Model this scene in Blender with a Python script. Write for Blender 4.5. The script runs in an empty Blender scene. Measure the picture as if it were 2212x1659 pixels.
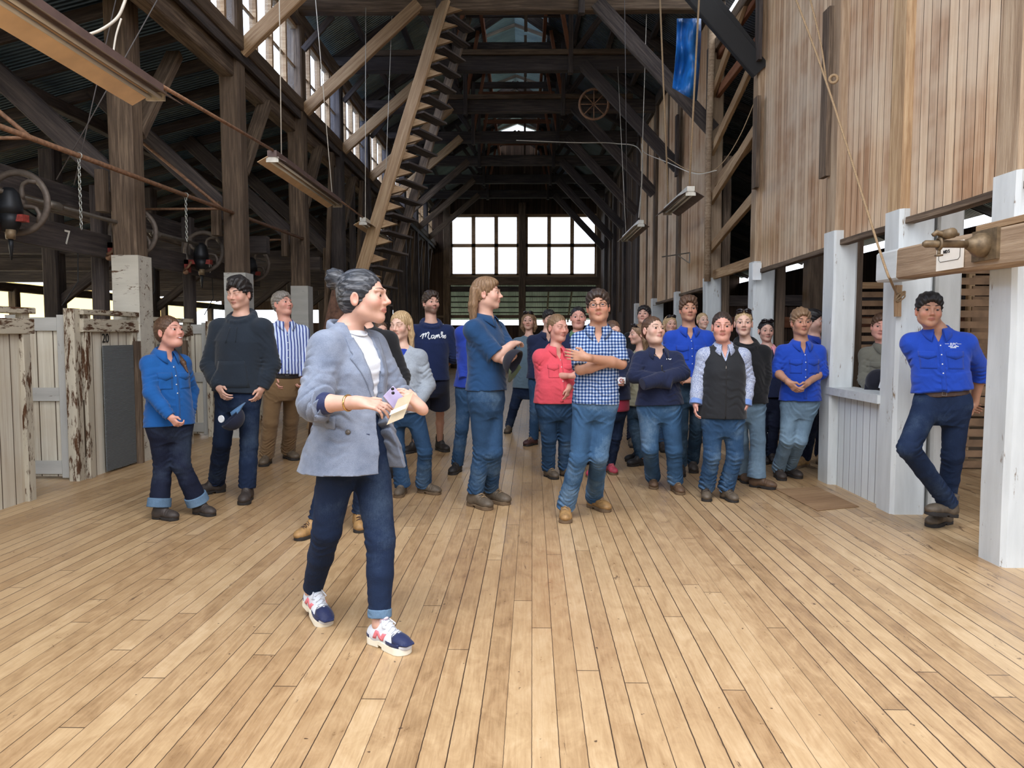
import bpy, bmesh, math, random
import numpy as np
from mathutils import Vector, Matrix
from mathutils.bvhtree import BVHTree
R_ = math.radians
C = bpy.context.scene.collection
SC = bpy.context.scene
FPX, CX, CY = 1620.0, 1106.0, 829.5
CAMP = Vector((0, 0, 1.4))
camd = bpy.data.cameras.new('camera'); cam = bpy.data.objects.new('camera', camd); C.objects.link(cam)
camd.sensor_width = 36.0; camd.lens = FPX*36.0/2212.0; camd.clip_end = 500; camd.clip_start = .05
cam.location = CAMP
cam.rotation_euler = (R_(90-3.69), 0, R_(0.85))
SC.camera = cam
CR = cam.rotation_euler.to_matrix()
def ray(u, v):
    return CR @ Vector(((u-CX)/FPX, -(v-CY)/FPX, -1))
def W(u, v, Y):
    r = ray(u, v); return CAMP + r*(Y/r.y)
def WX(u, v, X):
    r = ray(u, v); return CAMP + r*(X/r.x)
def G(u, v, z=0.0):
    r = ray(u, v); return CAMP + r*((z-1.4)/r.z)

# ------------------------------------------------------------------ materials
MATS = {}
class NB:
    def __init__(s, name):
        s.m = bpy.data.materials.new(name); s.m.use_nodes = True
        s.t = s.m.node_tree; s.n = s.t.nodes; s.b = s.n['Principled BSDF']; s.out = s.n['Material Output']
    def add(s, typ, **k):
        n = s.n.new(typ)
        for a, v in k.items():
            if a.startswith('i_'): n.inputs[a[2:].replace('_', ' ')].default_value = v
            else: setattr(n, a, v)
        return n
    def link(s, a, b): s.t.links.new(a, b)
    def coord(s, scale=(1, 1, 1), rot=(0, 0, 0), rnd=0.0, kind='Object', loc=(0, 0, 0)):
        tc = s.add('ShaderNodeTexCoord'); mp = s.add('ShaderNodeMapping')
        mp.inputs['Scale'].default_value = scale; mp.inputs['Rotation'].default_value = rot; mp.inputs['Location'].default_value = loc
        src = tc.outputs[kind]
        if rnd:
            oi = s.add('ShaderNodeObjectInfo'); vm = s.add('ShaderNodeVectorMath', operation='SCALE'); vm.inputs['Scale'].default_value = rnd
            cb = s.add('ShaderNodeCombineXYZ')
            for i in range(3): s.link(oi.outputs['Random'], cb.inputs[i])
            s.link(cb.outputs[0], vm.inputs[0]); ad = s.add('ShaderNodeVectorMath', operation='ADD')
            s.link(src, ad.inputs[0]); s.link(vm.outputs[0], ad.inputs[1]); src = ad.outputs[0]
        s.link(src, mp.inputs[0]); return mp.outputs[0]
    def noise(s, vec, scale, detail=4, rough=.55, dist=0.0):
        n = s.add('ShaderNodeTexNoise'); n.inputs['Scale'].default_value = scale; n.inputs['Detail'].default_value = detail
        n.inputs['Roughness'].default_value = rough; n.inputs['Distortion'].default_value = dist
        if vec is not None: s.link(vec, n.inputs['Vector'])
        return n.outputs['Fac']
    def ramp(s, fac, stops, interp='LINEAR'):
        r = s.add('ShaderNodeValToRGB'); r.color_ramp.interpolation = interp
        el = r.color_ramp.elements
        while len(el) > len(stops): el.remove(el[-1])
        while len(el) < len(stops): el.new(0.5)
        for e, (p, c) in zip(el, stops):
            e.position = p; e.color = (c[0], c[1], c[2], 1) if not isinstance(c, (int, float)) else (c, c, c, 1)
        s.link(fac, r.inputs[0]); return r.outputs[0]
    def mix(s, fac, a, b, mode='MIX'):
        m = s.add('ShaderNodeMix', data_type='RGBA', blend_type=mode)
        for sock, val in ((m.inputs[0], fac), (m.inputs[6], a), (m.inputs[7], b)):
            if isinstance(val, bpy.types.NodeSocket): s.link(val, sock)
            elif isinstance(val, (tuple, list)): sock.default_value = (val[0], val[1], val[2], 1)
            else: sock.default_value = val
        return m.outputs[2]
    def math(s, op, a, b=None, clamp=False):
        m = s.add('ShaderNodeMath', operation=op); m.use_clamp = clamp
        for i, v in enumerate((a, b)):
            if v is None: continue
            if isinstance(v, bpy.types.NodeSocket): s.link(v, m.inputs[i])
            else: m.inputs[i].default_value = v
        return m.outputs[0]
    def sep(s, vec):
        n = s.add('ShaderNodeSeparateXYZ'); s.link(vec, n.inputs[0]); return n.outputs
    def bump(s, h, strength=.3, dist=.01):
        b = s.add('ShaderNodeBump'); b.inputs['Strength'].default_value = strength; b.inputs['Distance'].default_value = dist
        s.link(h, b.inputs['Height']); s.link(b.outputs[0], s.b.inputs['Normal'])
    def color(s, c):
        if isinstance(c, bpy.types.NodeSocket): s.link(c, s.b.inputs['Base Color'])
        else: s.b.inputs['Base Color'].default_value = (*c, 1)
    def rough(s, r, spec=None):
        if isinstance(r, bpy.types.NodeSocket): s.link(r, s.b.inputs['Roughness'])
        else: s.b.inputs['Roughness'].default_value = r
        if spec is not None: s.b.inputs['Specular IOR Level'].default_value = spec
def srgb(r, g, b):
    f = lambda c: ((c/255+.055)/1.055)**2.4 if c/255 > .04045 else c/255/12.92
    return (f(r), f(g), f(b))
def mul(c, k): return tuple(min(1, x*k) for x in c)

def m_simple(name, c, rough=.6, metal=0, var=.12, scale=12, spec=.5):
    b = NB(name); v = b.coord(rnd=7.3)
    f = b.noise(v, scale, 3)
    b.color(b.ramp(f, [(.25, mul(c, 1-var*1.6)), (.75, mul(c, 1+var))])); b.rough(rough, spec); b.b.inputs['Metallic'].default_value = metal
    return b.m
def m_wood(name, cols, grain=1.0, rough=.85, stain=0.0, staincol=(.05, .03, .02), knots=True):
    """weathered timber whose grain runs along the object's local X"""
    b = NB(name); v = b.coord((1.2, 22, 22), rnd=31.7); v2 = b.coord((.6, 3, 3), rnd=17.1)
    f = b.noise(v, 1.6, 6, .65, .4); g = b.noise(v2, 1.3, 4, .6)
    oi = b.add('ShaderNodeObjectInfo')
    ff = b.math('ADD', b.math('MULTIPLY', f, .62), b.math('MULTIPLY', g, .38))
    c = b.ramp(ff, [(.30, cols[0]), (.48, cols[1]), (.62, cols[2])])
    c = b.mix(b.math('MULTIPLY', oi.outputs['Random'], .45), c, cols[3] if len(cols) > 3 else cols[1])
    if stain:
        s = b.ramp(b.noise(b.coord((.8, 4, 4), rnd=5.0), 2.2, 5, .7), [(.5, 0.0), (.62, stain)])
        c = b.mix(s, c, staincol)
    b.color(c); b.rough(rough, .25)
    fine = b.noise(b.coord((3, 70, 70), rnd=3.0), 2.0, 3, .6)
    b.bump(b.math('ADD', b.math('MULTIPLY', f, .7), b.math('MULTIPLY', fine, .5)), .55*grain, .012)
    return b.m

def build_materials():
    M = MATS
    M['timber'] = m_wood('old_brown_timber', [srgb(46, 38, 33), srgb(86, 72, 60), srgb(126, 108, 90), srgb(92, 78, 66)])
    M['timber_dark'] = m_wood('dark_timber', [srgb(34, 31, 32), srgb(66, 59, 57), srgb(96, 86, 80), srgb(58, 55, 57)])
    M['timber_light'] = m_wood('pale_sawn_timber', [srgb(110, 84, 60), srgb(158, 128, 96), srgb(190, 162, 126), srgb(140, 114, 88)])
    M['timber_red'] = m_wood('red_brown_timber', [srgb(70, 42, 30), srgb(118, 74, 52), srgb(140, 96, 70), srgb(98, 66, 48)])
    M['pole'] = m_wood('grey_pole_timber', [srgb(104, 84, 66), srgb(150, 126, 102), srgb(182, 160, 134), srgb(150, 130, 108)])
    M['steel'] = m_simple('grey_steel', srgb(122, 116, 108), .45, .7)
    M['rust'] = m_simple('rusty_steel', srgb(134, 100, 76), .7, .3, .3, 30)
    M['brass'] = m_simple('dull_brass_fitting', srgb(118, 100, 76), .55, .35, .3, 25)
    M['black_iron'] = m_simple('black_iron', srgb(32, 34, 38), .5, .5)
    M['iron_wheel'] = m_simple('grey_brown_cast_iron', srgb(96, 86, 78), .6, .3, .2, 20)
    M['red_paint'] = m_simple('worn_red_paint', srgb(138, 52, 44), .6, 0, .35, 40)
    M['chain'] = m_simple('galvanised_chain', srgb(170, 172, 166), .35, .8)
    M['rope'] = m_simple('rope_fibre', srgb(150, 126, 96), .9, 0, .2, 90)
    M['cable'] = m_simple('pale_cable', srgb(196, 190, 178), .6)
    M['wire'] = m_simple('thin_dark_wire', srgb(88, 84, 84), .6)
    M['enamel'] = m_simple('cream_enamel', srgb(206, 202, 190), .4, 0, .15, 20)
    M['enamel_dark'] = m_simple('brown_enamel', srgb(96, 76, 70), .5, 0, .2, 8)
    M['tube'] = m_simple('unlit_fluorescent_tube', srgb(226, 226, 220), .2, 0, .03)
    M['tan_tray'] = m_simple('tan_enamel', srgb(226, 196, 158), .45, 0, .1, 6)
    M['white_plastic'] = m_simple('white_plastic', srgb(226, 230, 232), .4, 0, .03)
    M['black'] = m_simple('black_paint', srgb(22, 22, 24), .7)
    M['number_white'] = m_simple('white_number_paint', srgb(214, 212, 204), .8)
    M['paper'] = m_simple('sign_paper', srgb(232, 226, 214), .7, 0, .03)
    M['tarp'] = m_simple('blue_tarpaulin', srgb(36, 112, 190), .35, 0, .35, 6)
    # white peeling paint over timber
    def painted(name, paint, under, wear, drip=False):
        b = NB(name); v = b.coord((1.5, 9, 9), rnd=13.0)
        n1 = b.noise(b.coord((1.3, 5, 5), rnd=13.0), 2.4, 7, .72, .3); n2 = b.noise(v, 6, 5, .7)
        f = b.math('ADD', b.math('MULTIPLY', n1, .7), b.math('MULTIPLY', n2, .3))
        mask = b.ramp(f, [(wear-.03, 1.0), (wear+.015, 0.0)])
        pc = b.ramp(b.noise(v, 1.2, 4), [(.3, mul(paint, .82)), (.7, paint)])
        uc = b.ramp(n2, [(.3, mul(under, .5)), (.7, under)])
        b.color(b.mix(mask, pc, uc)); b.rough(b.ramp(mask, [(0, .5), (1, .9)]), .35)
        b.bump(b.math('SUBTRACT', b.math('MULTIPLY', n2, .5), mask), .35, .006)
        return b.m
    M['white'] = painted('white_paint_on_timber', srgb(206, 210, 210), srgb(150, 128, 104), .385)
    M['white_worn'] = painted('flaking_white_paint', srgb(200, 196, 184), srgb(112, 84, 60), .43)
    M['white_bad'] = painted('badly_flaking_cream_paint', srgb(192, 184, 166), srgb(96, 66, 44), .475)
    M['white_grey'] = painted('grey_white_paint', srgb(184, 184, 180), srgb(120, 104, 88), .38)
    # corrugated iron : ridges run along object Y ; X across
    def iron(name, c1, c2, axis='Y', pitch=.076):
        b = NB(name); tc = b.coord((1, 1, 1)); x, y, z = b.sep(tc)
        w = b.math('SINE', b.math('MULTIPLY', {'X': x, 'Y': y, 'Z': z}[axis], 2*math.pi/pitch))
        n = b.noise(b.coord((.7, .7, .7)), 1.4, 5, .65)
        sh = b.math('GREATER_THAN', b.math('FRACT', b.math('MULTIPLY', {'X': x, 'Y': y, 'Z': z}[axis], 1/.76)), .5)
        b.color(b.mix(b.math('MULTIPLY', sh, .35), b.ramp(n, [(.3, c1), (.7, c2)]), mul(c2, 1.25)))
        b.rough(.42, .5); b.b.inputs['Metallic'].default_value = .35
        b.bump(w, .9, .02); return b.m
    M['iron_y'] = iron('corrugated_iron_roof', srgb(62, 86, 112), srgb(98, 126, 148), 'X')
    M['iron_x'] = iron('corrugated_iron_awning', srgb(150, 156, 150), srgb(190, 194, 186), 'X')
    M['iron_dark'] = iron('dark_corrugated_iron', srgb(52, 62, 74), srgb(86, 98, 110), 'X')
    M['iron_new'] = iron('grey_green_iron_sheet', srgb(104, 122, 126), srgb(140, 156, 154), 'X')
    # vertical tongue-and-groove board wall (object Z up, boards along X axis of wall = local X)
    def boards(name, cols, width=.115, washed=True):
        b = NB(name); tc = b.coord((1, 1, 1), rnd=9.1); x, y, z = b.sep(tc)
        fx = b.math('MULTIPLY', x, 1/width); fr = b.math('FRACT', fx); bid = b.math('FLOOR', fx)
        gap = b.math('LESS_THAN', b.math('ABSOLUTE', b.math('SUBTRACT', fr, .5)), .47)
        wn = b.add('ShaderNodeTexWhiteNoise', noise_dimensions='1D'); b.link(bid, wn.inputs['W'])
        gr = b.noise(b.coord((40, 1, .9), rnd=9.1), 1.6, 7, .72, .25)
        streak = b.noise(b.coord((14, 1, .45), rnd=2.0), 1.5, 4, .6)
        lo = b.noise(b.coord((.5, 1, .7), rnd=2.0), 1.6, 4, .6)
        f = b.math('ADD', b.math('MULTIPLY', gr, .5), b.math('ADD', b.math('MULTIPLY', streak, .35), b.math('MULTIPLY', wn.outputs[0], .14)))
        c = b.ramp(f, [(.30, cols[0]), (.46, cols[1]), (.60, cols[2])])
        c = b.mix(b.ramp(lo, [(.42, 0.0), (.66, .55)]), c, cols[3])
        c = b.mix(gap, mul(cols[0], .25), c)
        b.color(c); b.rough(.85, .2)
        b.bump(b.math('ADD', b.math('MULTIPLY', gr, .3), gap), .6, .012); return b.m
    M['board_wall'] = boards('weathered_vertical_boards', [srgb(112, 80, 56), srgb(172, 136, 106), srgb(210, 182, 150), srgb(222, 206, 182)])
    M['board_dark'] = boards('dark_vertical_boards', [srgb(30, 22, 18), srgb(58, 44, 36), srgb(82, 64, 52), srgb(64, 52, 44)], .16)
    M['board_white'] = boards('white_painted_boards', [srgb(196, 200, 200), srgb(212, 217, 218), srgb(222, 226, 226), srgb(206, 206, 200)], .125)
    M['board_white_worn'] = boards('cream_painted_worn_boards', [srgb(150, 128, 104), srgb(200, 194, 178), srgb(216, 211, 197), srgb(190, 174, 150)], .16)
    # floor
    b = NB('worn_hardwood_floor'); tc = b.coord((1, 1, 1), rot=(0, 0, R_(.7))); x, y, z = b.sep(tc)
    w = .094; fx = b.math('MULTIPLY', x, 1/w); bid = b.math('FLOOR', fx); fr = b.math('FRACT', fx)
    wn = b.add('ShaderNodeTexWhiteNoise', noise_dimensions='1D'); b.link(bid, wn.inputs['W'])
    wn2 = b.add('ShaderNodeTexWhiteNoise', noise_dimensions='1D'); b.link(b.math('ADD', bid, 77.7), wn2.inputs['W'])
    gw = b.math('ADD', .466, b.math('MULTIPLY', wn2.outputs[0], .028))
    wob = b.math('MULTIPLY', b.math('SUBTRACT', b.noise(b.coord((2, 9, 1)), 3, 3), .5), .04)
    ax = b.math('ABSOLUTE', b.math('SUBTRACT', b.math('ADD', fr, wob), .5))
    gap = b.math('GREATER_THAN', ax, gw)
    ly = b.math('ADD', b.math('MULTIPLY', y, 1/3.2), b.math('MULTIPLY', wn.outputs[0], 17.0))
    lf = b.math('FRACT', ly); bid2 = b.math('FLOOR', ly)
    endg = b.math('LESS_THAN', lf, .0016)
    cm = b.add('ShaderNodeCombineXYZ'); b.link(bid, cm.inputs[0]); b.link(bid2, cm.inputs[1])
    wn3 = b.add('ShaderNodeTexWhiteNoise', noise_dimensions='2D'); b.link(cm.outputs[0], wn3.inputs['Vector'])
    grain = b.noise(b.coord((70, 3.5, 1)), 1.1, 6, .68, .6)
    mott = b.noise(b.coord((7, 3.2, 1)), 1.7, 7, .72, .8)
    big = b.noise(b.coord((.55, .35, 1)), 1.2, 4, .6)
    f = b.math('ADD', b.math('MULTIPLY', grain, .32), b.math('ADD', b.math('MULTIPLY', mott, .48), b.math('MULTIPLY', wn3.outputs['Value'], .17)))
    c = b.ramp(f, [(.28, srgb(128, 100, 70)), (.42, srgb(164, 134, 98)), (.54, srgb(184, 155, 117)), (.70, srgb(204, 178, 142))])
    c = b.mix(b.ramp(big, [(.45, 0.0), (.7, .35)]), c, srgb(146, 108, 72))
    # shade painted into the floor colour towards the two sides, edge broken by noise
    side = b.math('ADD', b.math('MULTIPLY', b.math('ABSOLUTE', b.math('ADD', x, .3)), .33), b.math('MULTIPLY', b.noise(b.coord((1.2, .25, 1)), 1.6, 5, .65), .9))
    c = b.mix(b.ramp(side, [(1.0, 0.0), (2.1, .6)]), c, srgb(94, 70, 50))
    st = b.noise(b.coord((9, 1.6, 1), loc=(3.1, 1.7, 0)), 1.25, 6, .75, 1.2)
    st = b.math('ADD', st, b.math('MINIMUM', b.math('MULTIPLY', b.math('MAXIMUM', b.math('SUBTRACT', x, 1.2), 0.0), .035), .05))
    c = b.mix(b.ramp(st, [(.645, 0.0), (.69, .75)]), c, srgb(70, 50, 38))
    sp = b.noise(b.coord((1, 1, 1)), 26, 2, .5)
    c = b.mix(b.ramp(sp, [(.735, 0.0), (.76, .85)]), c, srgb(62, 44, 34))
    gg = b.math('MAXIMUM', gap, endg)
    c = b.mix(gg, c, srgb(66, 50, 38)); b.color(c)
    b.rough(b.ramp(mott, [(.3, .26), (.7, .50)]), .5)
    b.bump(b.math('SUBTRACT', b.math('MULTIPLY', mott, .25), gg), .5, .006)
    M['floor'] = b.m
    # glass : old window panes
    b = NB('dusty_window_glass'); tr = b.add('ShaderNodeBsdfTransparent'); tr.inputs[0].default_value = (.95, .97, 1, 1)
    mx = b.add('ShaderNodeMixShader'); mx.inputs[0].default_value = .12
    b.b.inputs['Roughness'].default_value = .15; b.b.inputs['Base Color'].default_value = (.8, .82, .82, 1)
    b.link(tr.outputs[0], mx.inputs[1]); b.link(b.b.outputs[0], mx.inputs[2]); b.link(mx.outputs[0], b.out.inputs[0]); M['glass'] = b.m
    b = NB('translucent_roof_sheet'); tr = b.add('ShaderNodeBsdfTranslucent'); tr.inputs[0].default_value = (*srgb(255, 234, 184), 1)
    b.link(tr.outputs[0], b.out.inputs[0]); M['translucent'] = b.m
    M['grass'] = m_simple('bright_grass', srgb(128, 134, 106), .9, 0, .25, 2)
    M['mesh_grey'] = None
    b = NB('grey_wire_mesh_panel'); x, y, z = b.sep(b.coord((1, 1, 1)))
    w1 = b.math('SINE', b.math('MULTIPLY', z, 2*math.pi/.014)); w2 = b.math('SINE', b.math('MULTIPLY', x, 2*math.pi/.014))
    b.color(b.mix(b.math('MULTIPLY', b.math('ADD', w1, 1.0), .5), srgb(70, 76, 80), srgb(116, 122, 124))); b.rough(.6); b.bump(b.math('ADD', w1, w2), .5, .004); M['mesh_grey'] = b.m
build_materials()

# ------------------------------------------------------------------ mesh helpers
def tag(o, label=None, cat=None, group=None, kind=None):
    if label: o['label'] = label
    if cat: o['category'] = cat
    if group: o['group'] = group
    if kind: o['kind'] = kind
    return o
def empty(name, loc, label=None, cat=None, group=None):
    o = bpy.data.objects.new(name, None); C.objects.link(o); o.location = loc; o.empty_display_size = .1
    return tag(o, label, cat, group)
def mkobj(name, verts, faces, mat, parent=None, smooth=False, mats=None, fm=None, origin=None):
    me = bpy.data.meshes.new(name)
    v = np.asarray(verts, dtype=np.float64)
    off = np.zeros(3)
    if parent is not None: off = np.array(abs_loc(parent))
    elif origin is not None: off = np.array(origin)
    me.from_pydata((v-off).tolist(), [], [list(map(int, f)) for f in faces])
    for m in (mats or [mat]): me.materials.append(MATS[m] if isinstance(m, str) else m)
    if fm is not None: me.polygons.foreach_set('material_index', np.asarray(fm, dtype=np.int32))
    if smooth: me.polygons.foreach_set('use_smooth', [True]*len(me.polygons))
    me.update()
    o = bpy.data.objects.new(name, me); C.objects.link(o)
    if parent is not None: o.parent = parent
    elif origin is not None: o.location = origin
    return o
def abs_loc(o):
    l = Vector(o.location); p = o.parent
    while p is not None: l += Vector(p.location); p = p.parent
    return l
def boxvf(lo, hi):
    x0, y0, z0 = lo; x1, y1, z1 = hi
    v = [(x0,y0,z0),(x1,y0,z0),(x1,y1,z0),(x0,y1,z0),(x0,y0,z1),(x1,y0,z1),(x1,y1,z1),(x0,y1,z1)]
    f = [(0,3,2,1),(4,5,6,7),(0,1,5,4),(1,2,6,5),(2,3,7,6),(3,0,4,7)]
    return v, f
class MB:
    """collects shapes into ONE mesh (world coordinates)"""
    def __init__(s): s.v = []; s.f = []
    def add(s, v, f):
        k = len(s.v); s.v += [tuple(p) for p in v]; s.f += [tuple(i+k for i in q) for q in f]; return s
    def box(s, lo, hi):
        lo, hi = [min(a, b) for a, b in zip(lo, hi)], [max(a, b) for a, b in zip(lo, hi)]
        return s.add(*boxvf(lo, hi))
    def bar(s, p0, p1, w, h, up=(0, 0, 1)):
        p0, p1 = Vector(p0), Vector(p1); x = (p1-p0).normalized(); u = Vector(up)
        if abs(x.dot(u)) > .98: u = Vector((0, 1, 0))
        y = u.cross(x).normalized(); z = x.cross(y)
        v = [p + y*a*w/2 + z*b*h/2 for p in (p0, p1) for a, b in ((-1,-1),(1,-1),(1,1),(-1,1))]
        return s.add(v, [(0,3,2,1),(4,5,6,7),(0,1,5,4),(1,2,6,5),(2,3,7,6),(3,0,4,7)])
    def tube(s, pts, r, n=8, closed=False):
        pts = [Vector(p) for p in pts]; N = len(pts); rr = r if isinstance(r, (list, tuple)) else [r]*N
        t0 = (pts[1]-pts[0]).normalized(); a = Vector((0, 0, 1)) if abs(t0.z) < .9 else Vector((1, 0, 0))
        nrm = t0.cross(a).normalized(); v = []
        for i, p in enumerate(pts):
            if closed: t = (pts[(i+1) % N]-pts[i-1]).normalized()
            else: t = (pts[min(i+1, N-1)]-pts[max(i-1, 0)]).normalized()
            nrm = (nrm - t*nrm.dot(t)).normalized(); bn = t.cross(nrm)
            v += [p + (nrm*math.cos(2*math.pi*k/n)+bn*math.sin(2*math.pi*k/n))*rr[i] for k in range(n)]
        f = []
        for i in range(N if closed else N-1):
            j = (i+1) % N
            f += [(i*n+k, i*n+(k+1) % n, j*n+(k+1) % n, j*n+k) for k in range(n)]
        if not closed: f += [tuple(range(n))[::-1], tuple((N-1)*n+k for k in range(n))]
        return s.add(v, f)
    def disc(s, c, ax, r, t, n=24):
        ax = Vector(ax).normalized(); c = Vector(c); return s.tube([c-ax*t/2, c+ax*t/2], r, n)
    def ring(s, c, ax, r, tr, n=32, m=8, flat=1.0):
        ax = Vector(ax).normalized(); a = ax.orthogonal().normalized(); b = ax.cross(a); v = []; c = Vector(c)
        for i in range(n):
            t = 2*math.pi*i/n; d = a*math.cos(t)+b*math.sin(t)
            v += [c+d*(r+tr*math.cos(2*math.pi*k/m)) + ax*tr*flat*math.sin(2*math.pi*k/m) for k in range(m)]
        f = [(i*m+k, ((i+1) % n)*m+k, ((i+1) % n)*m+(k+1) % m, i*m+(k+1) % m) for i in range(n) for k in range(m)]
        return s.add(v, f)
    def obj(s, name, mat, parent=None, smooth=False, origin=None, **k):
        o = mkobj(name, s.v, s.f, mat, parent, smooth, origin=origin if (origin is not None or parent is not None) else s.v[0])
        if k: tag(o, **k)
        return o
def timber(name, p0, p1, w, h, mat, parent=None, up=(0, 0, 1), jit=.004, seed=None, **k):
    """a beam: own object, local X along its length, slightly irregular"""
    p0, p1 = Vector(p0), Vector(p1); L = (p1-p0).length; x = (p1-p0).normalized(); u = Vector(up)
    if abs(x.dot(u)) > .98: u = Vector((0, 1, 0))
    y = u.cross(x).normalized(); z = x.cross(y)
    rng = random.Random(int((p0.x*13+p0.y*7+p0.z*3+p1.x*11)*1000) & 0xffff)
    n = max(2, int(L/.45)); c = min(w, h)*.09
    prof = [(-w/2+c,-h/2),(w/2-c,-h/2),(w/2,-h/2+c),(w/2,h/2-c),(w/2-c,h/2),(-w/2+c,h/2),(-w/2,h/2-c),(-w/2,-h/2+c)]
    v = []; f = []
    for i in range(n+1):
        dx = rng.uniform(-1, 1)*jit; dy = rng.uniform(-1, 1)*jit
        if i in (0, n): dx = dy = 0
        v += [(L*i/n, a+dx+rng.uniform(-1, 1)*jit*.4, b+dy+rng.uniform(-1, 1)*jit*.4) for a, b in prof]
    for i in range(n): f += [(i*8+j, (i+1)*8+j, (i+1)*8+(j+1) % 8, i*8+(j+1) % 8) for j in range(8)]
    f += [tuple(range(8)), tuple(n*8+j for j in range(8))[::-1]]
    me = bpy.data.meshes.new(name); me.from_pydata(v, [], f); me.materials.append(MATS[mat]); me.update()
    o = bpy.data.objects.new(name, me); C.objects.link(o)
    mtx = Matrix((x, y, z)).transposed().to_4x4(); mtx.translation = p0
    if parent is not None:
        o.parent = parent; mtx.translation = p0-abs_loc(parent)
    o.matrix_local = mtx
    if k: tag(o, **k)
    return o
def slab(name, quad, t, mat, parent=None, **k):
    """flat panel: quad = 4 world corners (origin, +u, +u+v, +v); local X along the first edge, Z up the fourth"""
    q = [Vector(p) for p in quad]; x = (q[1]-q[0]).normalized(); n = x.cross(q[3]-q[0]).normalized(); z = x.cross(n)*-1
    z = n.cross(x)
    z = -z if z.dot(q[3]-q[0]) < 0 else z
    y = z.cross(x)
    Mx = Matrix((x, y, z)).transposed(); inv = Mx.inverted(); l = [inv @ (p-q[0]) for p in q]
    v = [tuple(p+Vector((0, -t/2, 0))) for p in l]+[tuple(p+Vector((0, t/2, 0))) for p in l]
    f = [(0,1,2,3),(7,6,5,4),(0,4,5,1),(1,5,6,2),(2,6,7,3),(3,7,4,0)]
    me = bpy.data.meshes.new(name); me.from_pydata(v, [], f); me.materials.append(MATS[mat]); me.update()
    o = bpy.data.objects.new(name, me); C.objects.link(o)
    mt = Mx.to_4x4(); mt.translation = q[0]
    if parent is not None: o.parent = parent; mt.translation = q[0]-abs_loc(parent)
    o.matrix_local = mt
    if k: tag(o, **k)
    return o
# ================================================================== THE HALL
ST = 'structure'
YE = 32.3
FR = [4.4, 7.2, 10.0, 12.8, 15.6, 18.4, 21.2, 24.0, 26.8, 29.6]
def xR(y): return 2.87+.135 if y < 7.5 else (3.05+.1 if y < 11 else 3.25)
LP = {1: (-4.36, 8.36), 2: (-3.9, 10.3), 3: (-3.83, 13.0), 4: (-3.83, 15.7)}
def lp(i): return LP.get(i, (-3.82, FR[i]))
# ---- floor, ground
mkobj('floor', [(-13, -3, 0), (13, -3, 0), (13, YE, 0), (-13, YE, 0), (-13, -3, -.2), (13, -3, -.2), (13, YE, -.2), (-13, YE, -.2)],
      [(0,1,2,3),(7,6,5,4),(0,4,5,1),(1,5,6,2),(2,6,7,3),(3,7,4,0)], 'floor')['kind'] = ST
g = mkobj('ground', [(-90, -60, -.9), (90, -60, -.9), (90, 120, -.9), (-90, 120, -.9)], [(0,1,2,3)], 'grass'); g['kind'] = ST
# ---- left aisle roof (lean-to) and its timbers
RS = .25
def zl(x): return 5.12-(abs(x)-3.95)*RS
slab('roof_left', [(-13.2, -1, zl(-13.2)+.12), (-13.2, YE+.3, zl(-13.2)+.12), (-3.9, YE+.3, 5.25), (-3.9, -1, 5.25)], .03, 'iron_y', kind=ST)
y = 1.0; i = 0
while y < YE:
    timber('rafter', (-13.0, y, zl(-13)+.03), (-3.95, y, zl(-3.95)+.03), .06, .14, 'timber_dark', kind=ST, label='dark rafter under the lean-to iron roof', group='lean-to rafters')
    y += .93
for x in (-6.2, -8.6, -11):
    timber('purlin', (x, 0, zl(x)-.1), (x, YE, zl(x)-.1), .14, .16, 'timber_dark', kind=ST)
timber('plate_beam', (-13, -1, 2.62), (-13, YE, 2.62), .18, .22, 'timber_dark', kind=ST)
slab('wall_left', [(-13.05, -1, 0), (-13.05, YE, 0), (-13.05, YE, .7), (-13.05, -1, .7)], .06, 'board_dark', kind=ST)
for k, yy in enumerate([3, 7, 11, 15, 19, 23, 27, 31]):
    timber('outer_post', (-12.95, yy, 0), (-12.95, yy, 2.6), .2, .2, 'timber_dark', kind=ST)
# awning outside glows through: translucent sheets along the outer eave
slab('awning_left', [(-15.2, -1, 1.95), (-15.2, YE, 1.95), (-13.3, YE, 2.78), (-13.3, -1, 2.78)], .02, 'translucent', kind=ST)
# ties and inner posts of the aisle
for yy, xi in ((11.5, -7.2), (14.5, -7.2), (17.5, -6.6), (20.8, -6.4), (24.0, -6.4), (27.2, -6.4)):
    timber('aisle_post', (xi, yy, 0), (xi, yy, zl(xi)-.1), .24, .24, 'timber_dark', kind=ST, label='dark inner post of the lean-to aisle', group='aisle posts')
    timber('tie_beam', (-13, yy+.02, 2.78), (-3.9, yy+.02, 2.78), .16, .26, 'timber_dark', kind=ST)
    timber('brace', (xi+.05, yy, 1.9), (xi+1.1, yy, 2.7), .1, .14, 'timber_dark', kind=ST)
    timber('brace', (xi-.05, yy, 3.0), (xi-1.5, yy, 4.0), .1, .14, 'timber_dark', kind=ST)
timber('tie_beam', (-13, 16.2, 3.12), (-3.9, 16.2, 3.12), .16, .2, 'timber_dark', kind=ST)
# end wall of the aisle
slab('wall_left_end', [(-13, YE, 0), (-4, YE, 0), (-4, YE, 1.95), (-13, YE, 1.95)], .05, 'board_dark', kind=ST)
slab('wall_left_gable', [(-13, YE, 2.5), (-4, YE, 2.5), (-4, YE, 5.1), (-13, YE, 2.9)], .05, 'board_dark', kind=ST)

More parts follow.
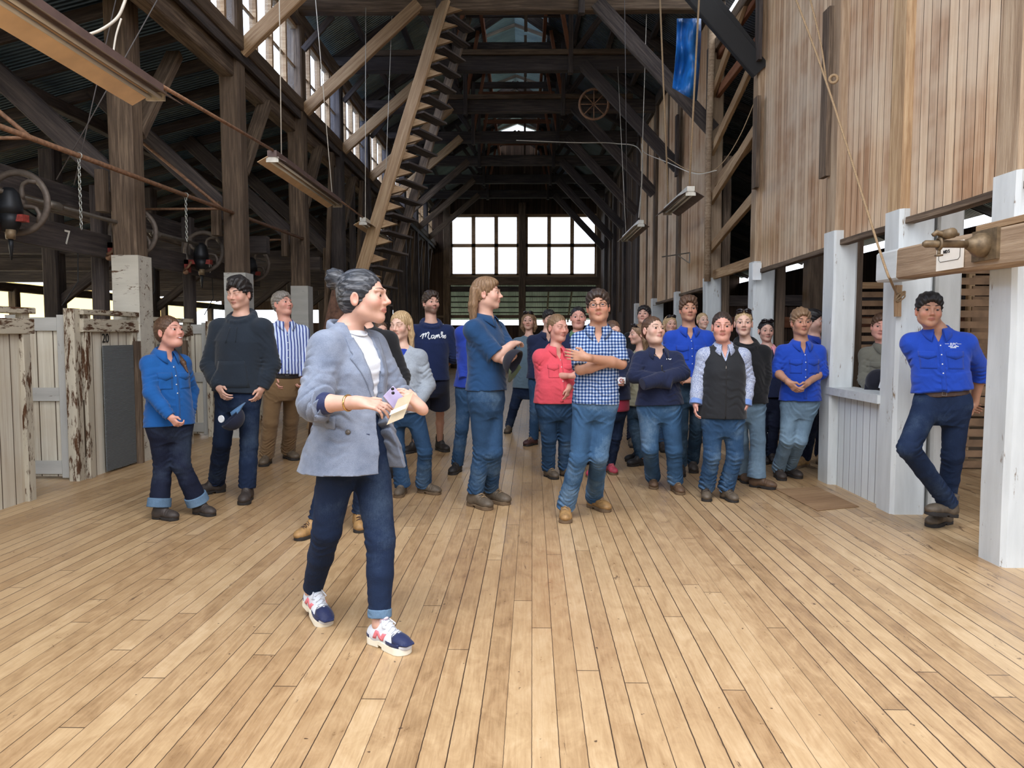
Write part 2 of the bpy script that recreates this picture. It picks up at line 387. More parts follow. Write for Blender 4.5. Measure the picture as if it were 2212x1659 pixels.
# ---- nave, left side
timber('wall_plate', (-3.98, 1, 4.98), (-3.9, YE, 4.98), .2, .28, 'timber', kind=ST)
timber('sill_beam', (-3.86, 1, 5.28), (-3.8, YE, 5.28), .26, .2, 'timber', kind=ST)
timber('sill_board', (-3.8, 1, 5.12), (-3.74, YE, 5.12), .05, .14, 'timber_dark', kind=ST)
timber('eaves_beam', (-3.86, 1, 6.72), (-3.82, YE, 6.72), .24, .26, 'timber', kind=ST)
XW = -3.86
ys = [1.6, 4.4]+[lp(k)[1] for k in range(1, 10)]+[YE]
wn_ = 0
for a, b_ in zip(ys[:-1], ys[1:]):
    wn_ += 1
    wo = empty('window_%d' % wn_, (XW, a, 5.38)); wo['kind'] = ST; wo['label'] = 'tall clerestory window of clear panes above the sill beam, bay %s' % ['one','two','three','four','five','six','seven','eight','nine','ten','eleven'][wn_-1]
    n = 4; st = (b_-a)/n
    m = MB()
    for k in range(n+1): m.box((XW-.05, a+st*k-.035, 5.38), (XW+.05, a+st*k+.035, 6.6))
    m.box((XW-.05, a, 5.38), (XW+.05, b_, 5.44)); m.box((XW-.05, a, 6.53), (XW+.05, b_, 6.6)); m.box((XW-.02, a, 5.9), (XW+.02, b_, 5.93))
    m.obj('window_frame', 'timber_light', wo)
    MB().box((XW-.004, a, 5.4), (XW+.004, b_, 6.56)).obj('pane', 'glass', wo)
for i in range(1, 10):
    x, yy = lp(i); dark = i > 3
    lab = {1: 'nearest tall brown timber post on the shearing side, foot painted white', 2: 'second tall brown timber post along the clerestory side', 3: 'third tall timber post with white painted foot behind the older man'}.get(i, 'tall dark timber post further down the clerestory side')
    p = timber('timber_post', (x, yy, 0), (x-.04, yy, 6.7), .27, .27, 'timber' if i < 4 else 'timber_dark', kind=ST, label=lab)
    if i in (1, 3, 2):
        m = MB(); e = .148
        m.box((x-e, yy-e, 0), (x+e, yy+e, 2.28 if i == 1 else 2.25)); o = m.obj('painted_foot', 'white_worn' if i == 1 else 'white_grey', None, origin=(x, yy, 0)); o['kind'] = ST; o['label'] = 'white painted casing round the foot of a timber post'
    # knee brace in the wall plane up to the plate
    timber('knee_brace', (x+.02, yy+.15, 3.65), (x+.02, yy+1.15, 4.88), .12, .18, 'timber', up=(1, 0, 0), kind=ST, label='short knee brace from post to wall plate', group='knee braces')
    # brace out into the aisle
    timber('aisle_brace', (x-.1, yy, 3.05), (x-1.9, yy-.02, 4.72), .14, .24, 'timber_dark', kind=ST, label='sloping brace from post up to the lean-to roof', group='aisle braces')
    timber('cleat', (x-.24, yy-.1, 2.75), (x-.24, yy-.1, 3.2), .1, .16, 'timber', kind=ST)
    if i > 3: timber('leaning_prop', (x-.25, yy-.5, 0.0), (x+.05, yy-.7, 5.0), .08, .12, 'timber', kind=ST, label='slim leaning prop beside the far posts', group='leaning props')
    if i > 4:
        timber('stud', (x-.02, yy-1.4, 0), (x-.02, yy-1.4, 5.0), .12, .14, 'timber_dark', kind=ST)
timber('timber_post', (-4.15, 4.9, 0), (-4.15, 4.9, 6.7), .3, .3, 'timber', kind=ST, label='tall timber post beyond the picture edge')
# ---- nave, right side posts
RP = [(3.02, 4.62, .24, .24, 'A'), (3.02, 5.98, .25, .25, 'B'), (2.98, 7.16, .2, .24, 'C'), (3.16, 10.05, .26, .24, 'D'), (3.2, 12.85, .24, .24, 'E')]
labs = {'A': 'white painted rough post with worn edges, nearest the camera', 'B': 'white painted post with a rope tied to its cleat', 'C': 'white painted post at the far end of the white half wall', 'D': 'white footed post with a white box fixed high on it', 'E': 'white footed post behind the tall youth in blue'}
for x, yy, w, h, nm in RP:
    p = timber('timber_post', (x, yy, 2.36), (x, yy, 7.0), w, h, 'pole' if nm != 'B' else 'timber_light', up=(0, 1, 0), kind=ST, label='brown upper length of post above the paint line, '+nm.replace('A', 'nearest').replace('B', 'roped').replace('C', 'half wall end').replace('D', 'boxed').replace('E', 'far'))
    timber('white_post', (x, yy, 0), (x, yy, 2.37), w+.02, h+.02, 'white', up=(0, 1, 0), jit=.007, kind=ST, label=labs[nm])
for k, yy in enumerate(FR[4:]):
    x = 3.26
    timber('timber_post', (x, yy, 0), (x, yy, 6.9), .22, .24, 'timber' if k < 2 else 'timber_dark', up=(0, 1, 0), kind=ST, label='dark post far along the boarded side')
    if k < 3: MB().box((x-.13, yy-.14, 0), (x+.13, yy+.14, 2.3)).obj('painted_foot', 'white', origin=(x, yy, 0), kind=ST, label='white painted foot of a far post')
    timber('stud', (x+.02, yy-1.4, 2.2), (x+.02, yy-1.4, 6.8), .14, .14, 'timber', up=(0, 1, 0), kind=ST)
# companion posts (dark, behind) and inner plank
timber('back_post', (3.28, 5.98, 0), (3.28, 5.98, 4.6), .2, .26, 'white_grey', up=(0, 1, 0), kind=ST, label='broad grey-white plank post behind the leaning man')
timber('back_post', (3.17, 7.3, .9), (3.17, 7.3, 4.6), .1, .2, 'timber', up=(0, 1, 0), kind=ST)
timber('back_post', (3.4, 10.1, 0), (3.4, 10.1, 4.4), .12, .2, 'timber', up=(0, 1, 0), kind=ST)
timber('back_post', (4.2, 11.0, 0), (4.2, 11.0, 4.4), .24, .22, 'timber', up=(0, 1, 0), kind=ST, label='rough brown post standing inside the side room')
timber('back_post', (3.42, 12.9, 0), (3.42, 12.9, 4.4), .14, .2, 'timber', up=(0, 1, 0), kind=ST)
# cover strips on posts
for x, y0, z0, z1 in ((2.86, 7.3, 2.9, 4.45), (3.0, 9.9, 4.9, 6.2), (3.0, 9.9, 3.3, 4.45), (3.05, 12.7, 4.9, 6.1), (3.08, 15.4, 4.6, 5.8)):
    timber('cover_strip', (x, y0-.02, z0), (x, y0-.02, z1), .05, .16, 'timber_dark' if z0 > 4.5 else 'timber', up=(0, 1, 0), kind=ST)
# boarded upper wall: panels between posts
def panel(y0, y1, x0, x1, z0, z1, mat='board_wall', lab=None):
    o = slab('wall_right', [(x0, y0, z0), (x1, y1, z0), (x1, y1, z1), (x0, y0, z1)], .05, mat, kind=ST)
    o['label'] = lab or 'weathered vertical board wall panel'
    timber('bottom_rail', (x0-.02, y0, z0-.02), (x1-.02, y1, z0-.02), .08, .05, 'timber', kind=ST)
panel(1.5, 4.52, 2.98, 2.98, 2.3, 7.2, lab='boarded wall panel beside the nearest post')
panel(4.74, 5.86, 2.98, 2.98, 2.3, 7.2, lab='weathered board panel between the two nearest white posts')
panel(6.1, 7.05, 2.98, 2.98, 2.28, 7.2, lab='narrow board panel above the white half wall')
panel(7.27, 9.95, 3.0, 3.13, 2.26, 6.0, lab='broad sunlit board panel past the half wall')
panel(13.0, 15.5, 3.22, 3.24, 2.25, 6.9, lab='board panel past the open framed bay')
panel(15.7, 18.3, 3.24, 3.26, 2.2, 6.9, lab='board panel further along the wall')
panel(18.5, 21.1, 3.26, 3.26, 2.0, 6.9, lab='far board panel of the wall')
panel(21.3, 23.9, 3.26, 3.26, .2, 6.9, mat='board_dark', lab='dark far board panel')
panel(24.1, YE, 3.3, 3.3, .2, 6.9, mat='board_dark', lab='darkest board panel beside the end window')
# open framed bay D-E : rails and diagonals
for (ya, za), (yb, zb) in [((10.1, 2.42), (12.8, 2.42)), ((10.1, 4.15), (12.8, 3.95)), ((10.1, 5.4), (12.8, 5.4)), ((10.1, 6.02), (12.8, 6.02))]:
    timber('rail', (3.18, ya, za), (3.22, yb, zb), .07, .15, 'timber_light' if za < 5 else 'timber_red', kind=ST)
for (ya, za), (yb, zb) in [((12.75, 2.85), (10.15, 3.3)), ((12.75, 3.65), (10.15, 4.2)), ((12.75, 4.45), (10.15, 5.2)), ((12.75, 5.4), (10.15, 6.4))]:
    timber('diagonal_brace', (3.14, ya, za), (3.12, yb, zb), .06, .15, 'timber_light', kind=ST, label='pale diagonal brace across the open framed bay', group='open bay braces')
MB().tube([(3.06, 12.6, 2.3), (3.04, 12.58, 4.4), (3.08, 12.6, 6.6)], .055, 10).obj('round_pole', 'pole', smooth=True, kind=ST, label='slender round pole at the open framed bay')
timber('top_plate', (3.2, 1, 6.98), (3.26, YE, 6.98), .2, .24, 'timber_dark', kind=ST)
timber('mid_rail', (3.08, 7.27, 6.05), (3.2, 12.9, 6.15), .16, .18, 'timber', kind=ST)
# half wall
hw = empty('wall_right_half', (2.95, 6.5, 0)); hw['kind'] = ST; hw['label'] = 'low white boarded half wall between white posts'
slab('boards', [(2.96, 6.1, 0), (2.96, 7.07, 0), (2.96, 7.07, .86), (2.96, 6.1, .86)], .04, 'board_white', hw)
MB().box((2.86, 6.08, .85), (3.12, 7.12, .92)).obj('sill', 'white', hw)
timber('corner_board', (2.93, 6.08, 0), (2.93, 6.08, .88), .06, .1, 'white', hw, up=(0, 1, 0))

# ---- roof over the nave
RZ, RIDX = 6.98, -.25
def zr(x): return RZ+(9.35-RZ)*(1-abs(x-RIDX)/3.6)
LX0, LX1 = -1.05, .62
slab('roof_main_left', [(-4.1, 2.6, RZ-.05), (-4.1, YE, RZ-.05), (LX0, YE, zr(LX0)), (LX0, 2.6, zr(LX0))], .03, 'iron_new', kind=ST)
slab('roof_main_right', [(LX1, 2.6, zr(LX1)), (LX1, 8.6, zr(LX1)), (3.5, 8.6, RZ-.05), (3.5, 2.6, RZ-.05)], .03, 'iron_dark', kind=ST)
slab('roof_main_right', [(LX1, 12.6, zr(LX1)), (LX1, YE, zr(LX1)), (3.5, YE, RZ-.05), (3.5, 12.6, RZ-.05)], .03, 'iron_dark', kind=ST)
slab('roof_main_right', [(LX1, 8.6, zr(LX1)), (LX1, 12.6, zr(LX1)), (2.1, 12.6, zr(2.1)), (2.1, 8.6, zr(2.1))], .03, 'iron_dark', kind=ST)
for a in (9.2, 10.5, 11.6, 12.2):
    timber('batten', (2.0, a, zr(2.0)-.03), (3.4, a, RZ), .1, .08, 'timber', kind=ST)
timber('batten', (2.6, 8.6, zr(2.6)-.03), (2.6, 12.6, zr(2.6)-.03), .1, .1, 'timber', kind=ST)
# lantern
slab('lantern_left', [(LX0, 2.6, zr(LX0)), (LX0, YE, zr(LX0)), (LX0, YE, zr(LX0)+.35), (LX0, 2.6, zr(LX0)+.35)], .04, 'timber_dark', kind=ST)
slab('lantern_right', [(LX1, 2.6, zr(LX1)), (LX1, YE, zr(LX1)), (LX1, YE, zr(LX1)+.35), (LX1, 2.6, zr(LX1)+.35)], .04, 'timber_dark', kind=ST)
slab('lantern_roof', [(-1.7, 2.6, 9.75), (-1.7, YE, 9.75), (RIDX, YE, 10.3), (RIDX, 2.6, 10.3)], .03, 'iron_new', kind=ST)
slab('lantern_roof', [(RIDX, 2.6, 10.3), (RIDX, YE, 10.3), (1.3, YE, 9.75), (1.3, 2.6, 9.75)], .03, 'iron_new', kind=ST)
for yy in FR[2:]:
    y2 = yy
    # principal rafters
    timber('principal_rafter', (-3.85, yy, 6.95), (RIDX, yy, 9.25), .12, .22, 'timber_dark', kind=ST)
    timber('principal_rafter', (3.2, yy, 6.95), (RIDX, yy, 9.25), .12, .22, 'timber_dark', kind=ST)
    far = yy > 20
    tm = 'timber_dark'
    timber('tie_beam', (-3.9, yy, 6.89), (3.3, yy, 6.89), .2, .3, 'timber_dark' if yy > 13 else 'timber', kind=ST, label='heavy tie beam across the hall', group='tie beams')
    if not far:
        timber('king_plate', (-3.0, yy-.14, 7.08), (2.6, yy-.14, 7.08), .08, .1, 'timber', kind=ST)
    for xq in (-1.38, .95):
        timber('queen_post', (xq, yy-.12, 6.66), (xq, yy-.12, 8.35), .1, .13, 'timber_dark', up=(0, 1, 0), kind=ST)
        s = -1 if xq < 0 else 1
        timber('strut', (xq+s*.1, yy-.05, 7.1), (xq+s*.75, yy-.05, 8.0), .08, .12, 'timber_dark', kind=ST)
        timber('strut', (xq, yy-.1, 6.95), (xq-s*.3, yy-.1, 8.6), .08, .16, 'timber_red', kind=ST)
    timber('collar_beam', (-1.7, yy, 8.3), (1.3, yy, 8.3), .1, .16, 'timber_dark', kind=ST)
    timber('collar_beam', (-1.3, yy+.9, 8.35), (.9, yy+.9, 8.35), .08, .12, 'timber_red', kind=ST)
    timber('collar_beam', (-1.3, yy+1.8, 8.62), (.9, yy+1.8, 8.62), .08, .12, 'timber_dark', kind=ST)
    timber('short_post', (RIDX+.3, yy+.9, 7.9), (RIDX+.3, yy+.9, 8.9), .07, .07, 'timber', up=(0, 1, 0), kind=ST)
    # big sloping braces of the frame
    li = FR.index(yy); lx, ly = lp(li)
    timber('long_brace', (lx+.12, ly-.06, 5.2), (-1.72, yy-.08, 6.86), .1, .2, 'timber_light' if li < 7 else 'timber', kind=ST, label='long pale brace rising from a clerestory post to its tie beam', group='clerestory side long braces')
    timber('long_brace', (xR(yy)-.1, yy-.06, 4.8), (1.2, yy-.08, 6.86), .1, .24, 'timber_dark' if li != 2 else 'black', kind=ST, label='long dark brace falling from a tie beam to the boarded side', group='boarded side long braces')
    timber('wind_brace', (-3.7, yy+.1, 6.2), (-3.2, yy+.1, 6.75), .06, .1, 'timber_dark', kind=ST)
for x in (-3.2, -2.5, -1.8, 1.2, 1.9, 2.6):
    timber('roof_purlin', (x, 0, zr(x)-.08), (x, YE if x < 1.5 else YE, zr(x)-.08), .1, .1, 'timber_dark', kind=ST)
for x in (-.95, .5): timber('lantern_sill', (x, 0, 8.66), (x, YE, 8.66), .08, .2, 'timber_red', kind=ST)
yy = 8.0
while yy < YE:
    timber('lantern_rafter', (-1.65, yy, 9.72), (RIDX, yy, 10.25), .05, .1, 'timber', kind=ST)
    timber('lantern_rafter', (1.25, yy, 9.72), (RIDX, yy, 10.25), .05, .1, 'timber', kind=ST); yy += 1.4
# frame nearest the camera at y=7.2 (above the picture), brace D
timber('long_brace', (3.02, 10.0, 4.9), (1.6, 9.95, 6.6), .12, .26, 'black', kind=ST, label='black painted brace high beside the open framed bay')

# ---- end wall
we = empty('window_12', (0, YE, 4)); we['kind'] = ST; we['label'] = 'big grid window filling the far end wall'
WX0, WX1, WZ0, WZ1 = -3.1, 3.12, 3.97, 6.5
m = MB(); ncol = [WX0, WX0+.94, WX0+1.88, WX0+2.86, .18, 1.12, 2.08, WX1]
for k, x in enumerate([WX0, WX0+.98, WX0+1.95, -.2, .12, 1.1, 2.08, WX1]):
    m.box((x-.08, YE-.06, WZ0), (x+.08, YE+.06, WZ1))
for z in (WZ0, (WZ0+WZ1)/2, WZ1): m.box((WX0, YE-.06, z-.07), (WX1, YE+.06, z+.07))
m.obj('window_frame', 'timber_light', we)
MB().box((WX0, YE-.005, WZ0), (WX1, YE+.005, WZ1)).obj('pane', 'glass', we)
timber('end_post', (-.04, YE-.12, 0), (-.04, YE-.12, 7), .3, .26, 'timber', up=(0, 1, 0), kind=ST)
for x in (-3.25, 3.25): timber('end_post', (x, YE-.1, 0), (x, YE-.1, 7), .3, .26, 'timber', up=(0, 1, 0), kind=ST)
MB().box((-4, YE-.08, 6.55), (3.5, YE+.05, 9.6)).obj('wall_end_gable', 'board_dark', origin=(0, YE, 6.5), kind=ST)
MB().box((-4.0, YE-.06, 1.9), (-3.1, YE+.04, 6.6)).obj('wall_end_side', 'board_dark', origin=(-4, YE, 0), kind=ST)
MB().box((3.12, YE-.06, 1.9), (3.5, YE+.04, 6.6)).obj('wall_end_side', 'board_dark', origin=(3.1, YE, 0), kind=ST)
timber('end_beam', (-3.2, YE-.14, 3.72), (3.2, YE-.14, 3.72), .2, .34, 'timber', kind=ST)
timber('end_beam', (-3.2, YE-.1, 3.38), (3.2, YE-.1, 3.38), .16, .22, 'timber_dark', kind=ST)
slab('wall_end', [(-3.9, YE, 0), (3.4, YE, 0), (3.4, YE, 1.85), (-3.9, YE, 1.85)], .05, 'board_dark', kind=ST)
timber('end_beam', (-4, YE-.05, 2.22), (3.4, YE-.05, 2.22), .12, .12, 'timber', kind=ST)
for x in (-2.35, 1.4): timber('brace', (x, YE, 1.85), (x+.45, YE, 2.2), .06, .08, 'timber_dark', kind=ST)
slab('awning_end', [(-6, YE+3.2, 2.15), (6, YE+3.2, 2.15), (6, YE+.1, 3.72), (-6, YE+.1, 3.72)], .02, 'iron_x', kind=ST)
for k in range(6): timber('awning_batten', (-5, YE+.35+k*.5, 3.33-k*.218), (5, YE+.35+k*.5, 3.33-k*.218), .06, .05, 'timber_dark', kind=ST)
for x in (-1.5, 1.1, 2.1): timber('awning_rafter', (x, YE+.1, 3.4), (x, YE+3.2, 2.06), .07, .1, 'timber', kind=ST)
slab('wall_right_end', [(3.3, YE-.02, 0), (9.2, YE-.02, 0), (9.2, YE-.02, 5), (3.3, YE-.02, 5)], .05, 'board_dark', kind=ST)
slab('wall_back_light_block', [(-13, -2.9, 0), (9.2, -2.9, 0), (9.2, -2.9, 3.0), (-13, -2.9, 3.0)], .1, 'board_dark', kind=ST)  # unseen wall, added to block low light from behind the camera
# ---- side room on the right
slab('roof_right', [(3.36, 2.6, 6.35), (3.36, YE, 6.35), (9.3, YE, 3.85), (9.3, 2.6, 3.85)], .03, 'iron_dark', kind=ST)
slab('wall_side_room', [(9.2, -1, 0), (9.2, YE, 0), (9.2, YE, 3.62), (9.2, -1, 3.62)], .06, 'board_dark', kind=ST)
for yy in range(3, 32, 2): timber('side_rafter', (3.4, yy, 6.2), (9.2, yy, 3.78), .07, .14, 'timber_dark', kind=ST)
slab('partition_wall', [(3.6, 14.2, 0), (9.2, 14.2, 0), (9.2, 14.2, 2.1), (3.6, 14.2, 2.1)], .05, 'board_dark', kind=ST)
for k, z in enumerate((.3, .75, 1.2, 1.65, 2.05)): timber('partition_rail', (3.6, 14.12, z), (9.2, 14.12, z), .04, .2, 'timber_red' if k % 2 else 'timber_dark', kind=ST)
for k, x in enumerate((4.6, 5.9, 7.4)): timber('partition_post', (x, 14.05, 0), (x, 14.05, 3.6), .14, .14, 'timber_dark', up=(0, 1, 0), kind=ST)
def slat_pen(x0, x1, yy, z0, z1, n, lab):
    e = empty('slatted_pen', ((x0+x1)/2, yy, 0), lab, 'slatted pen')
    for x in (x0, x1): timber('stile', (x, yy, 0), (x, yy, z1+.06), .07, .07, 'timber_light', e, up=(0, 1, 0))
    m = MB(); st = (z1-z0)/n
    for k in range(n): m.box((x0, yy-.05, z0+k*st), (x1, yy-.028, z0+k*st+st*.62))
    o = m.obj('slats', 'timber_slat', e); MB().box((x0, yy-.04, z1), (x1, yy+.04, z1+.07)).obj('top_rail', 'timber_light', e)
    return e
MATS['timber_slat'] = m_simple('brown_slats', srgb(138, 110, 84), .85, 0, .3, 5)
slat_pen(3.72, 4.3, 8.6, .05, 1.93, 19, 'brown slatted pen panel seen through the half wall opening')
slat_pen(4.15, 4.95, 7.9, .02, 2.15, 19, 'tall slatted pen behind the leaning man')
slat_pen(5.05, 6.2, 8.6, .02, 2.35, 20, 'tall slatted pen near the closest white post')
slat_pen(6.4, 8.6, 7.0, .02, 2.3, 20, 'slatted pen deepest in the side room')
# ================================================================== FITTINGS
def text_obj(txt, name, size, pos, right, up, mat, parent=None, depth=.002, shear=0.0, conv=True, **k):
    cu = bpy.data.curves.new(name, 'FONT'); cu.body = txt; cu.size = size; cu.extrude = depth; cu.align_x = 'CENTER'; cu.align_y = 'CENTER'; cu.shear = shear
    t = bpy.data.objects.new('t', cu); C.objects.link(t)
    me = bpy.data.meshes.new_from_object(t); bpy.data.objects.remove(t); me.materials.clear(); me.materials.append(MATS[mat])
    o = bpy.data.objects.new(name, me); C.objects.link(o); r = Vector(right).normalized(); u = Vector(up).normalized()
    m = Matrix((r, u, r.cross(u))).transposed().to_4x4(); m.translation = Vector(pos)-(abs_loc(parent) if parent else Vector((0, 0, 0)))
    if parent: o.parent = parent
    o.matrix_local = m; tag(o, **k); return o
# ---- shearing pens along the left
def pen_wall(lab, x, y0, y1, zt, mat='white_bad', number=None, mesh=None, inner=True):
    e = empty('pen_wall', (x, (y0+y1)/2, 0), lab, 'pen wall')
    slab('boarding', [(x-.02, y0, 0), (x-.02, y1, 0), (x-.02, y1, zt-.1), (x-.02, y0, zt-.1)], .035, 'board_white_worn', e)
    for yy in (y0+.05, y1-.05): timber('stile', (x, yy, 0), (x, yy, zt-.02), .1, .06, mat, e, up=(1, 0, 0), jit=.005)
    timber('top_rail', (x+.01, y0-.04, zt-.16), (x+.01, y1+.04, zt-.16), .06, .13, mat, e)
    timber('cap_board', (x-.03, y0-.05, zt-.03), (x-.03, y1+.05, zt-.03), .16, .05, mat, e)
    if number: text_obj(number, 'number', .13, (x+.006, (y0+y1)/2-.1, 1.37), (0, 1, 0), (0, 0, 1), 'black', e)
    if mesh:
        a, b = mesh
        slab('wire_mesh_panel', [(x+.035, a, .02), (x+.035, b, .02), (x+.035, b, 1.3), (x+.035, a, 1.3)], .012, 'mesh_grey', e)
        timber('chute_post', (x+.045, b+.05, 0), (x+.045, b+.05, 1.34), .06, .09, 'timber', e, up=(1, 0, 0))
    return e
pen_wall('cream peeling pen wall at the picture edge, closest to the camera', -4.2, 4.7, 6.3, 1.64)
pen_wall('peeling pen wall numbered 20 with a grey mesh chute panel', -4.27, 7.22, 8.2, 1.66, number='20', mesh=(7.5, 8.08))
pen_wall('peeling pen wall just past the white footed post', -4.3, 8.6, 9.6, 1.62, number='21', mesh=(8.7, 9.3))
pen_wall('peeling pen wall behind the youth in the dark hoodie', -4.35, 11.2, 12.4, 1.6)
pen_wall('furthest cream pen wall, behind the older man', -4.4, 13.9, 15.2, 1.6)
def pen_gate(lab, x0, x1, y, zt):
    e = empty('pen_gate', ((x0+x1)/2, y, 0), lab, 'gate')
    slab('boards', [(x0, y, .03), (x1, y, .03), (x1, y, zt-.04), (x0, y, zt-.04)], .03, 'board_white_worn', e)
    for xx in (x0+.05, x1-.05): timber('stile', (xx, y-.03, .02), (xx, y-.03, zt), .1, .03, 'white_grey', e, up=(0, 1, 0), jit=.001)
    for z in (.12, zt*.52, zt-.09): timber('rail', (x0+.1, y-.03, z), (x1-.1, y-.03, z), .03, .13, 'white_grey', e, jit=.001)
    return e
pen_gate('grey-white framed gate set back between the first two pen walls', -4.98, -4.38, 7.2, 1.6)
pen_gate('pale pen gate between the woman in blue and the dark hoodie', -4.95, -4.36, 10.4, 1.58)
timber('gate_post', (-4.32, 7.14, 0), (-4.32, 7.14, 1.66), .1, .12, 'white_bad', up=(0, 1, 0), kind=ST, label='peeling white gate post')
timber('gate_post', (-4.32, 10.3, 0), (-4.32, 10.3, 1.6), .08, .1, 'white_bad', up=(0, 1, 0), kind=ST)
pen_wall('low pale wall at the back of the pens', -6.9, 6.0, 10.5, 1.5)
MATS['bark'] = m_simple('rough_bark', srgb(98, 70, 56), .95, 0, .45, 14)
tr_ = MB(); tr_.tube([(-2.62, 9.6, 0), (-2.56, 9.62, .6), (-2.45, 9.65, 1.4), (-2.3, 9.68, 2.2)], [.17, .16, .14, .11], 14)
tag(tr_.obj('bark_post', 'bark', smooth=True, origin=(-2.62, 9.6, 0)), 'rough red-brown leaning trunk behind the speaker\'s hair bun', 'trunk')
# ---- overhead gear board, shafts and stands
bd = empty('gear_board', (-4.72, 8.5, 2.4), 'long dark board carrying white stand numbers above the pens', 'board')
timber('board', (-4.72, 4.0, 2.40), (-4.72, 13.4, 2.40), .06, .27, 'timber_dark', bd)
for t, yy in (('7', 7.72), ('8', 9.32), ('9', 11.25), ('6', 5.9)):
    text_obj(t, 'number', .21, (-4.685, yy, 2.40), (0, 1, 0), (0, 0, 1), 'number_white', bd)
timber('belt_board', (-5.25, 4.0, 3.0), (-5.25, 13.5, 3.0), .05, .24, 'timber_dark', kind=ST, label='upper dark board above the shaft')
timber('belt_board', (-5.15, 4.0, 2.8), (-5.15, 13.5, 2.8), .05, .11, 'timber', kind=ST, label='brown batten under the upper board')
for yy in (8.6, 10.9, 13.2): timber('hanger', (-4.85, yy, 0 if yy > 8 else 2), (-4.85, yy, 3.1), .14, .14, 'timber_dark', up=(0, 1, 0), kind=ST)
sh = MB(); sh.tube([(-4.45, 4.5, 2.62), (-4.45, 13.2, 2.66)], .022, 10)
sh_o = sh.obj('line_shaft', 'steel', smooth=True, origin=(-4.45, 8, 2.6)); tag(sh_o, 'long steel drive shaft running through the spoked wheels', 'shaft')
for yy in (7.15, 9.1): MB().tube([(-4.45, yy-.1, 2.63), (-4.45, yy-.05, 2.63), (-4.45, yy+.05, 2.63), (-4.45, yy+.1, 2.63)], [.03, .045, .045, .03], 10).obj('coupling', 'steel', sh_o, smooth=True)
def stand(y, lab):
    e = empty('shearing_stand', (-4.45, y, 2.55), lab, 'machine', 'shearing stands on the gear board'); x = -4.45; z = 2.57
    MB().ring((x, y+.08, z), (0, 1, 0), .262, .030, 44, 8, .8).obj('wheel_rim', 'iron_wheel', e, smooth=True)
    m = MB()
    for k in range(4):
        a = math.pi/4+k*math.pi/2; pts = []
        for s in range(6): r = .04+.215*s/5; b = a+.5*math.sin(s/5*math.pi); pts.append((x+r*math.cos(b), y+.08, z+r*math.sin(b)))
        m.tube(pts, [.026, .022, .018, .018, .02, .026], 8)
    m.disc((x, y+.08, z), (0, 1, 0), .055, .09); m.obj('spokes', 'iron_wheel', e, smooth=True)
    m = MB(); m.box((x-.2, y-.1, z-.19), (x+.16, y-.02, z-.13)); m.box((x-.2, y-.1, z-.3), (x-.14, y-.02, z-.13)); m.obj('red_bracket', 'red_paint', e)
    m = MB(); m.tube([(x+.02, y-.06, z+.1), (x+.02, y-.06, z+.06), (x+.02, y-.06, z-.06), (x+.02, y-.06, z-.13)], [.04, .075, .1, .1], 14)
    m.tube([(x+.02, y-.06, z-.13), (x+.02, y-.06, z-.2), (x+.0, y-.06, z-.28)], [.1, .08, .06], 14); m.obj('housing', 'black_iron', e, smooth=True)
    MB().tube([(x+.03, y-.08, z-.26), (x+.03, y-.08, z-.34)], [.045, .036], 12).obj('collar', 'brass', e, smooth=True)
    MB().tube([(x+.03, y-.08, z-.34), (x+.03, y-.08, z-.4), (x+.03, y-.08, z-.52)], [.022, .02, .006], 10).obj('hanging_spindle', 'black_iron', e, smooth=True)
    m = MB(); m.tube([(x-.1, y-.1, z-.16), (x-.13, y-.14, z-.24), (x-.18, y-.14, z-.27)], [.02, .016, .02], 8); m.disc((x-.17, y-.12, z-.3), (0, 1, 0), .035, .04, 16); m.obj('lever', 'rust', e, smooth=True)
for y, l in ((6.55, 'spoked wheel and black housing at the picture edge, nearest of the shearing stands'), (8.5, 'spoked wheel stand with red bracket above the mesh chute panel'), (10.4, 'spoked wheel stand between the numbers 8 and 9'), (12.3, 'furthest spoked wheel stand, above the dark haired youth')): stand(y, l)
for yy in (7.75, 9.35, 11.1):
    MB().tube([(-4.6, yy, 2.25), (-4.55, yy-.1, 1.95), (-4.6, yy-.3, 1.7)], .006, 6).obj('pull_cord', 'black', origin=(-4.6, yy, 2.25), label='thin dark cord hanging from the gear board', cat='cord', group='hanging pull cords', smooth=True)
# ---- pipe rail with brackets and chains
rail = empty('pipe_rail', (-3.9, 9, 3.05), 'long rusty pipe rail sloping past the posts with triangular brackets', 'pipe')
P = lambda y: (-3.75-.39*(13-y)/7.06, y, 3.05)
MB().tube([P(4.2), P(13.0)], .024, 10).obj('pipe', 'rust', rail, smooth=True)
for yy in (6.33, 9.85, 13.0):
    a = Vector(P(yy)); MB().tube([a, a+Vector((-1.15, 0, 0))], .016, 8).obj('bracket_tube', 'rust', rail, smooth=True)
    MB().tube([a, a+Vector((-1.15, .05, .95))], .02, 8).obj('bracket_tube', 'rust', rail, smooth=True)
for yy, L, lab in ((6.95, .64, 'galvanised chain hanging from the pipe rail, longer and nearer one'), (8.9, .52, 'galvanised chain hanging from the pipe rail, shorter and further one')):
    a = Vector(P(yy)); m = MB(); n = int(L/.032)
    m.ring(a, (0, 1, 0), .03, .005, 14, 6)
    for k in range(n):
        c = a+Vector((0, 0, -.045-k*.032)); ax = (1, 0, 0) if k % 2 else (0, 1, 0)
        pts = []
        for j in range(12):
            t = 2*math.pi*j/12; o = Vector((0, 1, 0)) if k % 2 else Vector((1, 0, 0))
            pts.append(c+o*.0115*math.cos(t)+Vector((0, 0, 1))*.021*math.sin(t))
        m.tube(pts, .0042, 6, True)
    m.obj('hanging_chain', 'chain', smooth=True, label=lab, cat='chain')
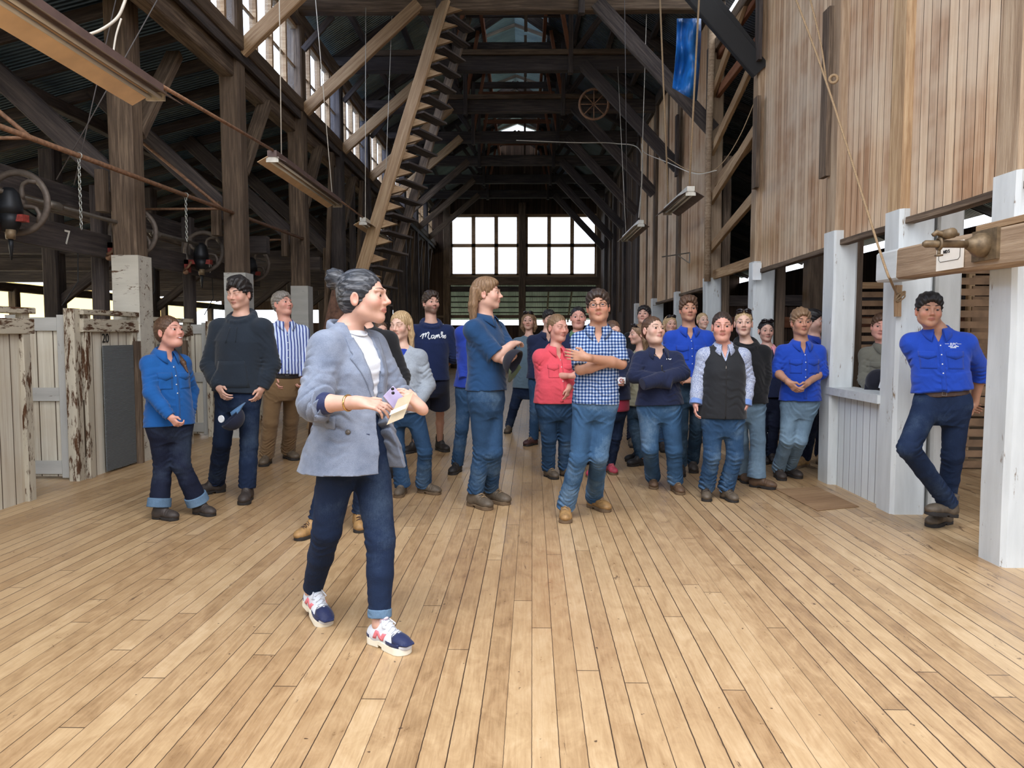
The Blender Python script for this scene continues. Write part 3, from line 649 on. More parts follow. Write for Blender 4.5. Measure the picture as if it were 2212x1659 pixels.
# ---- fluorescent battens
def batten_light(x, y0, y1, z, w, lab, tray='enamel', under='tan_tray', wires=()):
    e = empty('batten_light', (x, (y0+y1)/2, z), lab, 'light fitting')
    MB().box((x-.045, y0+.01, z), (x+.045, y1-.01, z+.06)).obj('housing', tray, e)
    for s in (-1, 1):
        m = MB(); a, b = Vector((x+s*.04, 0, z)), Vector((x+s*(.04+w), 0, z-w*.55)); t = .004
        v = []
        for yy in (y0, y1): v += [(a.x, yy, a.z), (b.x, yy, b.z), (b.x, yy, b.z+t), (a.x, yy, a.z+t)]
        m.add(v, [(0,1,2,3),(4,7,6,5),(0,4,5,1),(1,5,6,2),(2,6,7,3),(3,7,4,0)])
        m.obj('reflector_wing', 'enamel_dark' if s > 0 else under, e)
    for s in (-.035, .035): MB().tube([(x+s, y0+.04, z-.03), (x+s, y1-.04, z-.03)], .013, 10).obj('tube', 'tube', e, smooth=True)
    for yy in (y0+.03, y1-.03): MB().box((x-.06, yy-.012, z-.05), (x+.06, yy+.012, z)).obj('tube_holder', 'enamel', e)
    for yy, (xt, yt, zt) in wires: MB().tube([(x, yy, z+.06), (xt, yt, zt)], .0055, 6).obj('suspension_wire', 'cable', e, smooth=True)
batten_light(-2.4, 1.6, 5.0, 2.98, .13, 'long tan undersided batten light crossing the top corner, nearest the camera', 'enamel_dark')
batten_light(-2.42, 7.3, 9.9, 3.12, .1, 'long hanging batten light over the striped shirt man', 'enamel_dark', wires=((7.6, (-2.3, 7.3, 7)), (9.6, (-2.75, 9.9, 6.8))))
batten_light(-2.42, 11.4, 13.3, 3.12, .1, 'short hanging batten light in front of the stair stringer', 'enamel', wires=((11.6, (-2.6, 12.7, 6.8)), (13.1, (-2.2, 12.9, 6.8))))
batten_light(2.0, 9.1, 10.6, 3.12, .12, 'cream ended batten light hanging by the boarded wall on ropes', 'enamel', 'enamel_dark')
batten_light(2.0, 12.9, 15.0, 3.3, .1, 'white batten light further down the boarded side', 'enamel', 'enamel', wires=((13.0, (2.05, 12.9, 6.8)), (14.8, (1.9, 15.5, 6.8))))
MB().tube([(-2.4, 5.0, 3.05), (-2.41, 7.3, 3.18)], .014, 8).obj('conduit', 'rust', origin=(-2.4, 6, 3), label='thin brown conduit joining the two nearest batten lights', cat='conduit', smooth=True)
MB().tube([(-2.42, 9.9, 3.18), (-2.42, 11.4, 3.18)], .012, 8).obj('conduit', 'rust', origin=(-2.4, 10, 3), label='thin brown conduit leading to the short batten light', cat='conduit', smooth=True)
# ---- ropes and cables
def line(name, pts, r, mat, lab, cat, n=10, grp=None):
    P_ = [Vector(p) for p in pts]; out = []
    if len(P_) > 2:   # catmull-rom
        for i in range(len(P_)-1):
            a, b, c, d = P_[max(i-1, 0)], P_[i], P_[i+1], P_[min(i+2, len(P_)-1)]
            for j in range(n):
                t = j/n; out.append(.5*((2*b)+(c-a)*t+(2*a-5*b+4*c-d)*t*t+(3*b-a-3*c+d)*t**3))
        out.append(P_[-1])
    else: out = P_
    return MB().tube(out, r, 7).obj(name, mat, origin=P_[0], label=lab, cat=cat, smooth=True, **({'group': grp} if grp else {}))
kn = W(1785, 178, 6.4)
line('hauling_rope', [W(1712, -20, 7.0), kn, W(1900, 540, 5.5), W(1924, 606, 5.42), W(1937, 634, 5.8)], .009, 'rope', 'hauling rope running down the board wall to the cleat', 'rope')
line('hauling_rope', [W(1745, -20, 7.0), W(1772, 90, 6.7), kn], .008, 'rope', 'second rope strand meeting the knot high on the board wall', 'rope')
MB().ring(kn+Vector((.05, -.02, .02)), (.3, 1, .2), .03, .012, 18, 8).obj('rope_knot', 'rope', smooth=True, label='knot where the two rope strands meet', cat='knot')
line('light_rope', [W(1425, -20, 10.4), (2.0, 10.5, 3.2)], .012, 'rope', 'twisted rope holding the far end of the cream batten light', 'rope')
line('light_rope', [W(1511, -20, 9.4), (2.0, 9.2, 3.2)], .012, 'rope', 'twisted rope holding the near end of the cream batten light', 'rope')
line('drooping_cable', [W(1662, 135, 9.9), W(1600, 290, 10.1), W(1545, 366, 10.4), W(1490, 368, 10.8), W(1440, 340, 11.2)], .006, 'rope', 'thin cable drooping across the open framed bay', 'cable')
line('drooping_cable', [W(1385, 310, 15), W(1393, 330, 14.5), W(1440, 350, 11.5), W(1500, 375, 10.6), W(1548, 368, 10.2)], .006, 'cable', 'pale cable looping beside the ropes', 'cable')
line('white_cable', [W(165, 82, 4.6), W(215, 66, 4.6), W(252, 40, 4.6), W(268, 8, 4.6), W(276, -20, 4.6)], .009, 'cable', 'thick white cable curving above the nearest batten light', 'cable')
line('white_cable', [W(243, 130, 4.7), W(250, 80, 4.7), W(262, 40, 4.7)], .006, 'cable', 'short white cable tail beside the first timber post', 'cable')
line('stay_wire', [W(345, -10, 6.9), W(122, 388, 6.9)], .005, 'wire', 'thin stay wire slanting across the lean-to, upper one', 'wire')
line('stay_wire', [W(250, 0, 7.2), W(160, 400, 7.2)], .005, 'wire', 'thin stay wire slanting beside the first timber post', 'wire')
line('light_wire', [W(1349, -10, 11.5), W(1355, 470, 13)], .005, 'wire', 'long vertical wire between the two hanging lights', 'wire')
line('cross_cable', [W(1115, 303, 18.2), W(1240, 308, 18.2), W(1330, 310, 18.2), W(1385, 330, 17.5), W(1380, 470, 15)], .012, 'cable', 'cable strung along a far tie beam', 'cable')
# ---- staircase running up to the tie beam
st_ = empty('stair_flight', (-3.3, 11.2, 0), 'steep open timber stair climbing to the first tie beam', 'stair')
A0, A1 = Vector((-3.12, 11.0, .0)), Vector((-1.3, 12.62, 6.85))
off = Vector((.34, .55, -.05))
timber('stringer', A0, A1, .05, .24, 'timber_light', st_, up=(1, -.6, 0))
timber('stringer', A0+off, A1+off, .04, .18, 'timber', st_, up=(1, -.6, 0))
dr = (A1-A0); n = 25; o2 = off.normalized(); hz = Vector((.15, -.06, 0))
for k in range(2, n):
    c = A0+dr*(k/n)
    timber('tread', c+off*.04+hz*.9, c+off*.96+hz*.9, .22, .03, 'timber_dark', st_, jit=.001)
    t0, t1 = c+dr.normalized()*.02, c+dr*(.82/n); m = MB(); q = t1-Vector((0, 0, .02))+Vector((.30, -.10, -.10)); th = off.normalized()*.05
    V = [t0, t1, q, t0+th, t1+th, q+th]; m.add(V, [(0, 1, 2), (5, 4, 3), (0, 3, 4, 1), (1, 4, 5, 2), (2, 5, 3, 0)]); m.obj('step_bracket', 'timber_light', st_)
# ---- brown beam with pipe fitting and sign
wb = timber('wall_beam', (2.8, 2.6, 1.9), (2.8, 5.55, 1.92), .16, .22, 'pole', jit=.006, kind=ST, label='heavy horizontal beam fixed across the white posts at head height')
timber('beam_end', (2.8, 5.55, 1.92), (2.8, 5.86, 1.92), .165, .225, 'white', jit=.002, kind=ST, label='white painted end of the horizontal beam')
timber('packing_strip', (2.83, 2.6, 2.05), (2.83, 4.7, 2.05), .1, .04, 'timber_light', kind=ST)
pf = empty('pipe_fitting', (2.7, 4.5, 1.94), 'old brass pipe stub with clamp and flange bolted to the beam', 'pipe fitting')
MB().box((2.70, 4.36, 1.84), (2.72, 4.6, 2.02)).obj('flange_plate', 'brass', pf)
MB().tube([(2.72, 4.48, 1.93), (2.66, 4.48, 1.93), (2.62, 4.48, 1.935), (2.6, 4.48, 1.935)], [.075, .07, .04, .03], 18).obj('boss', 'brass', pf, smooth=True)
MB().tube([(2.62, 4.48, 1.935), (2.36, 4.48, 1.937), (2.345, 4.48, 1.937)], [.022, .022, .012], 14).obj('pipe', 'brass', pf, smooth=True)
m = MB(); m.ring((2.44, 4.48, 1.937), (1, 0, 0), .032, .009, 20, 8); m.tube([(2.44, 4.48, 1.9), (2.44, 4.48, 1.87)], .01, 8); m.box((2.425, 4.46, 1.865), (2.455, 4.5, 1.875)); m.obj('clamp', 'brass', pf, smooth=True)
m = MB(); m.tube([(2.47, 4.40, 1.99), (2.47, 4.5, 1.99)], .03, 16); m.tube([(2.39, 4.46, 1.985), (2.41, 4.46, 2.0), (2.47, 4.46, 1.985), (2.54, 4.46, 1.99)], [.012, .016, .014, .01], 8); m.obj('tap_handle', 'brass', pf, smooth=True)
sg = empty('paper_sign', (2.71, 4.85, 1.9), 'small pale paper notice on the beam behind the pipe stub', 'sign')
MB().box((2.708, 4.7, 1.82), (2.714, 5.0, 1.99)).obj('sheet', 'paper', sg)
text_obj('NO S', 'lettering', .03, (2.705, 4.88, 1.935), (0, -1, 0), (0, 0, 1), 'black', sg)
MB().tube([(2.706, 4.97, 1.97), (2.706, 4.97, 1.89), (2.706, 4.95, 1.875), (2.706, 4.75, 1.875), (2.706, 4.73, 1.89), (2.706, 4.73, 1.97)], .0015, 5).obj('border_line', 'black', sg)
# right wall faces -X : viewer's right is -Y
cl = empty('rope_cleat', (2.86, 5.84, 1.55), 'wooden cleat wrapped with rope on the white post', 'cleat')
ck = W(1940, 650, 5.83)
timber('wood_cleat', ck+Vector((0, 0, -.12)), ck+Vector((0, 0, .12)), .045, .03, 'timber_light', cl, up=(0, 1, 0))
m = []
for i in range(60):
    t = i/59*5.5*math.pi; m.append(ck+Vector((.035*math.sin(t), -.028+.006*math.cos(2*t), .07*math.sin(t*.5+.6)*math.cos(i*.11))))
MB().tube(m, .006, 6).obj('rope_wrap', 'rope', cl, smooth=True)
MB().box((2.97, 9.82, 2.12), (3.08, 9.86, 2.34)).obj('white_box', 'white_plastic', origin=(3, 9.8, 2.1), label='small white plastic box on the white footed post', cat='box')
m = MB(); a = W(1430, 555, 13.6); b = W(1490, 546, 13.3); m.tube([a, b], .012, 6); m.tube([b, b+Vector((0, 0, -.18))], .012, 6); m.tube([W(1465, 552, 13.4), b+Vector((0, 0, -.18))], .01, 6)
m.obj('steel_bracket', 'steel', label='thin steel arm bracket fixed to the board panel', cat='bracket')
# spoked wheel hanging in the roof
wl = empty('roof_wheel', tuple(W(1283, 225, 15.9)), 'old spoked pulley wheel up among the roof timbers', 'wheel'); c = W(1283, 225, 15.9)
MB().ring(c, (0, 1, .1), .3, .025, 32, 8).obj('rim', 'rust', wl, smooth=True)
m = MB()
for k in range(8): a = k*math.pi/4; m.tube([c, c+Vector((.3*math.cos(a), 0, .3*math.sin(a)))], .012, 6)
m.obj('spokes', 'rust', wl, smooth=True)
# blue tarp
pts = []; nx, nz = 8, 14
for j in range(nz+1):
    for i in range(nx+1):
        u = i/nx; v = j/nz; p = W(1462+52*u-10*v*v, 40+150*v+30*u*v, 10.6+.2*math.sin(u*7)+.1*math.sin(v*9+u*5)); pts.append(tuple(p))
f = [(j*(nx+1)+i, j*(nx+1)+i+1, (j+1)*(nx+1)+i+1, (j+1)*(nx+1)+i) for j in range(nz) for i in range(nx)]
tp = mkobj('blue_tarpaulin', pts, f, 'tarp', smooth=True, origin=pts[0]); tag(tp, 'bright blue tarpaulin hanging below the roof gap', 'tarpaulin')
sm = tp.modifiers.new('s', 'SOLIDIFY'); sm.thickness = .006
MATS['patch_wood'] = m_wood('worn_brown_patch', [srgb(104, 78, 54), srgb(138, 108, 78), srgb(164, 134, 100), srgb(128, 100, 74)])
tb = slab('floor_board_patch', [(2.35, 5.95, .004), (2.75, 6.1, .004), (2.72, 6.9, .004), (2.3, 6.8, .004)], .004, 'patch_wood'); tag(tb, 'dark worn wooden floor patch beside the half wall', 'floor patch')
# ================================================================== SIGNED DISTANCE FIGURES
f4 = np.float32
def A3(p): return np.array([p[0], p[1], p[2]], dtype=f4)
def smin(a, b, k):
    h = np.clip(.5+.5*(b-a)/k, 0, 1); return b+(a-b)*h-k*h*(1-h)
class Field:
    def __init__(s): s.p = []; s.folds = []; s.gen = 0.0; s.seed = 0.0; s.fn = None
    def _add(s, fn, lo, hi, k, op): s.p.append((fn, np.asarray(lo, f4)-max(k, .004), np.asarray(hi, f4)+max(k, .004), k, op)); return s
    def cone(s, a, b, ra, rb, k=.02, op='u', clip0=None, clip1=None, flat=None):
        a, b = A3(a), A3(b); ba = b-a; L2 = float(ba @ ba)+1e-12; L = math.sqrt(L2); r = max(ra, rb)
        def fn(P):
            pa = P-a; t = (pa @ ba)/L2; tc = np.clip(t, 0, 1); q = pa-tc[..., None]*ba
            if flat is not None:
                n, m = flat; qn = q @ A3(n); q = q+(qn*(1/m-1))[..., None]*A3(n)
            d = np.sqrt((q*q).sum(-1))-(ra+(rb-ra)*tc)
            if clip1 is not None: d = np.maximum(d, (t-clip1)*L)
            if clip0 is not None: d = np.maximum(d, (clip0-t)*L)
            return d
        return s._add(fn, np.minimum(a, b)-r, np.maximum(a, b)+r, k, op)
    def ell(s, c, r, M=None, k=.02, op='u'):
        c = A3(c); r = np.array(r, f4); Mi = None if M is None else np.array(M, dtype=f4)
        def fn(P):
            q = P-c
            if Mi is not None: q = q @ Mi
            k0 = np.sqrt(((q/r)**2).sum(-1)); k1 = np.sqrt(((q/r**2)**2).sum(-1))+1e-6
            return k0*(k0-1)/k1
        R = r if Mi is None else (np.abs(Mi) @ r)
        return s._add(fn, c-R, c+R, k, op)
    def loft(s, pts, side, fwd, ab, off=0.0, k=.03, op='u', sides=None, p=2.0, cut0=True, cut1=True):
        pts = np.array([A3(q) for q in pts]); ab = np.array(ab, f4)+off; a0, a1 = pts[0], pts[-1]
        ax = a1-a0; L = float(np.linalg.norm(ax)); ax = ax/L; T = (pts-a0) @ ax/L
        sd = np.array([A3(q) for q in (sides or [side]*len(pts))])
        def fn(P):
            t = ((P-a0) @ ax)/L; tc = np.clip(t, 0, 1)
            c = np.stack([np.interp(tc, T, pts[:, i]) for i in range(3)], -1)
            S = np.stack([np.interp(tc, T, sd[:, i]) for i in range(3)], -1); S = S-(S @ ax)[..., None]*ax; S = S/np.sqrt((S*S).sum(-1))[..., None]
            F = np.cross(ax, S); F = -F if False else F
            q = P-c; a = np.interp(tc, T, ab[:, 0]); b = np.interp(tc, T, ab[:, 1])
            x = np.abs((q*S).sum(-1)/a); y = np.abs((q*F).sum(-1)/b)
            d = ((x**p+y**p)**(1/p)-1)*np.minimum(a, b)*.95
            if cut1: d = np.maximum(d, (t-1)*L)
            if cut0: d = np.maximum(d, -t*L)
            return d
        r = float(ab.max()); return s._add(fn, pts.min(0)-r, pts.max(0)+r, k, op)
    def func(s, fn, lo, hi, k=.01, op='u'): return s._add(fn, lo, hi, k, op)
    def fold(s, c, d, r, amp, wl): s.folds.append((A3(c), A3(Vector(d).normalized()), r, amp, 2*math.pi/wl))
    def ev(s, P, blk=None):
        """P (...,3); blk: optional (lo,hi) bounds of the leading axis items"""
        D = np.full(P.shape[:-1], .15, f4); pad = .06
        for fn, lo, hi, k, op in s.p:
            if blk is not None: m = np.all((blk[1] > lo-pad*.6) & (blk[0] < hi+pad*.6), axis=1)
            else: m = np.all((P > lo-pad) & (P < hi+pad), axis=-1)
            if not m.any(): continue
            d = fn(P[m]); o = D[m]
            if op == 'u': o = smin(o, d, k)
            elif op == 's': o = -smin(-o, d, k)
            else: o = -smin(-o, -d, k)
            D[m] = o
        if blk is not None or True:
            for c, dr, r, amp, w in s.folds:
                q = P-c; e = np.exp(-(q*q).sum(-1)/(r*r)); t = q @ dr
                wob = np.sin(q[..., 0]*27+q[..., 1]*19+c[2]*40)+.7*np.sin(q[..., 2]*15-q[..., 0]*41+q[..., 1]*23)
                m_ = .35+.65*np.sin(q[..., 0]*21-q[..., 1]*26+q[..., 2]*9+c[2]*17); sw_ = np.sin(t*w+wob*2.0)
                D -= amp*e*m_*(sw_+.35*np.sin(t*w*1.9+wob*3))
            if s.gen:
                x, y, z = P[..., 0]+s.seed, P[..., 1], P[..., 2]
                D -= s.gen*(np.sin(x*31+3*np.sin(z*13+x*5))*np.sin(z*19+2*np.sin(y*17))+.6*np.sin(z*47+x*23+4*np.sin(y*11)))
            if s.fn: D = s.fn(P, D)
        return D
    def mesh(s, vox):
        lo = np.min([q[1] for q in s.p if q[4] == 'u'], 0)-.02; hi = np.max([q[2] for q in s.p if q[4] == 'u'], 0)+.02
        N = 8; B = vox*N; n = np.ceil((hi-lo)/B).astype(int)+1
        g = np.stack(np.meshgrid(*[np.arange(k) for k in n], indexing='ij'), -1).reshape(-1, 3)
        cen = lo+(g+.5)*B; d = s.ev(cen.astype(f4)); keep = np.abs(d) < B*.87*1.25+.012
        g = g[keep]; base = (lo+g*B).astype(f4)
        c = np.arange(N+1); off = np.stack(np.meshgrid(c, c, c, indexing='ij'), -1).reshape(-1, 3)
        V = []; IDX = []; Q = []; dims = n*N+4
        def key(ijk): return (ijk[..., 0]*dims[1]+ijk[..., 1])*dims[2]+ijk[..., 2]
        cellk = []; cellp = []; edges = []
        CH = 600
        for i0 in range(0, len(g), CH):
            gg = g[i0:i0+CH]; bb = base[i0:i0+CH]; P = bb[:, None, :]+(off*vox).astype(f4)[None]
            D = s.ev(P, (bb, bb+B)).reshape(-1, N+1, N+1, N+1); ins = D < 0
            act = ~(ins.all((1, 2, 3)) | (~ins).all((1, 2, 3)))
            D = D[act]; ins = ins[act]; gg = gg[act]
            if not len(gg): continue
            acc = np.zeros((len(gg), N, N, N, 3), f4); cnt = np.zeros((len(gg), N, N, N), f4)
            cor = [(a, b, c_) for a in (0, 1) for b in (0, 1) for c_ in (0, 1)]
            for a in cor:
                for ax in range(3):
                    if a[ax]: continue
                    b = list(a); b[ax] = 1
                    sa = tuple(slice(q, q+N) for q in a); sb = tuple(slice(q, q+N) for q in b)
                    da = D[(slice(None),)+sa]; db = D[(slice(None),)+sb]; m = (da < 0) != (db < 0)
                    t = np.where(m, da/(da-db+1e-12), 0)
                    for q in range(3):
                        acc[..., q] += m*(a[q]+(t if q == ax else 0))
                    cnt += m
            m = cnt > 0; bi, ci, cj, ck = np.nonzero(m); ijk = gg[bi]*N+np.stack([ci, cj, ck], -1)
            pos = lo+(ijk+acc[m]/cnt[m][:, None])*vox
            cellk.append(key(ijk+1)); cellp.append(pos)
            for ax in range(3):
                sa = (slice(None), slice(0, N), slice(0, N), slice(0, N)); sb = [slice(None), slice(0, N), slice(0, N), slice(0, N)]; sb[ax+1] = slice(1, N+1)
                ia = ins[sa]; ib = ins[tuple(sb)]; m = ia != ib; bi, ci, cj, ck = np.nonzero(m)
                e = gg[bi]*N+np.stack([ci, cj, ck], -1)+1; edges.append((ax, e, ia[m]))
        if not cellk: return np.zeros((0, 3)), []
        K = np.concatenate(cellk); Pp = np.concatenate(cellp); o = np.argsort(K); K = K[o]; Pp = Pp[o]
        F = []
        for ax, e, ia in edges:
            u, v = (ax+1) % 3, (ax+2) % 3; du = np.zeros(3, int); dv = np.zeros(3, int); du[u] = 1; dv[v] = 1
            ks = [key(e-du-dv), key(e-dv), key(e), key(e-du)]; ix = [np.clip(np.searchsorted(K, q), 0, len(K)-1) for q in ks]
            ok = np.all([K[i] == q for i, q in zip(ix, ks)], 0); q = np.stack(ix, -1)[ok]; fl = ~ia[ok]
            q[fl] = q[fl][:, ::-1]; F.append(q)
        F = np.concatenate(F); return Pp, F
def fmesh(name, fld, vox, mat, parent, smooth_it=0, col=None, **k):
    V, F = fld.mesh(vox)
    if len(F) == 0: return None
    me = bpy.data.meshes.new(name); off = np.array(abs_loc(parent)) if parent is not None else np.zeros(3)
    if smooth_it:
        E = np.concatenate([F[:, [0, 1]], F[:, [1, 2]], F[:, [2, 3]], F[:, [3, 0]]]); E = np.concatenate([E, E[:, ::-1]])
        for _ in range(smooth_it):
            A = np.zeros_like(V); c = np.zeros(len(V)); np.add.at(A, E[:, 0], V[E[:, 1]]); np.add.at(c, E[:, 0], 1); V = V*.5+.5*A/np.maximum(c, 1)[:, None]
    v = (V-off).astype(f4)
    me.vertices.add(len(v)); me.vertices.foreach_set('co', v.ravel()); me.loops.add(F.size); me.loops.foreach_set('vertex_index', F.ravel().astype(np.int32))
    me.polygons.add(len(F)); me.polygons.foreach_set('loop_start', np.arange(0, F.size, 4, dtype=np.int32)); me.polygons.foreach_set('use_smooth', np.ones(len(F), bool))
    me.update(calc_edges=True); me.materials.append(MATS[mat] if isinstance(mat, str) else mat)
    if col is not None:
        at = me.color_attributes.new('Col', 'FLOAT_COLOR', 'POINT'); cc = np.ones((len(V), 4), f4); cc[:, :3] = col(V); at.data.foreach_set('color', cc.ravel())
    o = bpy.data.objects.new(name, me); C.objects.link(o)
    if parent is not None: o.parent = parent
    tag(o, **k); o['_w'] = 0; del o['_w']
    return o
def bvh_of(o):
    off = abs_loc(o); me = o.data
    return BVHTree.FromPolygons([v.co+off for v in me.vertices], [p.vertices[:] for p in me.polygons])

# ------------------------------------------------------------------ cloth and skin materials
def m_skin():
    b = NB('skin'); a = b.add('ShaderNodeVertexColor', layer_name='Col'); n = b.noise(b.coord(), 40, 3)
    b.color(b.mix(1.0, a.outputs[0], b.ramp(n, [(.3, (.93, .93, .93)), (.7, (1, 1, 1))]), 'MULTIPLY')); b.rough(.48, .4)
    b.b.inputs['Subsurface Weight'].default_value = .12; b.b.inputs['Subsurface Radius'].default_value = (.9, .35, .2); b.b.inputs['Subsurface Scale'].default_value = .01
    return b.m
MATS['skin'] = m_skin()
def cloth(name, c, var=.1, rough=.85, weave=220, bump=.25, c2=None):
    b = NB(name); n = b.noise(b.coord(rnd=3), 9, 5, .6); w = b.noise(b.coord(rnd=3), weave, 2, .5)
    f = b.math('ADD', b.math('MULTIPLY', n, .6), b.math('MULTIPLY', w, .4))
    b.color(b.ramp(f, [(.35, mul(c, 1-var)), (.65, c2 or mul(c, 1+var))])); b.rough(rough, .2)
    b.b.inputs['Sheen Weight'].default_value = .15
    b.bump(b.math('ADD', w, b.math('MULTIPLY', b.noise(b.coord(rnd=3), 28, 4, .6), 2.0)), bump, .004); MATS[name] = b.m; return name
def denim(name, c, wear=.35):
    b = NB(name); v = b.coord(rnd=5); n = b.noise(v, 3.2, 5, .65); w = b.noise(v, 260, 2, .5); st = b.noise(b.coord((60, 60, 6), rnd=5), 3, 3)
    f = b.math('ADD', b.math('MULTIPLY', n, .72), b.math('ADD', b.math('MULTIPLY', w, .16), b.math('MULTIPLY', st, .12)))
    b.color(b.ramp(f, [(.36, mul(c, .72)), (.5, c), (.66, tuple(x+(y-x)*wear for x, y in zip(c, srgb(150, 178, 200))))])); b.rough(.85, .2)
    b.bump(b.math('ADD', w, b.math('MULTIPLY', b.noise(v, 24, 4, .65), 2.2)), .35, .004); MATS[name] = b.m; return name
def pattern(name, kind, base, c1, c2, yaw=0):
    b = NB(name); x, y, z = b.sep(b.coord(rot=(0, 0, -R_(yaw))))
    wob = b.math('MULTIPLY', b.noise(b.coord(), 6, 2), .02); xx = b.math('ADD', x, wob); zz = b.math('ADD', z, wob)
    def band(v, p, duty, ph=0.0): return b.math('LESS_THAN', b.math('FRACT', b.math('ADD', b.math('MULTIPLY', v, 1/p), ph+100)), duty)
    if kind == 'check':
        p = .0235; a = band(xx, p, .52); bb = band(zz, p, .52)
        s = b.math('MULTIPLY', b.math('ADD', a, bb), .5); c = b.ramp(s, [(.0, base), (.5, c1), (1.0, c2)], 'CONSTANT')
        c = b.ramp(s, [(.0, base), (.25, c1), (.75, c2)], 'CONSTANT')
    elif kind == 'stripe':
        a = band(xx, .034, .30); bb = band(xx, .034, .16, .45); d = band(xx, .0085, .3)
        c = b.mix(b.math('MULTIPLY', d, .35), base, c1); c = b.mix(a, c, c1); c = b.mix(bb, c, c2)
    elif kind == 'print':
        vo = b.add('ShaderNodeTexVoronoi'); vo.inputs['Scale'].default_value = 190; b.link(b.coord(), vo.inputs['Vector'])
        c = b.mix(b.math('LESS_THAN', vo.outputs['Distance'], .42), base, c1)
    elif kind == 'camo':
        c = b.ramp(b.noise(b.coord(), 14, 3), [(.4, base), (.5, c1), (.6, c2)], 'CONSTANT')
    b.color(c); b.rough(.85, .2); b.bump(b.noise(b.coord(), 30, 4, .6), .3, .006); MATS[name] = b.m; return name
def m_hair(name, c, c2=None, grey=0.0, gcol=srgb(170, 172, 178), back=None):
    for nm, sc_ in ((name, (90, 90, 16)), (name+'_back', (80, 14, 60))):
        if back: sc_ = back
        b = NB(nm); st = b.noise(b.coord(sc_), 1.6, 4, .6, .3)
        col = b.ramp(st, [(.3, mul(c, .55)), (.55, c), (.75, c2 or mul(c, 1.6))])
        if grey:
            g = b.noise(b.coord(tuple(x*.55 for x in sc_)), 1.3, 3, .6, .5); col = b.mix(b.ramp(g, [(.47, 0.0), (.62, grey)]), col, gcol)
        b.color(col); b.rough(.45, .4); b.bump(st, .6, .006); MATS[nm] = b.m
    return name
m_hair('hair_black', srgb(34, 30, 30)); m_hair('hair_dark', srgb(52, 40, 34), srgb(96, 76, 62)); m_hair('hair_brown', srgb(86, 62, 46), srgb(134, 104, 80))
m_hair('hair_blonde', srgb(176, 148, 110), srgb(222, 200, 162)); m_hair('hair_sandy', srgb(128, 100, 74), srgb(176, 146, 112)); m_hair('hair_grey', srgb(128, 122, 116), srgb(182, 178, 172))
m_hair('hair_streaked', srgb(34, 37, 44), srgb(66, 74, 86), .26, back=(10, 90, 90))
MATS['eye_white'] = m_simple('eye_white', srgb(222, 216, 212), .25, 0, .02); MATS['iris'] = m_simple('brown_iris', srgb(62, 46, 38), .2, 0, .05); MATS['iris_blue'] = m_simple('blue_grey_iris', srgb(84, 100, 112), .2, 0, .05)
MATS['lens'] = m_simple('dark_sunglass_lens', srgb(28, 22, 24), .1, 0, .05); MATS['gold'] = m_simple('gold_metal', srgb(206, 170, 110), .25, .9); MATS['silver'] = m_simple('silver_metal', srgb(196, 196, 196), .25, .9)
MATS['thread_white'] = m_simple('white_print', srgb(232, 236, 240), .8, 0, .03)
UP = Vector((0, 0, 1))
def ik(a, c, l1, l2, pole):
    d = c-a; L = d.length; mx = (l1+l2)*.999
    if L > mx: k = L/mx; l1 *= k*1.001; l2 *= k*1.001
    x = d.normalized(); t = (l1*l1-l2*l2+L*L)/(2*L); h = math.sqrt(max(0, l1*l1-t*t)); p = (pole-x*pole.dot(x))
    p = p.normalized() if p.length > 1e-5 else Vector((0, -1, 0))
    return a+x*t+p*h
def fold2d(vs, fs, mp, off, thick, name, mat, parent, smooth=True, **k):
    """a thin piece (pocket, placket, print) laid on a garment; vs in (x,z), mp maps to (point, normal)"""
    n = len(vs); top = []; bot = []
    for x, z in vs:
        p, nn = mp(x, z); top.append(p+nn*(off+thick)); bot.append(p+nn*(off-.004))
    V = [tuple(p) for p in top+bot]; F = [tuple(f) for f in fs]+[tuple(i+n for i in f)[::-1] for f in fs]
    from collections import Counter
    ec = Counter(); 
    for f in fs:
        for i in range(len(f)): ec[(f[i], f[(i+1) % len(f)])] += 1
    for (a, b) in list(ec):
        if (b, a) not in ec: F.append((b, a, a+n, b+n))
    return mkobj(name, V, F, mat, parent, smooth, **k)
def grid2(x0, x1, z0, z1, nx, nz, shape=None):
    vs = []; fs = []
    for j in range(nz+1):
        for i in range(nx+1):
            u, v = i/nx, j/nz; x, z = x0+(x1-x0)*u, z0+(z1-z0)*v
            if shape: x, z = shape(x, z, u, v)
            vs.append((x, z))
    for j in range(nz):
        for i in range(nx): a = j*(nx+1)+i; fs.append((a, a+1, a+nx+2, a+nx+1))
    return vs, fs
SKIN = {'fair': srgb(222, 176, 156), 'pink': srgb(226, 168, 150), 'tan': srgb(198, 148, 122), 'light': srgb(228, 188, 168)}
def rotm(yaw, pitch=0, roll=0):
    """person's left (image side s), forward f, up u.  yaw 0 faces the camera, +90 faces image right, pitch + looks up"""
    y, p = R_(yaw), R_(pitch); s = Vector((math.cos(y), math.sin(y), 0)); f0 = Vector((math.sin(y), -math.cos(y), 0)); u0 = Vector((0, 0, 1))
    f = f0*math.cos(p)+u0*math.sin(p); u = u0*math.cos(p)-f0*math.sin(p)
    Rr = Matrix.Rotation(R_(roll), 3, f); return Rr @ s, f, Rr @ u
class Person: pass
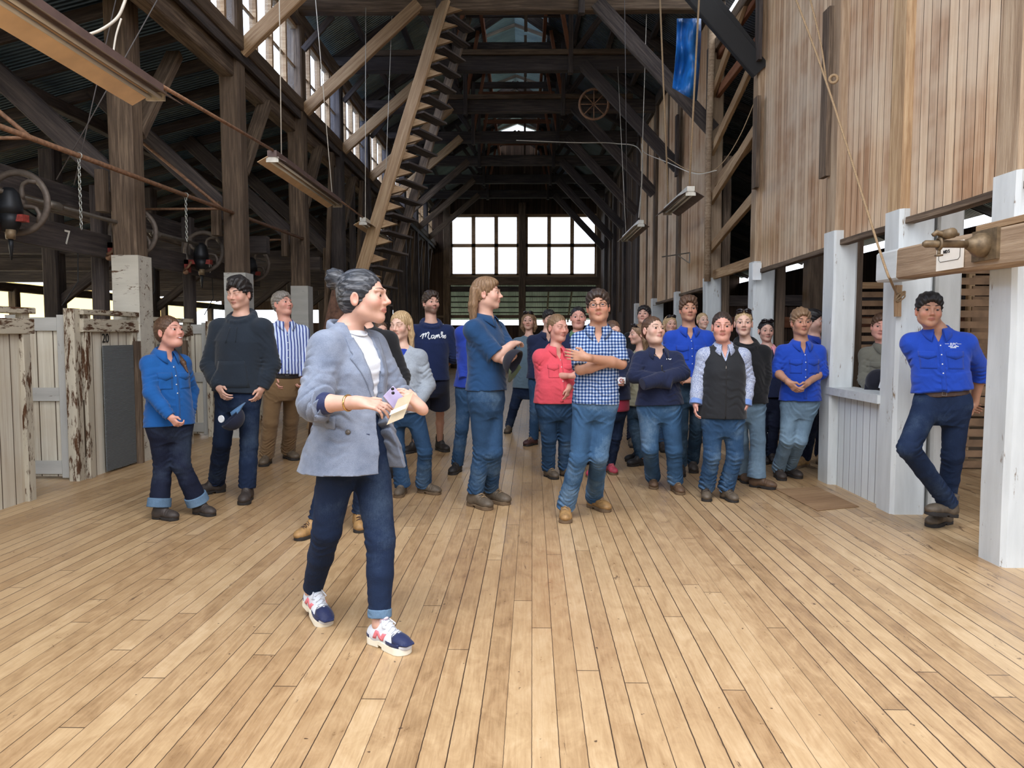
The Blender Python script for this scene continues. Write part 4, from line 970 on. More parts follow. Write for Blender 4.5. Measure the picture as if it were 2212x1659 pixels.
def hand(F, w, d, n, left, sz=1.0, curl=.5, spread=0.0, thumb=.5, vsc=1.0, tside=None):
    d = Vector(d).normalized(); n = Vector(n); n = (n-d*n.dot(d)).normalized()
    t = n.cross(d) if left else d.cross(n)
    if tside is not None and t.dot(Vector(tside)) < 0: t = -t
    S = sz*.95; w = Vector(w); tips = []
    F.cone(w-d*.02, w+d*.03*S, .026*S, .024*S, k=.02)
    curls = curl if isinstance(curl, (list, tuple)) else [curl]*4
    for i, (fl, r) in enumerate(((.92, .0088), (1.0, .009), (.94, .0086), (.76, .0078))):
        o = (1.5-i)*.0205; kn = w+d*(.088-.004*abs(i-1))*S+t*o*S
        F.cone(w+d*.02*S+t*o*.7*S, kn, .0125*S, .0105*S, k=.012)
        a = 0; p = kn; dd = (d+t*(spread*(1.5-i)*.12)).normalized()
        for j, (ln, ca) in enumerate(((.042, .9), (.027, 1.1), (.021, .7))):
            a += curls[i]*ca; v = dd*math.cos(a)+n*math.sin(a); q = p+v*ln*fl*S
            F.cone(p, q, (r-j*.0007)*S, (r-(j+1)*.0007)*S, k=.003 if j else .005); p = q
        tips.append(p)
    b = w+d*.022*S+t*.024*S; v = (d*.55+t*(.75-.35*thumb)+n*.45*thumb).normalized(); m = b+v*.045*S
    F.cone(w+d*.005*S+t*.01*S, b, .015*S, .0145*S, k=.015); F.cone(b, m, .0145*S, .0105*S, k=.01)
    v2 = (d*.85+t*(.3-.5*thumb)+n*.35*thumb).normalized(); q = m+v2*.032*S; F.cone(m, q, .0105*S, .0085*S, k=.006); tips.append(q)
    return tips
def head_fields(F, O, s, f, u, hs, neck, sex, fat=0.0, nr=.054, mouth=0.0, eyes='open'):
    Mx = Matrix((s, f, u)).transposed(); h = lambda x, y, z: O+(s*x+f*y+u*z)*hs
    E = lambda c, r, k=.02, op='u': F.ell(h(*c), [q*hs for q in r], Mx, k*hs, op)
    K = lambda a, b, ra, rb, k=.02, op='u': F.cone(h(*a), h(*b), ra*hs, rb*hs, k*hs, op)
    j = 1.0 if sex == 'm' else .89
    E((0, -.018, .033), (.073, .092, .083)); E((0, .03, -.02), (.060*j+fat*.006, .060, .082), .03)
    E((0, .016, -.055), (.053*j+fat*.012, .055, .045+fat*.004), .03)
    K((-.044*j-fat*.008, .0, -.062), (-.014, .064, -.093), .018, .014, .03); K((.044*j+fat*.008, .0, -.062), (.014, .064, -.093), .018, .014, .03)
    E((0, .066, -.094), (.020*j, .018, .017), .02)
    if fat > .4: E((0, .03, -.10), (.045, .045, .022), .03)
    for q in (-1, 1):
        E((q*.032, .101, .0), (.021, .017, .0125), .016, 's')
        K((q*.014, .088, .0215), (q*.048, .074, .021), .0085, .006, .014)
        E((q*.042, .060, -.027), (.020+fat*.006, .022, .022), .03)
        # lids around the eyeball
        E((q*.0315, .0765, -.001), (.0152, .0152, .0142), .004)
    K((0, .086, .014), (0, .1065, -.024), .0068, .0095, .014); E((0, .1115, -.029), (.0102, .010, .0092), .008)
    for q in (-1, 1): E((q*.0125, .098, -.0335), (.0075, .0095, .0068), .006)
    K((0, .083, -.045), (0, .083, -.055), .01, .012, .02)
    for q in (-1, 1):
        K((0, .0925, -.0565), (q*.021, .082, -.0605), .0048, .0028, .006); K((0, .0915, -.0665), (q*.019, .082, -.0625), .0056, .0030, .006)
    for q in (-1, 1): K((0, .104, -.0615), (q*.020, .092, -.0615), .0022+mouth*.004, .0012, .003, 's')
    for q in (-1, 1):
        E((q*.076, -.012, -.012), (.009, .019, .031), .008); E((q*.082, -.006, -.010), (.006, .010, .018), .006, 's')
    nb = Vector(neck); F.cone(h(0, -.022, -.055), nb+(O-nb)*.12, nr*hs, (nr+.004)*hs, k=.03)
    if eyes == 'open':
        for q in (-1, 1): E((q*.0325, .0935, -.001), (.0118, .010, .0037), .003, 's')
    return h, Mx
def person(key, lab, D, H=1.7, yaw=0, sex='m', skin='fair', fat=0.0, hd=None, nk=None, pel=None, feet=None, fy=(0, 0), hyaw=None, hpitch=0, hroll=0,
           hs=None, sw=.175, hipw=1.0, belly=1.0, bust=0.0, wrist=(None, None), elbow=(None, None), cyaw=None, knee=(None, None), kpole=(None, None),
           top=None, pants=None, shoes=None, hair=None, vox=.006, hnd=({}, {}), lift=(0, 0), eyes='open', iris='iris', brow='hair_dark', mouth=0.0, beard=0.0,
           legr=1.0, sleeve='long', headonly=False, heads=True, ankpx=(None, None), hipd=(0, 0), armr=1.0, shd=0.0):
    o = Person(); sc = H/1.75; o.sc = sc; hyaw = yaw if hyaw is None else hyaw; cyaw = yaw if cyaw is None else cyaw
    s, f, u = rotm(yaw); cs, cf, _ = rotm(cyaw); o.s, o.f, o.cs, o.cf = s, f, cs, cf; o.key = key
    hs = hs or (.98*sc**.4 if sex == 'm' else .95*sc**.3)
    gp = [G(*p[:2], lz) if p is not None else None for p, lz in zip(feet, (0, 0))] if feet else [None, None]
    if gp[0] is None:
        X = W(hd[0], hd[1], D).x; gp = [Vector((X, D, 0))-s*.11, Vector((X, D, 0))+s*.11]
    gp = [g+Vector((0, 0, l)) for g, l in zip(gp, lift)]
    o.P = W(*pel[:2], D+(pel[2] if len(pel) > 2 else 0)) if pel else Vector(((gp[0].x+gp[1].x)/2, D, .95*sc))
    o.N = W(*nk[:2], D+(nk[2] if len(nk) > 2 else 0)) if nk else o.P+Vector((0, 0, .53*sc))
    o.Hc = W(*hd[:2], D+(hd[2] if len(hd) > 2 else 0)) if hd else o.N+Vector((0, 0, .17*sc))+f*.02
    P_, N_ = o.P, o.N; spine = (N_-P_); su = spine.normalized(); L = spine.length; o.L = L; o.su = su
    e = empty('person', ((gp[0].x+gp[1].x)/2, (gp[0].y+gp[1].y)/2, 0), lab, 'person'); o.e = e
    side = [-1, 1]; sh = [N_-su*(.088+shd)*sc+cs*q*(sw-.012)*sc for q in side]; hp = [P_+s*q*.088*sc*hipw-UP*.01+Vector((0, hipd[i], 0)) for i, q in enumerate(side)]
    fd = [rotm(a)[1] for a in fy]
    ank = [gp[i]+UP*.095*sc-fd[i]*.055 for i in (0, 1)]
    for i in (0, 1):
        if ankpx[i]: ank[i] = W(ankpx[i][0], ankpx[i][1], D+ankpx[i][2])
    kn = []
    for i in (0, 1):
        Ld = min(.88*sc, (hp[i]-ank[i]).length*1.006)
        kn.append(W(knee[i][0], knee[i][1], D+knee[i][2]) if knee[i] else ik(hp[i], ank[i], Ld*.51, Ld*.49, kpole[i] or (fd[i]*.3+f)))
    wr = []; el = []
    for i, q in enumerate(side):
        w_ = W(wrist[i][0], wrist[i][1], D+wrist[i][2]) if wrist[i] else sh[i]+cs*q*.07*sc+cf*.08*sc-UP*.54*sc
        e_ = W(elbow[i][0], elbow[i][1], D+elbow[i][2]) if elbow[i] else ik(sh[i], w_, .30*sc, .265*sc, cs*q*.7-cf*.6-UP*.2)
        wr.append(w_); el.append(e_)
    o.sh, o.hp, o.ank, o.kn, o.wr, o.el, o.gp, o.fd = sh, hp, ank, kn, wr, el, gp, fd
    # torso sections, along pelvis->neck
    def tors(t0, t1, off=0.0, loose=0.0):
        base = [(-.36, .085, .075), (-.26, .140*hipw, .104), (-.12, .172*hipw, .122), (.02, .168*hipw, .118*(.5+.5*belly)), (.28, .148*(.3+.7*belly), .104*belly), (.45, .155*(.5+.5*belly), .112*(.4+.6*belly)), (.65, .172, .120), (.78, .166, .110), (.88, .138, .092), (.95, .094, .074), (1.02, .062, .060)]
        ts = sorted(set([t0, t1]+[b[0] for b in base if t0 < b[0] < t1])); pts = []; ab = []; sds = []
        for t in ts:
            a = float(np.interp(t, [b[0] for b in base], [b[1] for b in base])); b_ = float(np.interp(t, [b[0] for b in base], [b[2] for b in base]))
            if t > .35: a *= 1+(sw-.175)*4*min(1, (t-.35)/.25)
            lo = loose*max(0, min(1, (.8-t)/.5)); k = min(1, max(0, t)); sd = (s*(1-k)+cs*k).normalized()
            fw = (f*(1-k)+cf*k).normalized(); fo = .012*math.sin(max(0, t)*math.pi)+(belly-1)*.05*math.exp(-((t-.3)/.25)**2)
            pts.append(P_+spine*t+fw*fo); ab.append((a*sc+off+lo, b_*sc+off+lo)); sds.append(sd)
        return pts, ab, sds
    def torso(F, t0, t1, off=0.0, loose=0.0, k=.03, op='u'):
        p, ab, sd = tors(t0, t1, off, loose); F.loft(p, cs, cf, ab, 0, k, op, sides=sd)
    o.torso = torso; o.tors = tors
    # ---------------- body (skin)
    B = Field(); 
    if heads: h, Mx = head_fields(B, o.Hc, *rotm(hyaw, hpitch, hroll), hs, N_, sex, fat, nr=.056 if sex == 'm' else .045, mouth=mouth, eyes=eyes); o.h = h; o.Mx = Mx
    shorts = pants and pants.get('shorts'); c_off = -.014
    torso(B, -.12, 1.0, c_off, k=.03)
    for i, q in enumerate(side):
        B.ell(sh[i], (.052*sc,)*3, None, .04); B.cone(N_, sh[i]+UP*.004, .036*sc, .042*sc, k=.05)
        B.cone(sh[i], el[i], .046*sc*armr, .040*sc*armr, k=.02); md = el[i]+(wr[i]-el[i])*.3; hk = dict(hnd[i]); we_ = el[i]+(wr[i]-el[i])*.8 if hk.get('hide') else wr[i]
        B.cone(el[i], md, .039*sc*armr, .041*sc*armr, k=.015); B.cone(md, we_, .041*sc*armr, .026*sc, k=.015)

        if not hk.get('hide'):
            hdir = hk.pop('d', None); hn = hk.pop('n', None); fore = (wr[i]-el[i]).normalized()
            hdir = Vector(hdir) if hdir is not None else fore
            hn = Vector(hn) if hn is not None else -cs*q
            o.tips = getattr(o, 'tips', [None, None]); o.tips[i] = hand(B, wr[i], hdir, hn, i == 1, sz=hk.pop('sz', (1.0 if sex == 'm' else .92)*sc**.5), **hk)
        lr = legr*(1 if not shorts else .92)
        B.cone(hp[i], kn[i], .072*sc*lr, .046*sc*lr, k=.03); md = kn[i]+(ank[i]-kn[i])*.3-f*.008
        B.cone(kn[i], md, .046*sc*lr, .050*sc*lr, k=.02); B.cone(md, ank[i], .049*sc*lr, .031*sc, k=.02)
        B.cone(ank[i], gp[i]+fd[i]*.05+UP*.045, .03*sc, .022*sc, k=.02)
    base = mul(SKIN[skin], .84)
    def col(V):
        n = len(V); c = np.tile(np.array(base, f4), (n, 1))
        if not heads: return c
        q = (V-np.array(o.Hc))@np.array(Mx)/hs; x, y, z = np.abs(q[:, 0]), q[:, 1], q[:, 2]
        def blend(m, cc):
            for i in range(3): c[:, i] = c[:, i]*(1-m)+cc[i]*m
        blend(np.exp(-(((x-.042)/.02)**2+((z+.028)/.018)**2))*(y > .03)*.35, srgb(212, 120, 108)); blend(np.exp(-((x/.013)**2+((z+.03)/.012)**2))*(y > .09)*.3, srgb(212, 120, 108))
        lw = .0235*np.sqrt(np.clip(1-((z+.0615)/.0105)**2, 0, 1)); blend(((x < lw) & (y > .07)).astype(f4)*(.68 if sex == 'f' else .6), srgb(168, 88, 82))
        blend(np.exp(-((x/.021)**2+((z+.0615)/.0016)**2))*(y > .07)*.9, srgb(82, 38, 36))
        blend(((x > .07) & (y < .02) & (z < .03) & (z > -.05)).astype(f4)*.25, srgb(212, 120, 108))
        blend(np.exp(-(((x-.032)/.02)**2+((z-.002)/.011)**2))*(y > .06)*.28, srgb(120, 76, 66))
        blend(np.exp(-(((x-.032)/.017)**2+((z-.0065)/.0018)**2))*(y > .07)*.55, srgb(60, 40, 36))
        if beard: blend(((z < -.035) & (y > -.01) & (z > -.13)).astype(f4)*(x*0+1)*beard*np.clip((-.03-z)/.03, 0, 1)*np.clip((z+.128)/.03, 0, 1)*(1-np.exp(-(((x)/.02)**2+((z+.0615)/.010)**2))), srgb(70, 50, 40))
        return c
    o.body = fmesh('body', B, vox, 'skin', e, col=col)
    if heads:
        for q in (-1, 1):
            m = MB(); cen = h(q*.0315, .0765, -.001); r = .0138*hs; g = (h(q*.0315, 1, .0)-cen).normalized()
            a = g.orthogonal().normalized(); b = g.cross(a); v = []; fm = []; ff = []; nr_, ns = 10, 20
            for i in range(nr_+1):
                th = math.pi*.62*i/nr_
                v += [tuple(cen+r*(g*math.cos(th)+(a*math.cos(2*math.pi*j/ns)+b*math.sin(2*math.pi*j/ns))*math.sin(th))) for j in range(ns)]
            for i in range(nr_):
                for j in range(ns): ff.append((i*ns+j, (i+1)*ns+j, (i+1)*ns+(j+1) % ns, i*ns+(j+1) % ns)); fm.append(2 if i < 2 else (1 if i < 4 else 0))
            mkobj('eye', v, ff, None, e, True, mats=['eye_white', iris, 'lens'], fm=fm)
            pts = []; 
            for i in range(7): t = i/6; pts.append(h(q*(.014+.036*t), .0965-.024*t*t, .0255+.0055*math.sin(t*2.2)))
            MB().tube(pts, [.0018*hs, .0027*hs, .003*hs, .0028*hs, .0024*hs, .0018*hs, .001*hs] if sex == 'm' else [.0012*hs, .0018*hs, .0021*hs, .0019*hs, .0016*hs, .0012*hs, .0007*hs], 6).obj('eyebrow', brow, e, smooth=True)
        if hair: hair_mesh(o, hair, hs, e)
    if top: o.top = top_mesh(o, top, e, side, bust, vox, sleeve, armr)
    if pants: o.pants = pants_mesh(o, pants, e, side, vox, legr, hipw)
    if shoes:
        for i in (0, 1):
            if shoes.get('only') is not None and i != shoes['only']: continue
            shoe_mesh(o, i, dict(shoes), e)
    return o
def hair_mesh(o, hp_, hs, e):
    F = Field(); h, Mx = o.h, o.Mx; st = hp_['style']; mat = hp_['mat']
    E = lambda c, r, k=.02, op='u': F.ell(h(*c), [q*hs for q in r], Mx, k*hs, op)
    K = lambda a, b, ra, rb, k=.02, op='u': F.cone(h(*a), h(*b), ra*hs, rb*hs, k*hs, op)
    th = {'back': .002, 'bald': -.002}.get(st, .006); cutz = -.0
    E((0, -.020, .034), (.0755+th, .0945+th, .082+th)); E((0, -.045, -.012), (.066+th, .062+th, .066+th), .03)
    vol = hp_.get('vol', .0)
    if st in ('short', 'mop', 'curly', 'mullet', 'quiff'): E((0, .005, .066), (.066+th, .078+th, .046+th+vol), .04)
    bk = st in ('back', 'tail', 'topbun', 'bun', 'long', 'bob', 'mullet'); fc = hp_.get('face', 1.0)*(1.07 if bk else 1.0); hl = hp_.get('hl', .010 if bk else 0.0)
    # carve the face: rounded hairline, temples, round the ears, nape
    E((0, .118, -.012+hl), (.062*fc, .075, .079), .012, 's')
    for q in (-1, 1):
        K((q*.052, .11, .040+hl), (q*.066, .085, -.02), .030, .042, .02, op='s')
        K((q*.060, .10, -.03), (q*.052, .09, -.12), .050, .060, .02, op='s')
        E((q*.092, .002, -.028), (.026, .026, .040), .008, 's')
    E((0, .075, -.10), (.10, .105, .062), .012, 's')
    E((0, -.03, -.125), (.12, .16, .040), .012, 's') if st not in ('long', 'bob', 'mullet') else None
    if st in ('short', 'quiff', 'bald', 'curly', 'mop', 'mullet'):
        for q in (-1, 1): K((q*.074, .016, .02), (q*.0735, .012, -.010), .007, .004, .008)
    if st == 'bald': pass
    rg = random.Random(len(mat)*7+int(abs(h(0, 0, 0).x)*100))
    if st == 'mop':
        for k in range(36):
            a = rg.uniform(-1.85, 1.85); x = .070*math.sin(a); c_ = math.cos(a); p0 = (x*.3, .0+rg.uniform(-.03, .02), .116+vol*.4); pm = (x*.85, .066*c_+.005, .098+vol*.4); p1 = (x*1.14, .088*c_+.006, .066+.020*max(0, 1-abs(a)/.5)-.060*abs(math.sin(a))**2+rg.uniform(-.010, .010))
            K(p0, pm, .014, .013, .012); K(pm, p1, .012, .004, .008)
    if st == 'curly':
        for k in range(60):
            a = rg.uniform(0, 2*math.pi); b = rg.uniform(.0, 1.15); x = .076*math.sin(b)*math.sin(a); y = -.012+.094*math.sin(b)*math.cos(a); z = .040+.082*math.cos(b)
            E((x, y, z), (.015, .015, .013), .006)
    if st in ('short', 'quiff'):
        for k in range(22):
            a = rg.uniform(-1, 1); x = a*.056; K((x, -.01, .112-.022*a*a+vol*.5), (x*1.02, .072-.03*a*a, .086-.012*a*a+rg.uniform(0, .010)+vol*.5), .011, .005, .01)
    if st in ('bun', 'topbun'):
        c = (0, -.124, .082) if st == 'topbun' else (0, -.115, .02); E(c, (.044, .044, .044), .012)
        for k in range(7): a = k*.9; K((c[0]+.034*math.cos(a), c[1]+.014*math.sin(a*2), c[2]+.034*math.sin(a)), (c[0]+.034*math.cos(a+1.4), c[1]-.022, c[2]+.034*math.sin(a+1.4)), .014, .013, .005)
    if st == 'tail':
        pts = hp_.get('path', [(0, -.10, .0), (.01, -.13, -.06), (.02, -.12, -.16), (.03, -.10, -.24)])
        for i in range(len(pts)-1): K(pts[i], pts[i+1], .026-.003*i, .024-.003*i-(.008 if i == len(pts)-2 else 0), .012)
    if st in ('long', 'bob', 'mullet'):
        zl_ = {'long': -.26, 'bob': -.15, 'mullet': -.27}[st]; ys = (-.03, -.06, -.085) if st != 'mullet' else (-.075, -.09, -.1)
        for q in (-1, 1):
            for n, (x, y) in enumerate(((.074, ys[0]), (.055, ys[1]), (.022, ys[2]))):
                w = rg.uniform(-.012, .012)
                K((q*x, y, .03), (q*(x+.006+w), y-.012, -.08), .024, .026, .014); K((q*(x+.006+w), y-.012, -.08), (q*(x*.95-w), y-.02-w, zl_+rg.uniform(-.02, .03)), .026, .012, .014)
    if st == 'back' or st in ('bun', 'topbun', 'tail'):
        amp = .0013
    else: amp = .003
    O = np.array(o.Hc); Mn = np.array(Mx); cur = {'curly': .0035, 'mop': .003}.get(st, 0.0)
    def fn(P, Dd):
        q = (P-O.astype(f4))@Mn.astype(f4)/hs; az = np.arctan2(q[..., 0], q[..., 2]+.02); az2 = np.arctan2(q[..., 0], q[..., 1])
        r = np.sin(az*23+q[..., 1]*9+1.2*np.sin(q[..., 1]*17)) if st not in ('long', 'bob', 'mullet') else np.sin(az2*21+np.sin(q[..., 2]*22)*1.5)
        Dd = Dd-amp*r*hs*.8
        if cur: Dd = Dd-cur*np.sin(q[..., 0]*85+3*np.sin(q[..., 2]*40))*np.sin(q[..., 1]*75+2*np.sin(q[..., 0]*40))
        return Dd
    F.fn = fn
    fmesh('hair', F, hp_.get('vox', .0045), mat+'_back' if st in ('back', 'tail') else mat, e)
    if hp_.get('sunglasses'):
        m = MB()
        for q in (-1, 1):
            m.tube([h(q*.012, .062, .112), h(q*.034, .056, .118), h(q*.056, .044, .108), h(q*.056, .038, .09), h(q*.034, .05, .095), h(q*.012, .060, .1)], .012*hs, 8, True)
            m.tube([h(q*.06, .04, .10), h(q*.082, -.04, .03)], .003*hs, 6)
        m.tube([h(-.012, .062, .108), h(.012, .062, .108)], .004*hs, 6); m.obj('sunglasses', 'lens', e, smooth=True, label='dark sunglasses pushed up on the hair')
def nearest_map(bv, o, k=None):
    def mp(x, z):
        c = o.P+o.su*z+o.cs*x; st = c+o.cf*.45; hit = bv.ray_cast(st, -o.cf)
        if hit[0] is None: return c+o.cf*.1, o.cf
        n = hit[1]; n = n if n.dot(o.cf) > 0 else -n; return hit[0], (n+o.cf*.4).normalized()
    return mp
def top_mesh(o, T, e, side, bust, vox, sleeve, armr):
    sc = o.sc; F = Field(); off = T.get('off', .008); hem = T.get('hem', -.12); loose = T.get('loose', .012); slv = T.get('sleeve', sleeve)
    if T.get('prof'):
        pr = T['prof']; F.loft([o.P+(o.N-o.P)*t+o.cf*y_ for t, a, b, y_ in pr], o.cs, o.cf, [(a, b) for t, a, b, y_ in pr], 0, .03)
    else: o.torso(F, hem, 1.0, off, loose)
    if bust:
        for q in (-1, 1): F.ell(o.P+o.su*o.L*.62+o.cs*q*.072*sc+o.cf*.062*sc, (.075*sc, .07*sc*bust, .07*sc), Matrix((o.cs, o.cf, o.su)).transposed(), .05)
    if T.get('blouse'): 
        p, ab, sd = o.tors(hem, hem+.22, .012, .012); F.loft(p, o.cs, o.cf, ab, 0, .03, sides=sd)
    r0, r1, r2 = [(v+off-.008)*sc*armr for v in T.get('arm', (.066, .054, .043))]
    for i, q in enumerate(side):
        S, E_, Wp = o.sh[i], o.el[i], o.wr[i]
        F.ell(S, (r0*.97,)*3, None, .045); F.cone(o.N-UP*.004, S+UP*.006, .044*sc+off-.008, .052*sc+off-.008, k=.05)
        if slv == 'short': F.cone(S, E_, r0, r1+.012, k=.03, clip1=.72)
        elif slv == 'rolled':
            F.cone(S, E_, r0, r1+.004, k=.03); F.cone(E_, Wp, r1+.004, r1-.006, k=.02, clip1=T.get('roll', .25)); t = T.get('roll', .25)
            c = E_+(Wp-E_)*t; F.cone(c-(Wp-E_).normalized()*.03, c, r1+.004, r1+.005, k=.006, clip0=0, clip1=1)
        elif slv == 'half':
            F.cone(S, E_, r0, r1+.012, k=.03, clip1=.93)
        elif slv == 'none': pass
        else:
            F.cone(S, E_, r0, r1, k=.03); md = E_+(Wp-E_)*.55; F.cone(E_, md, r1, (r1+r2)/2+.004, k=.02); F.cone(md, Wp, (r1+r2)/2+.004, r2, k=.01, clip1=.98)
            c = Wp-(Wp-E_).normalized()*.055; F.cone(c, Wp, r2-.002, r2-.003, k=.004, clip0=0, clip1=1)
        if slv != 'none':
            ad = (E_-S).normalized(); fd_ = (Wp-E_).normalized(); fa = T.get('fold', .004)
            F.fold(E_, (ad+fd_), .085, fa*1.3, .035); F.fold(S+(E_-S)*.5, ad, .09, fa, .05)
            if slv == 'long': F.fold(E_+(Wp-E_)*.75, fd_, .07, fa*1.1, .028)
        F.fold(S-UP*.09*sc-o.cs*q*.02, (o.cs*q+UP*.8), .09, fa if slv != 'none' else .003, .045)
    F.fold(o.P+o.su*o.L*(max(hem, 0)+.12), UP+o.cs*.3, .16, T.get('fold', .004)*1.2, .05); F.fold(o.P+o.su*o.L*.4+o.cs*.1, UP+o.cs*.8, .13, T.get('fold', .004), .06)
    F.gen = .0011; F.seed = o.P.x*3
    if T.get('hood'):
        n = o.N
        for k in range(16):
            a = 2*math.pi*k/16; b = 2*math.pi*(k+1)/16; P_ = lambda a: n+o.cs*.094*sc*math.sin(a)+o.cf*(.084*sc*math.cos(a)+.006)+UP*(.002-.044*math.cos(a))
            F.cone(P_(a), P_(b), .015+.011*(1-math.cos(a)), .015+.011*(1-math.cos(b)), k=.015)
        F.ell(n-o.cf*.085*sc-UP*.02, (.10*sc, .045, .055), Matrix((o.cs, o.cf, UP)).transposed(), .04)
    if T.get('stand'):
        F.cone(o.N-UP*.01, o.N+(o.Hc-o.N)*.36, .078*sc, .070*sc, k=.015, clip1=1.0)
    # neckline
    nd = T.get('neck', 'crew'); ncf = o.cf
    if nd == 'crew': F.ell(o.N+UP*.055+ncf*.03, (.068*sc, .075*sc, .06), Matrix((o.cs, ncf, UP)).transposed(), .006, 's')
    elif nd in ('v', 'collar', 'zip'):
        dp = {'v': .13, 'collar': .10, 'zip': .09}[nd]*T.get('vd', 1.0)
        F.ell(o.N+UP*.055+ncf*.02, (.060*sc, .070*sc, .06), Matrix((o.cs, ncf, UP)).transposed(), .006, 's')
        w = T.get('vw', .045)
        def vf(P, n=A3(o.N), cs=A3(o.cs), cf=A3(ncf), dp=dp, w=w):
            q = P-n; x = np.abs(q@cs); y = q@cf; z = q[..., 2]; return np.maximum(np.maximum((x-w*np.clip((z+dp)/dp, -1, 2))*.85, .02-y), z-.12)
        a3 = A3(o.N); F.func(vf, a3-.2, a3+.2, .004, 's')
    if T.get('open'):
        fn_ = T['open'](o); a3 = A3(o.P+o.su*o.L*.5); F.func(fn_, a3-.75, a3+.75, .006, 's')
    ob = fmesh(T.get('name', 'shirt'), F, T.get('vox', vox), T['mat'], e)
    bv = bvh_of(ob); o.map = nearest_map(bv, o); o.bv = bv; L = o.L; e = ob
    # collar
    if nd == 'collar' or T.get('collar'):
        cm = T.get('cmat', T['mat']); op = T.get('copen', .35); n0 = o.N+UP*.018; v = []; n = 28; R1 = .068*sc+off*.4
        for i in range(n+1):
            th = op+(2*math.pi-2*op)*i/n; d = o.cs*math.sin(th)+ncf*math.cos(th)*1.08; fr = (1+math.cos(th))/2; dz = -UP*(.035*fr**1.2)
            tip = max(0, 1-min(th-op, 2*math.pi-op-th)/.7)
            for r, z in ((R1+.004, -.02), (R1-.004, .026), (R1+.004, .034), (R1+.022+.006*tip, .012-.010*tip), (R1+.038+.016*tip, -.012-.046*tip)):
                v.append(tuple(n0+d*r+UP*z+dz))
        ff = [(i*5+j, (i+1)*5+j, (i+1)*5+j+1, i*5+j+1) for i in range(n) for j in range(4)]
        c = mkobj('collar', v, ff, cm, e, True); m = c.modifiers.new('t', 'SOLIDIFY'); m.thickness = .0045; m.offset = 0
    mp = o.map
    if T.get('placket'):
        vs, fs = grid2(-.016, .016, L*(T['placket'] if T['placket'] is not True else max(hem, .0)+.02), L*.83, 2, 22); fold2d(vs, fs, mp, 0, .0022, 'placket', T['mat'], e)
        m = MB()
        for k in range(T.get('nbtn', 4)):
            p, nn = mp(0, L*(.80-k*.13)); m.disc(p+nn*.004, nn, .0048, .002, 10)
        m.obj('buttons', T.get('btn', 'thread_white'), e, smooth=True)
    if T.get('pockets'):
        for q in (-1, 1):
            sh_ = lambda x, z, u, v: (x, z-(.02*(1-abs(2*u-1)) if v == 0 else 0)); x0 = q*.085*sc
            vs, fs = grid2(x0-.052*sc, x0+.052*sc, L*.47, L*.70, 6, 8); fold2d(vs, fs, mp, 0, .0018, 'pocket', T['mat'], e)
            vs, fs = grid2(x0-.056*sc, x0+.056*sc, L*.645, L*.72, 6, 3, sh_); fold2d(vs, fs, mp, .002, .0032, 'pocket_flap', T['mat'], e)
    if T.get('kanga'):
        sh_ = lambda x, z, u, v: (x*(1-.28*v), z); vs, fs = grid2(-.15*sc, .15*sc, L*(hem+.08), L*(hem+.45), 10, 6, sh_); fold2d(vs, fs, mp, 0, .004, 'front_pocket', T['mat'], e)
        for q in (-1, 1):
            pts = []
            for k in range(7): p, nn = mp(q*(.03+.004*k*.5), L*(.86-.035*k)); pts.append(p+nn*.006)
            MB().tube(pts, .0035, 6).obj('drawstring', T['mat'], e, smooth=True)
    if T.get('zipper'):
        z0, z1 = T['zipper']; vs, fs = grid2(-.006, .006, L*z0, L*z1, 1, 16); fold2d(vs, fs, mp, 0, .0015, 'zip', 'black', e)
        p, nn = mp(0, L*z1 if T.get('zdown') else L*(z1)); MB().bar(p+nn*.005, p+nn*.006-UP*.035, .008, .003, nn).obj('zip_pull', 'silver', e)
    if T.get('logo'):
        for txt, x, z, size, shr in T['logo']:
            cu = bpy.data.curves.new('t', 'FONT'); cu.body = txt; cu.size = size; cu.align_x = 'CENTER'; cu.shear = shr; cu.offset = size*T.get('bold', .0)
            t = bpy.data.objects.new('t', cu); C.objects.link(t); me = bpy.data.meshes.new_from_object(t); bpy.data.objects.remove(t)
            bm = bmesh.new(); bm.from_mesh(me); bmesh.ops.triangulate(bm, faces=bm.faces)
            for _ in range(T.get('subd', 1)): bmesh.ops.subdivide_edges(bm, edges=[q for q in bm.edges if q.calc_length() > .012], cuts=1)
            vs = [(v.co.x+x, v.co.y+L*z) for v in bm.verts]; fs = [tuple(v.index for v in f_.verts) for f_ in bm.faces]; bm.free()
            fold2d(vs, fs, mp, .001, .0016, 'print', T.get('lmat', 'thread_white'), e, smooth=False)
    for x0, x1, z0, z1 in T.get('marks', ()):
        vs, fs = grid2(.082+x0, .082+x1, L*.80+.008+z0, L*.80+.008+z1, 6, 1); fold2d(vs, fs, mp, .001, .0016, 'print', 'thread_white', e, smooth=False)
    return ob
